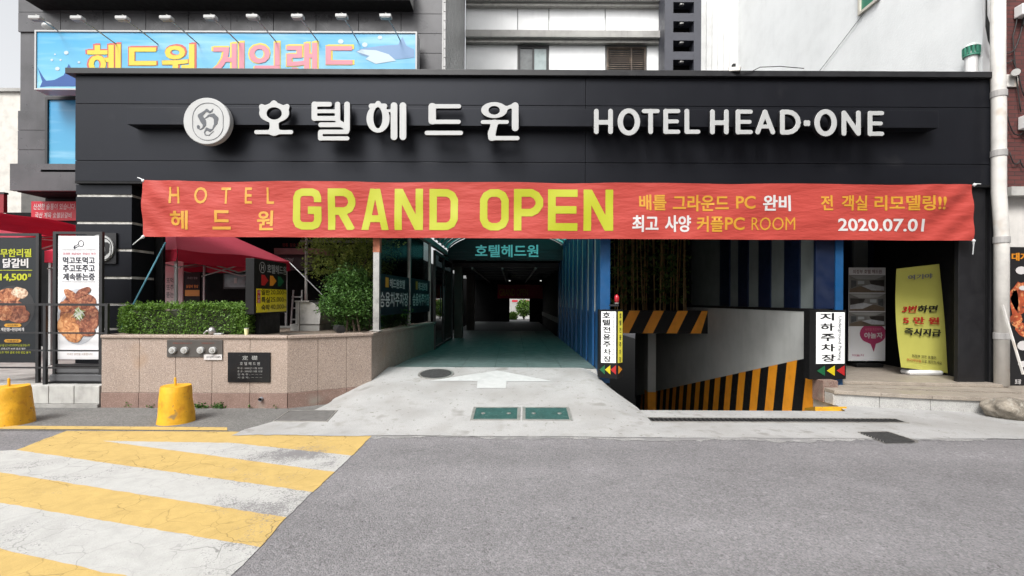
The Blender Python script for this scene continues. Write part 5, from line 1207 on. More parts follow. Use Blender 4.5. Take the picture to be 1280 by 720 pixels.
# X-banner with hotel photos
def room_mat(name, seed, a, b, c):
    m = bpy.data.materials.new(name); m.use_nodes = True; N = m.node_tree.nodes; L = m.node_tree.links; bs = N['Principled BSDF']; bs.inputs['Roughness'].default_value = 0.4
    g = N.new('ShaderNodeNewGeometry'); mp = N.new('ShaderNodeMapping'); mp.inputs['Location'].default_value = (seed, seed * 2, 0); mp.inputs['Scale'].default_value = (4, 4, 8); L.new(g.outputs['Position'], mp.inputs[0])
    v = N.new('ShaderNodeTexVoronoi'); v.inputs['Scale'].default_value = 1.3; L.new(mp.outputs[0], v.inputs['Vector']); cr = N.new('ShaderNodeValToRGB'); e = cr.color_ramp.elements; e[0].color = (*a, 1); e[1].color = (*c, 1); x = e.new(0.5); x.color = (*b, 1)
    sp = N.new('ShaderNodeSeparateColor'); L.new(v.outputs['Color'], sp.inputs[0]); L.new(sp.outputs[0], cr.inputs[0]); L.new(cr.outputs[0], bs.inputs['Base Color']); return m
HYb = 9.45
XB = thing('banner_stand', 'white hotel banner stand with three room photos and a pink speech bubble', 'banner stand', P(1084, 458, HYb))
a, b = P(1060.5, 451, HYb), P(1107, 334.5, HYb)
MB().box(a.x, HYb, a.z, b.x, HYb + 0.008, b.z).build('print_sheet', mat('poster_white', (0.62, 0.62, 0.63), 0.45, var=0.02), XB)
for k, (v0, v1) in enumerate(((344, 366), (367, 389), (390, 408))):
    p, q = P(1061, v1 - 0.3, HYb), P(1106.5, v0, HYb); ph = MB().box(p.x, HYb - 0.004, p.z, q.x, HYb - 0.001, q.z).build('printed_photo', mat('photo_wall', (0.17, 0.165, 0.155), 0.5, var=0.2, scale=6), XB)
    hh = v1 - v0; f = -1 if k == 1 else 1
    def rp(pts, mt, g): decal([(1083.7 + f * (x - 0.5) * 45, v0 + y * hh) for x, y in (pts if f > 0 else pts[::-1])], mt, ph, HYb, g, 'photo_shape')
    rp([(0.02, 0.03), (0.98, 0.03), (0.72, 0.25), (0.2, 0.22)], mat('photo_ceiling', (0.28, 0.28, 0.27), 0.5), 0.005)
    rp([(0.02, 0.98), (0.02, 0.8), (0.3, 0.62), (0.98, 0.9), (0.98, 0.98)], mat('photo_floor', (0.12, 0.09, 0.065), 0.5, var=0.2), 0.0053)
    rp([(0.35, 0.62), (0.6, 0.52), (0.97, 0.66), (0.97, 0.88), (0.62, 0.86)], mat('photo_bed', (0.36, 0.37, 0.39), 0.5, var=0.15, scale=12), 0.0056)
    rp([(0.56, 0.3), (0.97, 0.26), (0.97, 0.64), (0.6, 0.5)], mat('photo_dark', (0.035, 0.03, 0.028), 0.5, var=0.3, scale=9), 0.0054)
    rp([(0.05, 0.28), (0.2, 0.3), (0.2, 0.62), (0.05, 0.75)], mat('photo_curtain', (0.07, 0.075, 0.08), 0.5, var=0.3, scale=12), 0.0055)
    rp([(0.24, 0.32), (0.42, 0.33), (0.42, 0.5), (0.24, 0.52)], mat('photo_window', (0.33, 0.35, 0.36), 0.5), 0.0057)
px_text('의정부 호텔 헤드원', 1066, 337, 1102, 342, HYb, ink('brown', 120, 60, 60), XB, off=0.01)
bub = arcpts(1091, 417, 16.5, 13, 25, 340, 20) ; decal([(1107 if x > 1106.8 else x, y) for x, y in bub[:5]] + [(1095, 429), (1092, 440), (1088, 430)] + bub[7:], I_mag, XB, HYb, 0.004, 'speech_bubble')
px_text('야놀자', 1080, 415.5, 1103, 423, HYb, I_white, XB, off=0.03, gap=0.008); px_text('숙박앱 최강혜택', 1081, 410, 1101, 413.5, HYb, I_pink, XB, off=0.005, gap=0.008); px_text('야놀자', 1065, 442.5, 1080, 445.5, HYb, I_mag, XB, off=0.01)
MB().box(a.x + 0.1, HYb - 0.1, SZ + 0.048, b.x - 0.1, HYb + 0.25, SZ + 0.12).build('base', M_blk, XB, bevel=0.02); MB().tube([((a.x + b.x) / 2, HYb + 0.05, SZ + 0.11), ((a.x + b.x) / 2, HYb + 0.03, b.z)], 0.012, 8).build('pole', M_blkm, XB)
# yellow-green stand, slightly twisted
YB = thing('banner_stand', 'yellow-green Korean banner stand leaning on the entrance steps', 'banner stand', P(1152, 472, 8.45))
yy = 8.42
def yb_pt(s, t): 
    l = Vector(P(1120.5 + 4.5 * t - 3.0 * math.sin(math.pi * t), 336 + t * 123, yy)); r = Vector(P(1174 + 9 * t + 2.0 * math.sin(math.pi * t) , 330 + t * 136, yy)); q = l.lerp(r, s); q.y += 0.03 * math.sin(math.pi * s) + 0.05 * t * (0.5 - t); return q
m = MB(); n_ = 16
for j in range(n_ + 1):
    for i in range(9): m.v.append(tuple(yb_pt(i / 8, j / n_)))
for j in range(n_):
    for i in range(8): k = j * 9 + i; m.f.append((k, k + 9, k + 10, k + 1))
m.build('print_sheet', mat('lime_sheet', (0.40, 0.385, 0.085), 0.5, var=0.03, scale=3), YB, smooth=True)
def ybt(body, s0, t0, s1, t1, mt, off, **kw): 
    o = yb_pt(s0, t1) ; lettering(body, o, yb_pt(s1, t1) - o, yb_pt(s0, t0) - o, mt, YB, off=off, gap=0.02, **kw)
ybt('여기야', 0.27, 0.075, 0.82, 0.125, I_grey, 0.05); ybt('여기야', 0.27, 0.075, 0.82, 0.125, I_white, 0.015); ybt('3번', 0.12, 0.375, 0.46, 0.445, I_red, 0.04, shear=0.2); ybt('하면', 0.48, 0.375, 0.88, 0.445, I_black, 0.04, shear=0.2)
ybt('5 만 원', 0.14, 0.485, 0.88, 0.555, I_red, 0.04); ybt('즉시지급', 0.15, 0.595, 0.9, 0.67, I_black, 0.045, shear=0.15); ybt('의정부 모든 호텔은', 0.27, 0.855, 0.78, 0.885, I_black, 0.01); ybt('여기야닷컴', 0.14, 0.90, 0.45, 0.93, I_red, 0.01); ybt('으로 예약하세요', 0.47, 0.90, 0.88, 0.93, I_black, 0.01)
q = P(1152, 467, 8.5); MB().box(q.x - 0.30, 8.38, SZ + 0.048, q.x + 0.30, 8.62, SZ + 0.135).build('base', M_white, YB, bevel=0.04)
MB().tube([(q.x, 8.52, SZ + 0.1), (P(1148, 334, 8.5).x, 8.5, P(1148, 334, 8.5).z)], 0.012, 8).build('pole', M_blkm, YB)

# poster at the far right, rock, leaning stick
PO = thing('wall_poster', 'dark seafood poster with crab picture on the plaster wall', 'poster', P(1275, 490, 7.7))
a, b = P(1261, 489, 7.70), P(1310, 309, 7.70); MB().box(a.x, 7.695, a.z, b.x, 7.715, b.z).build('print_sheet', ink('poster_black', 24, 22, 24), PO)
I_crab = mat('print_crab', (0.33, 0.06, 0.02), 0.5, var=0.3, scale=9, speck=[(18, 0.55, 0.65, (0.55, 0.25, 0.10)), (14, 0.6, 0.7, (0.06, 0.02, 0.015))])
for (cu, cv, ru, rv) in ((1276, 372, 13, 20), (1270, 400, 8, 9), (1280, 412, 10, 9), (1268, 380, 5, 18)):
    decal([(max(1262, cu + ru * (1 + 0.18 * math.sin(5 * k)) * math.cos(k * 0.393)), cv + rv * (1 + 0.15 * math.sin(3 * k + 1)) * math.sin(k * 0.393)) for k in range(16)], I_crab, PO, 7.695, 0.003 + 0.0005 * cu % 0.002)
for (cu, cv, ru, rv) in ((1276, 338, 7, 5), (1279, 360, 6, 3), (1278, 432, 7, 6), (1280, 455, 8, 4)):
    decal([(cu + ru * math.cos(k * 0.524), cv + rv * math.sin(k * 0.524)) for k in range(12)], I_white, PO, 7.695, 0.006)
px_text('대게찜', 1264, 316, 1296, 326, 7.695, I_orng, PO, off=0.05, gap=0.006); px_text('포장', 1268, 474, 1276, 480, 7.695, I_white, PO, off=0.02, gap=0.006)
a, b = P(1253, 381, 7.45), P(1279, 468, 7.2); tag(MB().bar(a, b, 0.024, 0.024).build('leaning_stick', M_pipe), 'white stick leaning against the wall by the downpipe', 'stick')
bm = bmesh.new(); bmesh.ops.create_icosphere(bm, subdivisions=4, radius=1)
for v in bm.verts:
    k = 1 + 0.28 * noise.noise(v.co * 1.2) + 0.10 * noise.noise(v.co * 3.5) + 0.03 * noise.noise(v.co * 11); v.co = Vector((v.co.x * 0.30 * k, v.co.y * 0.25 * k, max(v.co.z, -0.62) * 0.17 * k))
me = bpy.data.meshes.new('boulder'); bm.to_mesh(me); bm.free(); c = G(1268, 527, 0); me.transform(Matrix.Translation((c.x + 0.16, c.y + 0.20, 0.105)))
tag(link('boulder', me, None, mat('boulder_stone', (0.20, 0.175, 0.14), 0.9, var=0.3, scale=7, bump=1.0, bscale=22, speck=[(12, 0.55, 0.7, (0.3, 0.28, 0.24)), (30, 0.6, 0.7, (0.08, 0.07, 0.055)), (60, 0.6, 0.7, (0.33, 0.3, 0.26))]), smooth=True), 'brown boulder at the right end of the steps', 'rock')
# ------------------------------------------------------------ left terrace
TZ = 0.31
struct(MB().prism([(-14, 7.0, 0.0), (-5.0, 7.0, 0.0), (-3.2, 8.2, 0), (-2.3, 11.2, 0), (-2.3, 12.6, 0), (-14, 12.6, 0)], (0, 0, TZ - 0.004)).build('terrace', M_conc2, keep=True))
KB = thing('terrace_kerb', 'row of pale stone kerb blocks edging the terrace left of the planter', 'kerb', (-7, 6.83, 0))
for k in range(9):
    x1 = -5.83 - k * 0.36; MB().box(x1 - 0.352, 6.83, 0.055, x1, 7.02, TZ).build('kerb_block', M_kerb, KB, bevel=0.008)
MB().box(-9.1, 6.80, 0.0, -5.83, 7.02, 0.053).build('kerb_footing', M_conc2, KB)
# railing
RL = thing('black_railing', 'low black steel railing in front of the two framed menu banners', 'railing', (-7, 6.93, TZ))
ry = 6.93
for v in (381, 416.5, 438.5, 460): z = EYE - (v - HZ - 1.9 * 0 + 2.2) / F * ry; MB().bar((-8.4, ry, z), (P(136, 400, ry).x, ry, z), 0.034 if v < 400 else 0.022).build('rail', M_blkm, RL)
for u in (-70, 57, 134): x = P(u, 400, ry).x; MB().box(x - 0.02, ry - 0.02, TZ, x + 0.02, ry + 0.02, EYE - (381 - HZ + 2.2) / F * ry + 0.0).build('post', M_blkm, RL)
# framed menu banners
def frame_banner(name, lab, u0, u1, v0, v1, vb, Y, sheet):
    a, b = P(u0, v1, Y), P(u1, v0, Y); t = thing(name, lab, 'banner stand', ((a.x + b.x) / 2, Y, TZ)); r = 0.022
    zlow = P(u0, vb, Y).z
    for x in (a.x - 0.04, b.x + 0.04): MB().box(x - r, Y - r, TZ, x + r, Y + r, b.z + 0.06).build('frame_post', M_blkm, t)
    MB().box(a.x - 0.018, Y - r, b.z + 0.025, b.x + 0.018, Y + r, b.z + 0.06).build('frame_rail', M_blkm, t); MB().box(a.x - 0.018, Y - r, zlow - 0.03, b.x + 0.018, Y + r, zlow).build('frame_rail', M_blkm, t)
    MB().box(a.x, Y - 0.004, a.z, b.x, Y + 0.004, b.z).build('print_sheet', sheet, t)
    for x, z in ((a.x, a.z), (b.x, a.z), (a.x, b.z), (b.x, b.z)): MB().bar((x, Y, z), (x + (0.03 if x == b.x else -0.03), Y, z + (0.03 if z == b.z else -0.03)), 0.008).build('corner_tie', M_blkm, t)
    return t
BYl = 7.06
WB = frame_banner('framed_banner', 'white menu banner with a plate of glazed chicken in a black frame', 72.5, 124, 295, 449, 455, BYl, mat('banner_white', (0.62, 0.62, 0.63), 0.5, var=0.02))
px_text('무제한 제공되는 국내산 치킨', 79, 315.5, 120, 319, BYl, I_pink, WB, off=0.015, gap=0.008)
for i, s in enumerate(('먹고또먹고', '주고또주고', '계속뜯는중')): px_text(s, 79, 321 + i * 10.2, 119, 330 + i * 10.2, BYl, I_slate, WB, off=0.03, gap=0.008)
for v in (312, 352): decal([(78, v), (120, v), (120, v + 0.6), (78, v + 0.6)], I_grey, WB, BYl, 0.007, 'printed_rule')
fn, box = glyph(zoomer(60, 285, 4.114), [('e', 172, 80, 15, 17), (158, 88, 142, 98, 6), (140, 95, 138, 103, 5)], [('e', 172, 80, 12, 14), (158, 88, 143, 97, 3)], 0.3); link('printed_shape', px_shape(fn, box, BYl, step=0.15, tol=0.03, gap=0.008), WB, I_slate)
decal(arcpts(98, 396, 26, 35, 0, 350, 30), ink('plate', 205, 208, 214), WB, BYl, 0.006, 'printed_plate')
def meat_mat(name, cols, sc):
    m = bpy.data.materials.new(name); m.use_nodes = True; N = m.node_tree.nodes; L = m.node_tree.links; bs = N['Principled BSDF']; bs.inputs['Roughness'].default_value = 0.45
    g = N.new('ShaderNodeNewGeometry'); n = N.new('ShaderNodeTexNoise'); n.inputs['Scale'].default_value = sc; n.inputs['Detail'].default_value = 5; n.inputs['Distortion'].default_value = 1.2; L.new(g.outputs['Position'], n.inputs[0])
    cr = N.new('ShaderNodeValToRGB'); e = cr.color_ramp.elements; e[0].position = 0.3; e[0].color = (*cols[0], 1); e[1].position = 0.72; e[1].color = (*cols[2], 1); x = e.new(0.5); x.color = (*cols[1], 1); L.new(n.outputs[0], cr.inputs[0]); L.new(cr.outputs[0], bs.inputs['Base Color']); return m
M_m1 = meat_mat('print_chicken_a', ((0.07, 0.015, 0.008), (0.30, 0.10, 0.04), (0.55, 0.30, 0.16)), 16); M_m2 = meat_mat('print_chicken_b', ((0.05, 0.012, 0.008), (0.20, 0.06, 0.03), (0.42, 0.20, 0.11)), 16); M_m3 = meat_mat('print_chicken_c', ((0.14, 0.04, 0.015), (0.42, 0.17, 0.06), (0.6, 0.34, 0.16)), 14)
def blob(cu, cv, ru, rv, rot, mt, par, Y, gap, clip=None):
    pts = []
    for k in range(18):
        a = 2 * math.pi * k / 18; r = 1 + 0.22 * noise.noise((cu * 0.7 + math.cos(a), cv * 0.7 + math.sin(a), 4)); x, y = ru * r * math.cos(a), rv * r * math.sin(a); u, v = cu + x * math.cos(rot) - y * math.sin(rot), cv + x * math.sin(rot) + y * math.cos(rot)
        if clip: u = min(max(u, clip[0]), clip[1])
        pts.append((u, v))
    decal(pts, mt, par, Y, gap, 'printed_food')
cl = (72.8, 123.8)
for k, (cu, cv, ru, rv, ro, mt) in enumerate(((98, 395, 25, 27, 0, M_m2), (92, 372, 14, 6, 0.7, M_m1), (109, 375, 13, 8, 0.3, M_m2), (82, 383, 8, 7, 0, M_m1), (114, 398, 11, 15, 0.2, M_m2), (84, 406, 12, 15, 0.4, M_m3), (93, 416, 12, 12, 0.1, M_m3), (110, 413, 10, 8, 0.6, M_m2), (104, 366, 11, 5, -0.5, M_m2))): blob(cu, cv, ru, rv, ro, mt, WB, BYl, 0.008 + 0.001 * k, cl)
for k, (col, nn) in enumerate((((90, 130, 50), 40), ((190, 205, 150), 34), ((235, 238, 225), 16))):
    m = MB()
    for q in range(nn):
        an = random.uniform(0, 6.28); rr3 = random.uniform(0, 5); cu, cv = 100 + rr3 * math.cos(an), 392 + rr3 * 1.1 * math.sin(an); ln = random.uniform(3, 6.5); al = random.uniform(0, 3.14); wd3 = random.uniform(0.4, 0.9)
        dx, dy = math.cos(al), math.sin(al); g_ = 0.020 + 0.0006 * k + 0.00001 * q
        m.quad(*[P(u, v, BYl) - Vector((0, g_, 0)) for u, v in ((cu - dx * ln, cv - dy * ln), (cu - dy * wd3, cv + dx * wd3), (cu + dx * ln, cv + dy * ln), (cu + dy * wd3, cv - dx * wd3))])
    stuff(m.build('printed_leek', ink('leek_%d' % k, *col), WB))
px_text('신메뉴출시', 92, 437, 106, 439.5, BYl, I_grey, WB, off=0.0, gap=0.007); px_text('국내산 닭만을 사용합니다', 84, 441, 116, 444, BYl, ink('tan', 170, 140, 120), WB, off=0.0, gap=0.007)
DB = frame_banner('framed_banner', 'dark menu banner priced 14,500 won in a black frame at the left edge', -12, 45, 297, 453, 480, BYl + 0.02, ink('deep_green', 18, 26, 32)); Yd = BYl + 0.02
px_text('무한리필', 1, 311, 40, 321.5, Yd, I_lime, DB, off=0.045, gap=0.008); px_text('닭갈비', 4, 323, 36, 335, Yd, I_white, DB, off=0.045, gap=0.008); px_text('14,500', 0.5, 342, 35, 352, Yd, I_lime, DB, off=0.05, gap=0.008); px_text('원', 35.5, 342, 39.5, 346, Yd, I_lime, DB, off=0.03, gap=0.008)
decal([(-10, 337.5), (41, 337.5), (41, 338.2), (-10, 338.2)], I_lime, DB, Yd, 0.007, 'printed_rule')
decal(arcpts(17, 385, 27, 28, 0, 350, 30), ink('grill', 52, 52, 54), DB, Yd, 0.006, 'printed_plate')
for k, (cu, cv, ru, rv, ro, mt) in enumerate(((12, 370, 17, 9, 0.1, M_m1), (25, 366, 10, 7, 0.3, meat_mat('print_chicken_d', ((0.2, 0.1, 0.06), (0.5, 0.36, 0.25), (0.7, 0.6, 0.48)), 14)), (15, 385, 19, 10, 0.1, M_m2), (24, 395, 14, 9, 0, M_m2), (6, 392, 10, 9, 0, M_m1))): blob(cu, cv, ru, rv, ro, mt, DB, Yd, 0.008 + 0.001 * k, (-11, 44.5))
for v in (404.5, 424): decal([(8, v), (26, v), (28, v + 2), (26, v + 4), (8, v + 4), (6, v + 2)], I_gold, DB, Yd, 0.012, 'printed_tab'); px_text('사이드메뉴' if v < 410 else '이용안내', 10, v + 0.8, 24, v + 3.2, Yd, I_black, DB, off=0.01, gap=0.014)
px_text('계란찜+된장찌개', 2, 409.5, 31, 414, Yd, I_white, DB, off=0.015, gap=0.013); px_text('음식을 남기시면 환경부담금을 받습니다', 0, 430, 38, 433, Yd, I_lime, DB, off=0.0, gap=0.008); px_text('이용시간 90분 음료 별도', 2, 434.5, 33, 437.5, Yd, I_white, DB, off=0.0, gap=0.008); px_text('소주 맥주 음료 주류 반입 불가', 0, 439, 39, 442, Yd, I_lime, DB, off=0.0, gap=0.008)
a, b = P(57, 484, 6.98), P(125, 462, 7.0)
t = thing('weight_base', 'grey plastic water-filled base below the white framed banner', 'base', ((a.x + b.x) / 2, 7.2, TZ)); MB().prism([(a.x, 7.03, TZ + 0.02), (b.x, 7.03, TZ + 0.02), (b.x, 7.45, TZ + 0.02), (a.x, 7.45, TZ + 0.02)], (0, 0, 0.11)).build('lower_body', mat('dark_plastic', (0.09, 0.091, 0.096), 0.5), t, bevel=0.02)
MB().box(a.x + 0.02, 7.05, TZ + 0.131, b.x - 0.02, 7.43, TZ + 0.24).build('upper_body', MATS['dark_plastic'], t, bevel=0.03); MB().box(a.x - 0.03, 7.0, TZ, b.x + 0.03, 7.46, TZ + 0.019).build('foot', M_blk, t)

# black pilaster with pale joints and a round emblem
PL = thing('black_pilaster', 'black clad pilaster with pale horizontal joints below the fascia left end', 'pilaster', (-6.45, 7.8, TZ))
yp = 7.72; x0, x1 = P(94.5, 300, yp).x, P(164.5, 300, yp).x
js = [226, 244.5, 278.5, 312.5, 347, 380.5, 411, 447, 482, 500]
for i in range(len(js) - 1):
    zt4, zb4 = P(130, js[i] + 1.5, yp).z, max(TZ, P(130, js[i + 1] - 1.5, yp).z)
    if i == 0: zt4 = fz(229) - 0.032
    MB().box(x0, yp, zb4, x1, yp + 0.5, zt4).build('cladding_panel', M_fasc, PL, bevel=0.005)
MB().box(x0 + 0.012, yp + 0.012, TZ, x1 - 0.004, yp + 0.49, fz(229) - 0.034).build('core', mat('pale_joint', (0.42, 0.41, 0.38), 0.8, var=0.3, scale=9), PL)
a = P(128.5, 311, yp); t = thing('pilaster_emblem', 'round white and black emblem plate on the black pilaster, half behind the banner', 'emblem', a)
r = 17 / F * yp; MB().box(a.x - r * 1.0, yp - 0.035, a.z - r * 1.1, a.x + r * 1.1, yp - 0.003, a.z + r * 1.15).build('back_plate', M_fasc2, t); MB().lathe([(r, -0.0), (r, 0.025)], a - Vector((0, 0.036, 0)), 'Y', 40).build('disc', M_sign, t)
yq = yp - 0.062
link('oval_line', px_shape(stadium(118, 139, 297.5, 325, 0.9), (115, 295, 142, 328), yq, step=0.25, gap=0.002, depth=0.002), t, I_black)
fn, box = glyph(zoomer(0, 0, 1), [(124, 304, 122, 312, 1.2, 3), (122, 312, 128, 318, 3, 2), (128, 318, 123, 321, 2, 1), (127, 303, 134, 306, 1, 3), (134, 306, 134, 314, 3, 2.4), (134, 314, 129, 320, 2.2, 1)], (), 0.4); link('black_letter', px_shape(fn, box, yq, step=0.2, gap=0.004, depth=0.002), t, I_black)
BC = thing('black_column', 'plain black column between the pilaster and the red tent', 'column', (-6.0, 8.3, TZ)); MB().box(P(165, 300, 8.25).x, 8.25, TZ, P(206, 300, 8.3).x, 8.32, 3.72).build('shaft', M_blk, BC, bevel=0.005); MB().box(P(165, 300, 8.25).x - 0.01, 8.24, TZ - 0.003, P(206, 300, 8.3).x + 0.01, 8.33, TZ + 0.08).build('skirting', M_blkm, BC)

# restaurant front under the granite block
SF = thing('restaurant_front', 'dark recessed restaurant front behind the tents', 'shopfront', (-7, 12.4, TZ))
MB().box(-13, 12.4, TZ - 0.01, -2.3, 12.55, 3.74).build('wall', M_dark, SF)
for k in range(9): MB().box(-10.2, 10.55, 2.85 + k * 0.098, -6.6, 10.60, 2.94 + k * 0.098).build('cladding_board', M_blk, SF)
MB().box(-10.2, 10.605, 2.7, -6.6, 10.7, 3.73).build('header_wall', M_dark, SF)
a, b = P(281, 359, 12.3), P(307, 343, 12.3); wd = MB().box(a.x - 0.04, 12.3, a.z - 0.04, b.x + 0.04, 12.36, b.z + 0.04).build('window', M_blkm, SF); MB().box(a.x, 12.285, a.z, b.x, 12.299, b.z).build('pane', mat('pale_pane', (0.20, 0.24, 0.26), 0.2, var=0.25, scale=4), wd); MB().box((a.x + b.x) / 2 - 0.02, 12.28, a.z + 0.1, (a.x + b.x) / 2 + 0.05, 12.284, a.z + 0.24).build('sticker', I_white, wd)
a, b = P(345, 318, 12.0), P(396, 311, 12.0); MB().box(a.x, 11.9, a.z, b.x + 0.3, 12.39, b.z).build('awning_band', mat('dusty_pink', (0.36, 0.14, 0.14), 0.7), SF)
a, b = P(338, 337, 12.1), P(393, 318.5, 12.1); sg = MB().box(a.x, 12.05, a.z, b.x, 12.39, b.z).build('sign_board', mat('plum_board', (0.05, 0.022, 0.03), 0.5), SF); px_text('숯불닭갈비', 346, 322.5, 367, 328, 12.05, I_white, sg, off=0.01, gap=0.006, shear=0.3)
px_text('정통 참숯 닭갈비', 353, 304, 383, 308.5, 12.3, I_red, SF, off=0.0, gap=0.01)
MB().box(-5.4, 12.3, 3.0, -3.0, 12.39, 3.05).build('trim', M_band, SF)
MB().tube([(P(383, 300, 11.6).x, 11.6, TZ), (P(383, 300, 11.6).x, 11.6, 3.7)], 0.035, 10).build('downpipe', M_pipe, SF)
# red shop sign
a, b = P(39.5, 275.5, 10.5), P(96, 252, 10.5); t = thing('red_shop_sign', 'red sign with two lines of white Korean script left of the pilaster', 'sign', ((a.x + b.x) / 2, 10.5, a.z)); MB().box(a.x, 10.49, a.z, b.x + 0.12, 10.545, b.z).build('sign_board', mat('sign_red', (0.36, 0.008, 0.022), 0.45, var=0.04), t)
px_text('신선한 술통이 있습니다', 42, 254.5, 94, 262, 10.49, I_white, t, off=0.01, gap=0.004, shear=0.15); px_text('국산 계육 숯불닭갈비', 44, 265.5, 90, 272.5, 10.49, I_white, t, off=0.01, gap=0.004, shear=0.15)
t = thing('red_board', 'plain dark red board at the left picture edge beside the red shop sign', 'board', P(0, 265, 10.5)); a, b = P(-20, 266, 10.5), P(7, 243, 10.5); MB().box(a.x, 10.46, a.z, b.x, 10.54, b.z).build('face', mat('dark_red_board', (0.2, 0.008, 0.015), 0.5), t); MB().box(a.x, 10.45, b.z + 0.002, b.x + 0.02, 10.545, b.z + 0.04).build('cap', M_blkm, t)

# tents
def tent(lab, corners, apex, val, grp, leg=True):
    c = sum((Vector(q) for q in corners), Vector()) / 4; t = thing('canopy_tent', lab, 'tent', (c.x, c.y, TZ), grp); cs = [Vector(q) for q in corners]; ap = Vector(apex)
    m = MB()
    for i in range(4):
        a, b = cs[i], cs[(i + 1) % 4]; n = 8; base = len(m.v)
        for j in range(n + 1):
            for k in range(n + 1):
                s, q = k / n, j / n; p = a.lerp(b, s).lerp(ap, q); p.z -= 0.10 * math.sin(math.pi * q) * (0.4 + 0.6 * math.sin(math.pi * s)) + 0.02 * math.sin(s * 9 + q * 5) * (1 - q); m.v.append(tuple(p))
        for j in range(n):
            for k in range(n): x = base + j * (n + 1) + k; m.f.append((x, x + 1, x + n + 2, x + n + 1))
    m.build('roof_cloth', M_tent, t, smooth=True)
    m = MB()
    for i in range(4):
        a, b = cs[i], cs[(i + 1) % 4]; base = len(m.v); n = 14; out = ((a + b) / 2 - c); out.z = 0; out = out.normalized() * 0.012
        for k in range(n + 1):
            p = a.lerp(b, k / n) + out; p.z += -0.02 * math.sin(k / n * 9) ; w = out * (1.2 * math.sin(k * 1.7)); m.v += [tuple(p), tuple(p + w + Vector((0, 0, -val * 0.5))), tuple(p - w * 0.8 + Vector((0, 0, -val - 0.03 * math.sin(math.pi * k / n))))]
        for k in range(n): x = base + 3 * k; m.f += [(x, x + 1, x + 4, x + 3), (x + 1, x + 2, x + 5, x + 4)]
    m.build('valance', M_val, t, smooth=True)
    if leg:
        for q in cs: MB().box(q.x - 0.02 + (0.05 if q.x < c.x else -0.05), q.y - 0.02 + (0.05 if q.y < c.y else -0.05), TZ, q.x + 0.02 + (0.05 if q.x < c.x else -0.05), q.y + 0.02 + (0.05 if q.y < c.y else -0.05), q.z - 0.02).build('leg', M_sign, t)
        for i in range(4):
            a, b = cs[i] - Vector((0, 0, 0.05)), cs[(i + 1) % 4] - Vector((0, 0, 0.05)); d = Vector((0, 0, -0.28)); mid = a.lerp(b, 0.5); ins = (c - mid); ins.z = 0; ins = ins.normalized() * 0.06
            for p, q in ((a, mid + d), (mid, a + d), (mid + d, b), (b + d, mid)): MB().bar(p + ins, q + ins, 0.022).build('truss_bar', M_galv, t)
        MB().bar(ap - Vector((0, 0, 0.55)), ap - Vector((0, 0, 0.03)), 0.035).build('centre_mast', M_galv, t)
    return t
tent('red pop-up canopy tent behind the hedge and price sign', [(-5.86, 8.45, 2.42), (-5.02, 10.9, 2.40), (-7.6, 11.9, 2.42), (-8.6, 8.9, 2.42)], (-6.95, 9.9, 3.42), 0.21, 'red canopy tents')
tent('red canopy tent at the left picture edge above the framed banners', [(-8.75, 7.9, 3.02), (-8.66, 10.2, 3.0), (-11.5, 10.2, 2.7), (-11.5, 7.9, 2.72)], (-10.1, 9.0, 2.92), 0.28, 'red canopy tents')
def rope(lab, pts, mt, r=0.009): tag(MB().tube(pts, r, 6).build('guy_rope', mt), lab, 'rope', 'tent guy ropes')
rope('blue guy rope slanting down from the tent to the hedge', [P(207, 303, 7.9), P(150, 412, 7.35)], M_ropeb, 0.012)
rope('white guy rope running from the tent corner to the round shrub', [Vector((-5.02, 10.88, 2.38)), Vector((-3.45, 9.0, 1.55))], M_rope, 0.010)
# things under the tent
a, b = P(206, 384, 9.6), P(228.5, 326, 9.6); t = thing('roll_up_banner', 'pale pink side panel with faint grey Korean lettering under the tent', 'banner', ((a.x + b.x) / 2, 9.6, TZ)); MB().box(a.x, 9.6, TZ, b.x, 9.63, b.z).build('sheet', mat('pale_pink_sheet', (0.50, 0.42, 0.42), 0.6, var=0.05), t)
for k, s in enumerate(('또먹고', '또주고', '뜯는중')): px_text(s, 208, 347 + k * 9, 222, 354 + k * 9, 9.6, I_grey, t, off=0.02, gap=0.004)
MB().box(a.x - 0.03, 9.58, TZ, b.x + 0.03, 9.72, TZ + 0.06).build('foot', M_blkm, t)
a, b = P(231, 384, 10.4), P(250, 341, 10.4); t = thing('menu_board', 'black menu board with yellow price block under the tent', 'menu board', ((a.x + b.x) / 2, 10.4, TZ)); MB().box(a.x, 10.4, TZ, b.x, 10.44, b.z).build('board', M_blk, t); p, q = P(231.5, 370, 10.4), P(249.5, 362.5, 10.4); MB().box(p.x, 10.394, p.z, q.x, 10.399, q.z).build('price_block', I_gold, t)
px_text('국내산 참숯', 234, 346, 247, 349, 10.4, I_grey, t, off=0.02, gap=0.004); px_text('닭갈비 한상', 233, 356, 248, 360, 10.4, I_orng, t, off=0.02, gap=0.004)
c = P(282, 384, 10.5); t = thing('stove_pot', 'dark cone-topped stove pot under the tent', 'stove', (c.x, 10.5, TZ)); MB().lathe([(0.2, TZ), (0.2, TZ + 0.75), (0.17, TZ + 0.78)], (c.x, 10.5, 0), n=20).build('body', M_iron, t); MB().lathe([(0.19, TZ + 0.781), (0.15, TZ + 0.86), (0.05, TZ + 0.95), (0.06, TZ + 1.02), (0.02, TZ + 1.05)], (c.x, 10.5, 0), n=20).build('lid', mat('dark_clay', (0.06, 0.03, 0.025), 0.6), t, smooth=True)
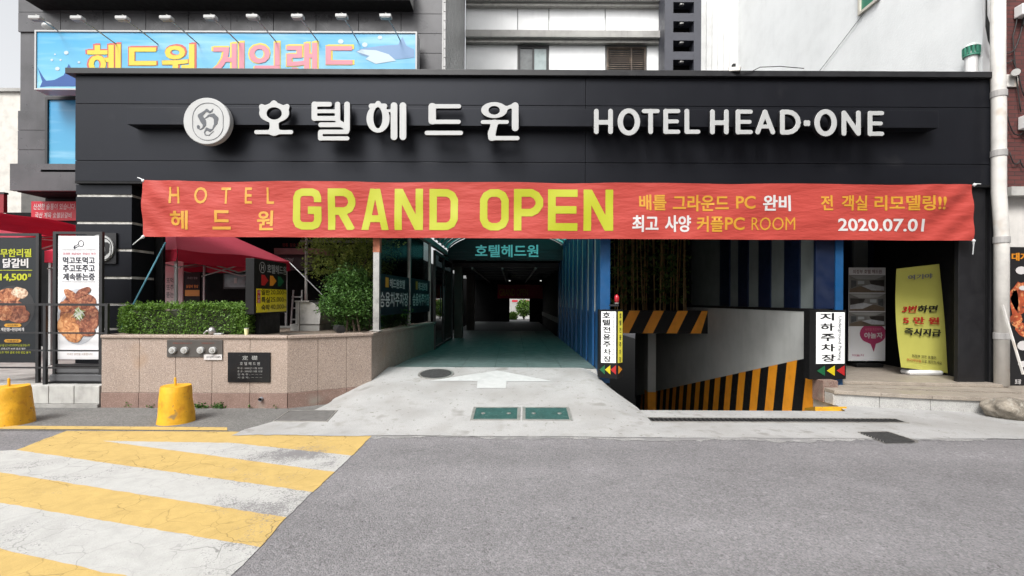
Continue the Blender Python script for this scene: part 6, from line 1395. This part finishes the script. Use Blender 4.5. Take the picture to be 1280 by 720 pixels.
# folding chair and stool
c = P(262, 380, 10.9); t = thing('folding_chair', 'pinkish folding chair under the tent', 'chair', (c.x, 10.9, TZ))
MB().box(c.x - 0.18, 10.72, TZ + 0.42, c.x + 0.18, 11.06, TZ + 0.46).build('seat', M_iron, t, bevel=0.01); MB().box(c.x - 0.18, 11.04, TZ + 0.58, c.x + 0.18, 11.08, TZ + 0.86).build('backrest', mat('dull_rose', (0.22, 0.10, 0.10), 0.6), t, bevel=0.01)
for sx_ in (-0.17, 0.17):
    MB().bar((c.x + sx_, 10.74, TZ), (c.x + sx_, 11.02, TZ + 0.44), 0.022).build('leg', M_galv, t); MB().bar((c.x + sx_, 11.09, TZ), (c.x + sx_, 11.06, TZ + 0.9), 0.022).build('leg', M_galv, t)
c = P(371, 372, 11.2); t = thing('step_ladder', 'small white step ladder by the restaurant front', 'ladder', (c.x, 11.2, TZ))
for s in (-0.10, 0.10): MB().bar((c.x + s * 1.3, 11.1, TZ), (c.x + s, 11.25, TZ + 1.45), 0.03).build('rail', M_sign, t)
for k in range(5): MB().bar((c.x - 0.115, 11.11 + k * 0.024, TZ + 0.25 + k * 0.26), (c.x + 0.115, 11.11 + k * 0.024, TZ + 0.25 + k * 0.26), 0.03).build('rung', M_sign, t)

# ------------------------------------------------------------ granite planter
PT = thing('granite_planter', 'long pink granite planter wall with a red plinth beside the driveway', 'planter', (-4.4, 6.9, 0))
C0, C1 = Vector((-5.80, 6.83, 0)), Vector((-3.165, 6.83, 0))
def wall_run(a, b, cuts, zb0=-0.05, plinth=0.215, top=0.985):
    d = (b - a); n = Vector((d.y, -d.x, 0)).normalized(); L_ = d.length
    for i in range(len(cuts) - 1):
        g = 0.0025 / L_; p, q = a + d * (cuts[i] + g), a + d * (cuts[i + 1] - g)
        MB().prism([(p.x, p.y, plinth + 0.003), (q.x, q.y, plinth + 0.003), (q.x - n.x * 0.05, q.y - n.y * 0.05, plinth + 0.003), (p.x - n.x * 0.05, p.y - n.y * 0.05, plinth + 0.003)], (0, 0, top - plinth - 0.003)).build('granite_panel', M_gran, PT, bevel=0.003)
        p2, q2 = p + n * 0.012, q + n * 0.012
        if zb0 > -1: MB().prism([(p2.x, p2.y, zb0), (q2.x, q2.y, zb0), (q2.x - n.x * 0.06, q2.y - n.y * 0.06, zb0), (p2.x - n.x * 0.06, p2.y - n.y * 0.06, zb0)], (0, 0, plinth - zb0)).build('plinth_stone', M_granb, PT, bevel=0.004)
    p, q = a + n * 0.025, b + n * 0.025
    MB().prism([(p.x, p.y, top + 0.003), (q.x, q.y, top + 0.003), (q.x - n.x * 0.2, q.y - n.y * 0.2, top + 0.003), (p.x - n.x * 0.2, p.y - n.y * 0.2, top + 0.003)], (0, 0, 0.045)).build('coping_stone', M_gran, PT, bevel=0.01)
    p, q = a - n * 0.052, b - n * 0.052
    MB().prism([(p.x, p.y, -0.1), (q.x, q.y, -0.1), (q.x - n.x * 0.1, q.y - n.y * 0.1, -0.1), (p.x - n.x * 0.1, p.y - n.y * 0.1, -0.1)], (0, 0, top + 0.1)).build('backing', M_conc2, PT)
def ucut(us): return [((P(u, 460, 6.83).x) - C0.x) / (C1.x - C0.x) for u in us]
wall_run(C0, C1, [0] + ucut([174, 219.5, 265, 312.5]) + [1])
wall_run(C1, W0, [0, 0.34, 0.68, 1])
wall_run(W0, W1, [i / 7 for i in range(8)])
wall_run(Vector((-5.80, 8.9, 0)), C0 + Vector((0.0, 0.052, 0)), [0, 0.5, 1])
soil = MB().prism([(-5.72, 6.99, 0.3), (-3.2, 6.99, 0.3), (-2.32, 7.6, 0.3), (-1.97, 11.1, 0.3), (-2.6, 11.15, 0.3), (-3.6, 9.4, 0.3), (-5.72, 8.85, 0.3)], (0, 0, 0.70)).build('soil', M_soil, PT)
m = MB(); m.prism([(-5.8, 8.86, TZ), (-3.6, 9.41, TZ), (-2.55, 11.2, TZ), (-2.45, 11.3, TZ), (-3.6, 9.55, TZ), (-5.8, 9.0, TZ)], (0, 0, 0.72)); m.build('back_wall', M_conc2, PT)
# siamese connection plate with four inlets
yg = 6.83; a, b = P(209.5, 446, yg), P(279, 425, yg)
t = thing('fire_inlet_plate', 'dark steel plate with four white capped fire inlets on the planter', 'fire inlet', ((a.x + b.x) / 2, yg, a.z)); MB().box(a.x, yg - 0.016, a.z, b.x, yg - 0.002, b.z).build('plate', mat('dull_bronze', (0.075, 0.068, 0.062), 0.45, metal=0.3, var=0.12), t, bevel=0.003)
for u in (217, 231.8, 251.8, 267):
    c = P(u, 437.6, yg - 0.016); iv = MB().lathe([(0.047, 0), (0.047, 0.035), (0.042, 0.04)], c, 'Y', 24).build('inlet_cap', M_sign, t); MB().lathe([(0.027, 0), (0.026, 0.006)], c - Vector((0, 0.041, 0)), 'Y', 20).build('cap_centre', M_galv, iv); MB().lathe([(0.012, 0), (0.011, 0.004)], c - Vector((0, 0.048, 0)), 'Y', 12).build('cap_boss', M_sign, iv)
px_text('연결송수관설비 송수구', 216, 428, 240, 430, yg - 0.016, ink('rust_text', 150, 70, 45), t, off=0.0); px_text('소화설비 송수구', 252, 428, 268, 430, yg - 0.016, ink('rust_text', 150, 70, 45), t, off=0.0)
a, b = P(256, 449.5, yg), P(278.5, 443, yg); t = thing('white_label', 'small white paper label below the fire inlet plate', 'label', ((a.x + b.x) / 2, yg, a.z)); MB().box(a.x, yg - 0.021, a.z, b.x, yg - 0.0175, b.z).build('paper', I_white, t); px_text('송수압력 1.0 MPa', 258, 444.6, 276, 447.6, yg - 0.021, I_grey, t, off=0.01)
# plaque
a, b = P(285.5, 477.5, yg), P(338.5, 440.5, yg); t = thing('stone_plaque', 'black polished stone plaque engraved with the building record on the planter', 'plaque', ((a.x + b.x) / 2, yg, a.z)); MB().box(a.x, yg - 0.02, a.z, b.x, yg - 0.001, b.z).build('slab', mat('black_granite', (0.012, 0.012, 0.013), 0.2, var=0.1, spec=0.2, speck=[(90, 0.62, 0.7, (0.03, 0.03, 0.03))]), t, bevel=0.003)
I_eng = ink('engraved', 168, 168, 166)
px_text('定  礎', 303, 444.5, 322, 450, yg - 0.02, I_eng, t, off=0.01)
px_text('호 텔 헤 드 원', 300, 452.5, 325, 456.5, yg - 0.02, I_eng, t, off=0.005)
for k, s in enumerate(('착 공 : 2002년 11월 22일', '준 공 : 2003년 12월 12일', '건 축 주 :  홍 길 동', '시 공 자 : 종 합 건 설')): px_text(s if k < 2 else s.split(':')[0] + ': ㅡ ㅡ ㅡ', 297, 459 + k * 3.9, 328, 461.4 + k * 3.9, yg - 0.02, I_eng, t, off=0.0)
c = P(327.5, 497.5, yg); t = thing('drain_spout', 'short grey drain pipe poking out of the plinth', 'pipe', c); MB().tube([c + Vector((0, 0.03, 0)), c - Vector((0, 0.06, 0.012))], 0.027, 12, cap=False).build('pipe', mat('pvc_grey', (0.2, 0.21, 0.23), 0.5), t); MB().tube([c + Vector((0, 0.02, 0)), c + Vector((0, -0.035, -0.005))], 0.022, 12).build('bore', M_blk, t)

# hedge
rng = np.random.default_rng(11)
hx0, hx1, hy0, hy1, hz0, hz1 = P(147, 400, 7.1).x, P(314, 400, 7.2).x, 7.08, 7.62, 1.0, 1.465
HG = thing('boxwood_hedge', 'clipped green boxwood hedge on top of the granite planter', 'hedge', ((hx0 + hx1) / 2, 7.3, 1.0))
n = 26000; q = rng.uniform(-1, 1, (n, 3)); k = rng.integers(0, 3, n); sgn = np.where(rng.random(n) < 0.5, -1, 1)
q[np.arange(n), k] = sgn * rng.uniform(0.74, 1.0, n) ; q[:, 2] = np.where(k == 2, np.abs(q[:, 2]), q[:, 2])
rr_ = 1 - 0.09 * np.clip(np.abs(q[:, 0]) ** 10 + np.abs(q[:, 2]) ** 6 + np.abs(q[:, 1]) ** 6 - 1, 0, 2)
p = np.column_stack([(hx0 + hx1) / 2 + q[:, 0] * (hx1 - hx0) / 2 * (1 - 0.01 * np.abs(q[:, 2]) ** 4), (hy0 + hy1) / 2 + q[:, 1] * (hy1 - hy0) / 2 * rr_, (hz0 + hz1) / 2 + q[:, 2] * (hz1 - hz0) / 2 * rr_])
nz_ = np.array([noise.noise((a * 3.2, b * 3.2, c * 3.2)) + 0.5 * noise.noise((a * 9, b * 9, c * 9)) for a, b, c in p]); p[:, 2] += nz_ * 0.04; p[:, 1] -= nz_ * 0.05; p[:, 0] += nz_ * 0.02
keep = nz_ + rng.normal(0, 0.12, len(p)) > -0.42; p = p[keep]
sh = []
for k in range(160):
    x, y = rng.uniform(hx0 + 0.03, hx1 - 0.03), rng.uniform(hy0 + 0.02, hy1); dx, dy, h0 = rng.normal(0, 0.02), rng.normal(0, 0.02), rng.uniform(0.02, 0.065)
    sh += [(x + dx * q, y + dy * q, hz1 - 0.01 + h0 * q) for q in np.linspace(0, 1, 5)]
p = np.concatenate([p, np.array(sh)])
link('foliage', leaves(p, 0.017, rng, 0.1), HG, M_lv1)
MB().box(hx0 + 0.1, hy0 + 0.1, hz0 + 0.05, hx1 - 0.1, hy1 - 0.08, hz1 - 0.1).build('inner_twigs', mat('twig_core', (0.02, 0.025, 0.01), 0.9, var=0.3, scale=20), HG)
for k in range(9): x = hx0 + 0.12 + (hx1 - hx0 - 0.24) * k / 8; MB().tube([(x, 7.3, 0.99), (x + 0.02, 7.28, 1.2)], 0.012, 6).build('stem', M_bark, HG)

# trees in the planter
def bush(name, lab, base, crowns, n, size, mt, trunks):
    t = thing(name, lab, 'tree' if 'tree' in name else 'shrub', base); pts = []
    tot = sum(r[0] * r[1] * r[2] for _, r in crowns)
    for c, r in crowns:
        m_ = int(n * r[0] * r[1] * r[2] / tot); q = rng.normal(size=(m_, 3)); q /= np.linalg.norm(q, axis=1)[:, None]; q *= rng.uniform(0.3, 1.12, (m_, 1)) ** 0.6
        s = np.array([1 + 0.5 * noise.noise((a * 2.2 + c[0], b * 2.2, d * 2.2)) + 0.2 * noise.noise((a * 6, b * 6, d * 6 + c[0])) for a, b, d in q])[:, None]
        pts.append(np.array(c) + q * s * np.array(r))
    pts = np.concatenate(pts); keep = np.array([noise.noise((a * 7, b * 7, c * 7)) > -0.22 for a, b, c in pts]); pts = pts[keep]
    link('foliage', leaves(pts, size, rng, 0.25), t, mt)
    for tr in trunks: MB().tube(tr, [0.022 * (1 - 0.6 * i / (len(tr) - 1)) for i in range(len(tr))], 7).build('trunk', M_bark, t)
    return t
c = P(436, 372, 8.2)
bush('round_shrub', 'dense round green shrub beside the steel post in the planter', (c.x, 8.2, 1.0), [((c.x, 8.2, c.z + 0.03), (0.43, 0.42, 0.47)), ((c.x + 0.05, 8.25, c.z + 0.30), (0.28, 0.28, 0.25)), ((c.x - 0.22, 8.1, c.z - 0.15), (0.25, 0.25, 0.22)), ((c.x + 0.22, 8.1, c.z - 0.12), (0.22, 0.25, 0.22))], 13000, 0.021, M_lv2,
     [[(c.x - 0.03, 8.2, 0.98), (c.x - 0.02, 8.2, 1.2), (c.x - 0.08, 8.18, 1.6)], [(c.x + 0.1, 8.22, 0.98), (c.x + 0.06, 8.2, 1.25), (c.x + 0.12, 8.2, 1.65)], [(c.x + 0.2, 8.18, 0.98), (c.x + 0.13, 8.2, 1.3), (c.x + 0.15, 8.25, 1.7)]])
c = P(440, 330, 9.0)
bush('maple_tree', 'loose olive-green maple tree behind the round shrub', (c.x, 9.0, 1.0), [((c.x - 0.1, 9.0, c.z + 0.45), (0.75, 0.6, 0.42)), ((c.x + 0.15, 9.1, c.z + 0.05), (0.62, 0.55, 0.36)), ((c.x - 0.42, 8.75, c.z - 0.05), (0.36, 0.4, 0.28)), ((c.x + 0.5, 9.0, c.z + 0.6), (0.5, 0.5, 0.35)), ((c.x - 0.1, 9.0, c.z + 0.95), (0.8, 0.6, 0.3))], 12000, 0.028, M_lv3,
     [[(c.x, 9.0, 0.98), (c.x + 0.02, 9.0, 1.7), (c.x - 0.15, 9.0, 2.5), (c.x - 0.3, 9.0, 3.0)], [(c.x + 0.02, 9.0, 1.7), (c.x + 0.25, 9.05, 2.3), (c.x + 0.35, 9.05, 2.8)], [(c.x, 9.0, 1.5), (c.x - 0.3, 8.95, 1.95), (c.x - 0.45, 8.95, 2.2)]])
c = P(455, 398, 8.7)
bush('low_shrub', 'low dark shrub at the foot of the maple by the glass', (c.x, 8.7, 1.0), [((c.x + 0.1, 8.7, 1.2), (0.35, 0.35, 0.25)), ((c.x + 0.35, 9.4, 1.25), (0.3, 0.5, 0.28)), ((c.x - 0.25, 8.6, 1.12), (0.25, 0.25, 0.15))], 3500, 0.028, M_lv2, [[(c.x + 0.1, 8.7, 0.98), (c.x + 0.1, 8.7, 1.2)]])

# price sign, facing along the street
SX = -3.80; ya, yb = 7.12, 8.14; zs0, zs1 = P(310, 393, 7.12).z + 0.0, P(307, 322.5, 7.12).z
PR = thing('price_sign', 'black double-sided hotel price sign with yellow tariff panel above the hedge end', 'sign', (SX - 0.06, 7.6, 1.0))
MB().box(SX - 0.13, ya, zs0, SX, yb, zs1).build('sign_box', M_blk, PR, bevel=0.006); MB().box(SX - 0.11, ya + 0.22, 0.995, SX - 0.02, yb - 0.18, zs0 - 0.002).build('pedestal', M_blk, PR, bevel=0.004)
def py(u): return F * 3.80 / (640 - u)
def pzv(v, u): return EYE - (v - HZ) / F * py(u)
def sgt(body, f0, f1, z0, z1, mt, off, gap=0.006): 
    o = Vector((SX, ya + (yb - ya) * f0, z0)); lettering(body, o, (0, (yb - ya) * (f1 - f0), 0), (0, 0, z1 - z0), mt, PR, off=off, gap=gap)
Hs = zs1 - zs0
sgt('호텔헤드원', 0.36, 0.98, zs0 + Hs * 0.76, zs0 + Hs * 0.93, I_eng, 0.02)
m = MB(); cy, cz, rr2 = ya + (yb - ya) * 0.22, zs0 + Hs * 0.85, 0.085
m2 = MB()
for k in range(24): 
    a0 = 2 * math.pi * k / 24; a1 = 2 * math.pi * (k + 1) / 24; f = lambda a, r: (SX + 0.005, cy + 1.1 * r * math.cos(a), cz + r * math.sin(a)); m2.quad(f(a0, rr2 * 0.86), f(a0, rr2), f(a1, rr2), f(a1, rr2 * 0.86))
m2.build('emblem_ring', I_eng, PR); sgt('H', 0.18, 0.26, cz - 0.045, cz + 0.045, I_eng, 0.03)
for k, mt in enumerate((I_red, I_orng, I_grn)):
    y0 = ya + (yb - ya) * (0.20 + 0.25 * k); z0 = zs0 + Hs * 0.62; w = (yb - ya) * 0.19; h = 0.16
    MB().prism([(SX + 0.002, y0, z0 - h / 2), (SX + 0.002, y0 + w * 0.4, z0 - h / 2), (SX + 0.002, y0 + w, z0), (SX + 0.002, y0 + w * 0.4, z0 + h / 2), (SX + 0.002, y0, z0 + h / 2)], (0.008, 0, 0)).build('arrow', mt, PR)
MB().box(SX + 0.001, ya + 0.06, zs0 + Hs * 0.03, SX + 0.008, yb - 0.01, zs0 + Hs * 0.46).build('tariff_panel', mat('tariff_yellow', (0.66, 0.55, 0.012), 0.4, var=0.02), PR)
MB().box(SX + 0.0085, ya + 0.07, zs0 + Hs * 0.20, SX + 0.011, ya + 0.16, zs0 + Hs * 0.44).build('red_tab', I_red, PR); 
for i, ch in enumerate('대실료'): sgt(ch, 0.08, 0.145, zs0 + Hs * (0.37 - 0.08 * i), zs0 + Hs * (0.43 - 0.08 * i), I_white, 0.01, 0.013)
for i, (s, pz_) in enumerate((('일반', '20,000~'), ('특실', '25,000~'), ('숙박', '40,000~'))):
    z = zs0 + Hs * (0.345 - 0.14 * i); sgt(s, 0.18, 0.43, z, z + Hs * 0.11, I_black, 0.02, 0.012); sgt(pz_, 0.45, 0.98, z + 0.004, z + Hs * 0.105, I_black, 0.0, 0.012)
# steel smoker drum on a concrete block
a, b = P(357, 405, 8.35), P(401, 378, 8.35); t = thing('steel_drum', 'half-round stainless barbecue drum on a concrete block in the planter', 'drum', ((a.x + b.x) / 2, 8.6, 1.0)); h = b.z - a.z; w = b.x + 3.74
pr = [(b.x - w, 8.35, a.z), (b.x - 0.02, 8.35, a.z)] + [(b.x - h * 0.5 + h * 0.5 * math.cos(R(q)), 8.35, a.z + h * 0.4 + h * 0.6 * math.sin(R(q))) for q in (10, 25, 40, 55, 70, 82, 90)] + [(b.x - w, 8.35, b.z)]
MB().prism(pr, (0, 0.7, 0)).build('shell', mat('stained_steel', (0.46, 0.45, 0.43), 0.38, metal=0.6, var=0.25, scale=5, streak=0.4), t); MB().box(b.x - w, 8.31, b.z + 0.003, b.x - h * 0.5, 8.95, b.z + 0.03).build('lid_plate', M_galv, t); MB().bar((b.x - w + 0.06, 8.335, a.z - 0.15), (b.x - w + 0.06, 8.335, b.z + 0.02), 0.03).build('strap', M_galv, t)
MB().box(b.x - w - 0.1, 8.37, 0.99, b.x - 0.03, 9.0, a.z - 0.003).build('concrete_block', M_conc2, t, bevel=0.01)
# small things on the coping
c = P(419, 411, 7.42); t = thing('ground_spotlight', 'small black ground spotlight under the round shrub', 'spotlight', (c.x, 7.6, 1.0)); MB().tube([(c.x - 0.05, 7.62, 1.09), (c.x + 0.06, 7.50, 1.075)], [0.06, 0.072], 14).build('lamp_head', M_blkm, t); MB().bar((c.x, 7.58, 0.99), (c.x, 7.58, 1.05), 0.03).build('stake', M_blkm, t)
c = P(309, 419, 7.0); t = thing('paper_cup', 'pale yellow paper cup left on the planter coping', 'cup', (c.x, 6.98, 1.033)); MB().lathe([(0.024, 1.0335), (0.03, 1.118), (0.031, 1.12)], (c.x, 6.98, 0), n=16).build('cup_body', mat('pale_yellow_card', (0.62, 0.60, 0.32), 0.6), t); MB().lathe([(0.033, 1.121), (0.033, 1.126)], (c.x, 6.98, 0), n=16).build('rim', M_sign, t)
c = P(266, 417, 6.95); t = thing('flood_lamp', 'toppled silver clamp lamp on the planter coping in front of the hedge', 'lamp', (c.x, 6.95, 1.033)); MB().lathe([(0.02, -0.06), (0.06, -0.03), (0.065, 0.0), (0.05, 0.03), (0.015, 0.05)], (c.x, 6.95, 1.085), 'X', 16).build('lamp_head', M_alu, t, smooth=True); MB().box(c.x + 0.02, 6.92, 1.0335, c.x + 0.14, 6.99, 1.055).build('clamp', M_sign, t, bevel=0.006); MB().tube([(c.x - 0.03, 6.95, 1.09), (c.x - 0.09, 6.95, 1.085), (c.x - 0.13, 6.95, 1.045)], 0.012, 8).build('arm', M_galv, t)
q = [P(350, 410, 7.4), P(372, 409, 7.45), P(392, 413, 7.4), P(412, 411, 7.4)]; tag(MB().tube([(v.x, v.y, 1.012) for v in q], 0.009, 6).build('cable', M_cable, smooth=True), 'black cable lying on the planter soil by the drum', 'cable')

# bollards
def bollard(lab, u, v, h, rb, rt, seed):
    c = G(u, v, 0.006); t = thing('concrete_bollard', lab, 'bollard', c, 'yellow bollards on the pavement')
    bm = bmesh.new(); n = 28; rings = []
    for j in range(12):
        s = j / 11; ring = []
        for k in range(n):
            a = 2 * math.pi * k / n; r = (rb + (rt - rb) * s) * (1 + 0.05 * noise.noise((math.cos(a) * 1.4 + seed, math.sin(a) * 1.4, s * 2.2))) * (1.0 - 0.04 * (s > 0.95)); ring.append(bm.verts.new((c.x + r * math.cos(a), c.y + r * math.sin(a), c.z + s * h + 0.02 * s * noise.noise((math.cos(a) + seed, math.sin(a), 5)))))
        rings.append(ring)
    for j in range(11):
        for k in range(n): bm.faces.new((rings[j][k], rings[j][(k + 1) % n], rings[j + 1][(k + 1) % n], rings[j + 1][k]))
    bm.faces.new(rings[-1]); bm.faces.new(rings[0][::-1]); me = bpy.data.meshes.new('body'); bm.to_mesh(me); bm.free(); link('body', me, t, M_bollard, smooth=True).modifiers.new('edge', 'EDGE_SPLIT').split_angle = R(50)
    MB().tube([(c.x - 0.01, c.y, c.z + h - 0.02), (c.x - 0.012, c.y, c.z + h + 0.09), (c.x - 0.01, c.y, c.z + h + 0.10)], [0.014, 0.014, 0.008], 8).build('lifting_pin', M_bollard, t)
bollard('stubby yellow concrete bollard in front of the granite planter', 220, 527, 0.455, 0.205, 0.165, 1.0); bollard('stubby yellow concrete bollard at the left picture edge', 12, 529, 0.455, 0.235, 0.19, 5.0)
# weeds at the wall foot
pt = []
for u in (236, 243, 246, 264, 267, 271, 262, 180, 150, 310, 343): 
    c = G(u + random.uniform(-3, 3), 513.5, 0); 
    for k in range(26 if 230 < u < 280 else 8): pt.append((c.x + random.gauss(0, 0.03), 6.80 + random.gauss(0, 0.012), 0.01 + abs(random.gauss(0, 0.03))))
stuff(tag(link('weeds', leaves(np.array(pt), 0.02, rng, 0.0), None, M_lv2), 'tiny weeds growing along the foot of the planter', 'weeds'))
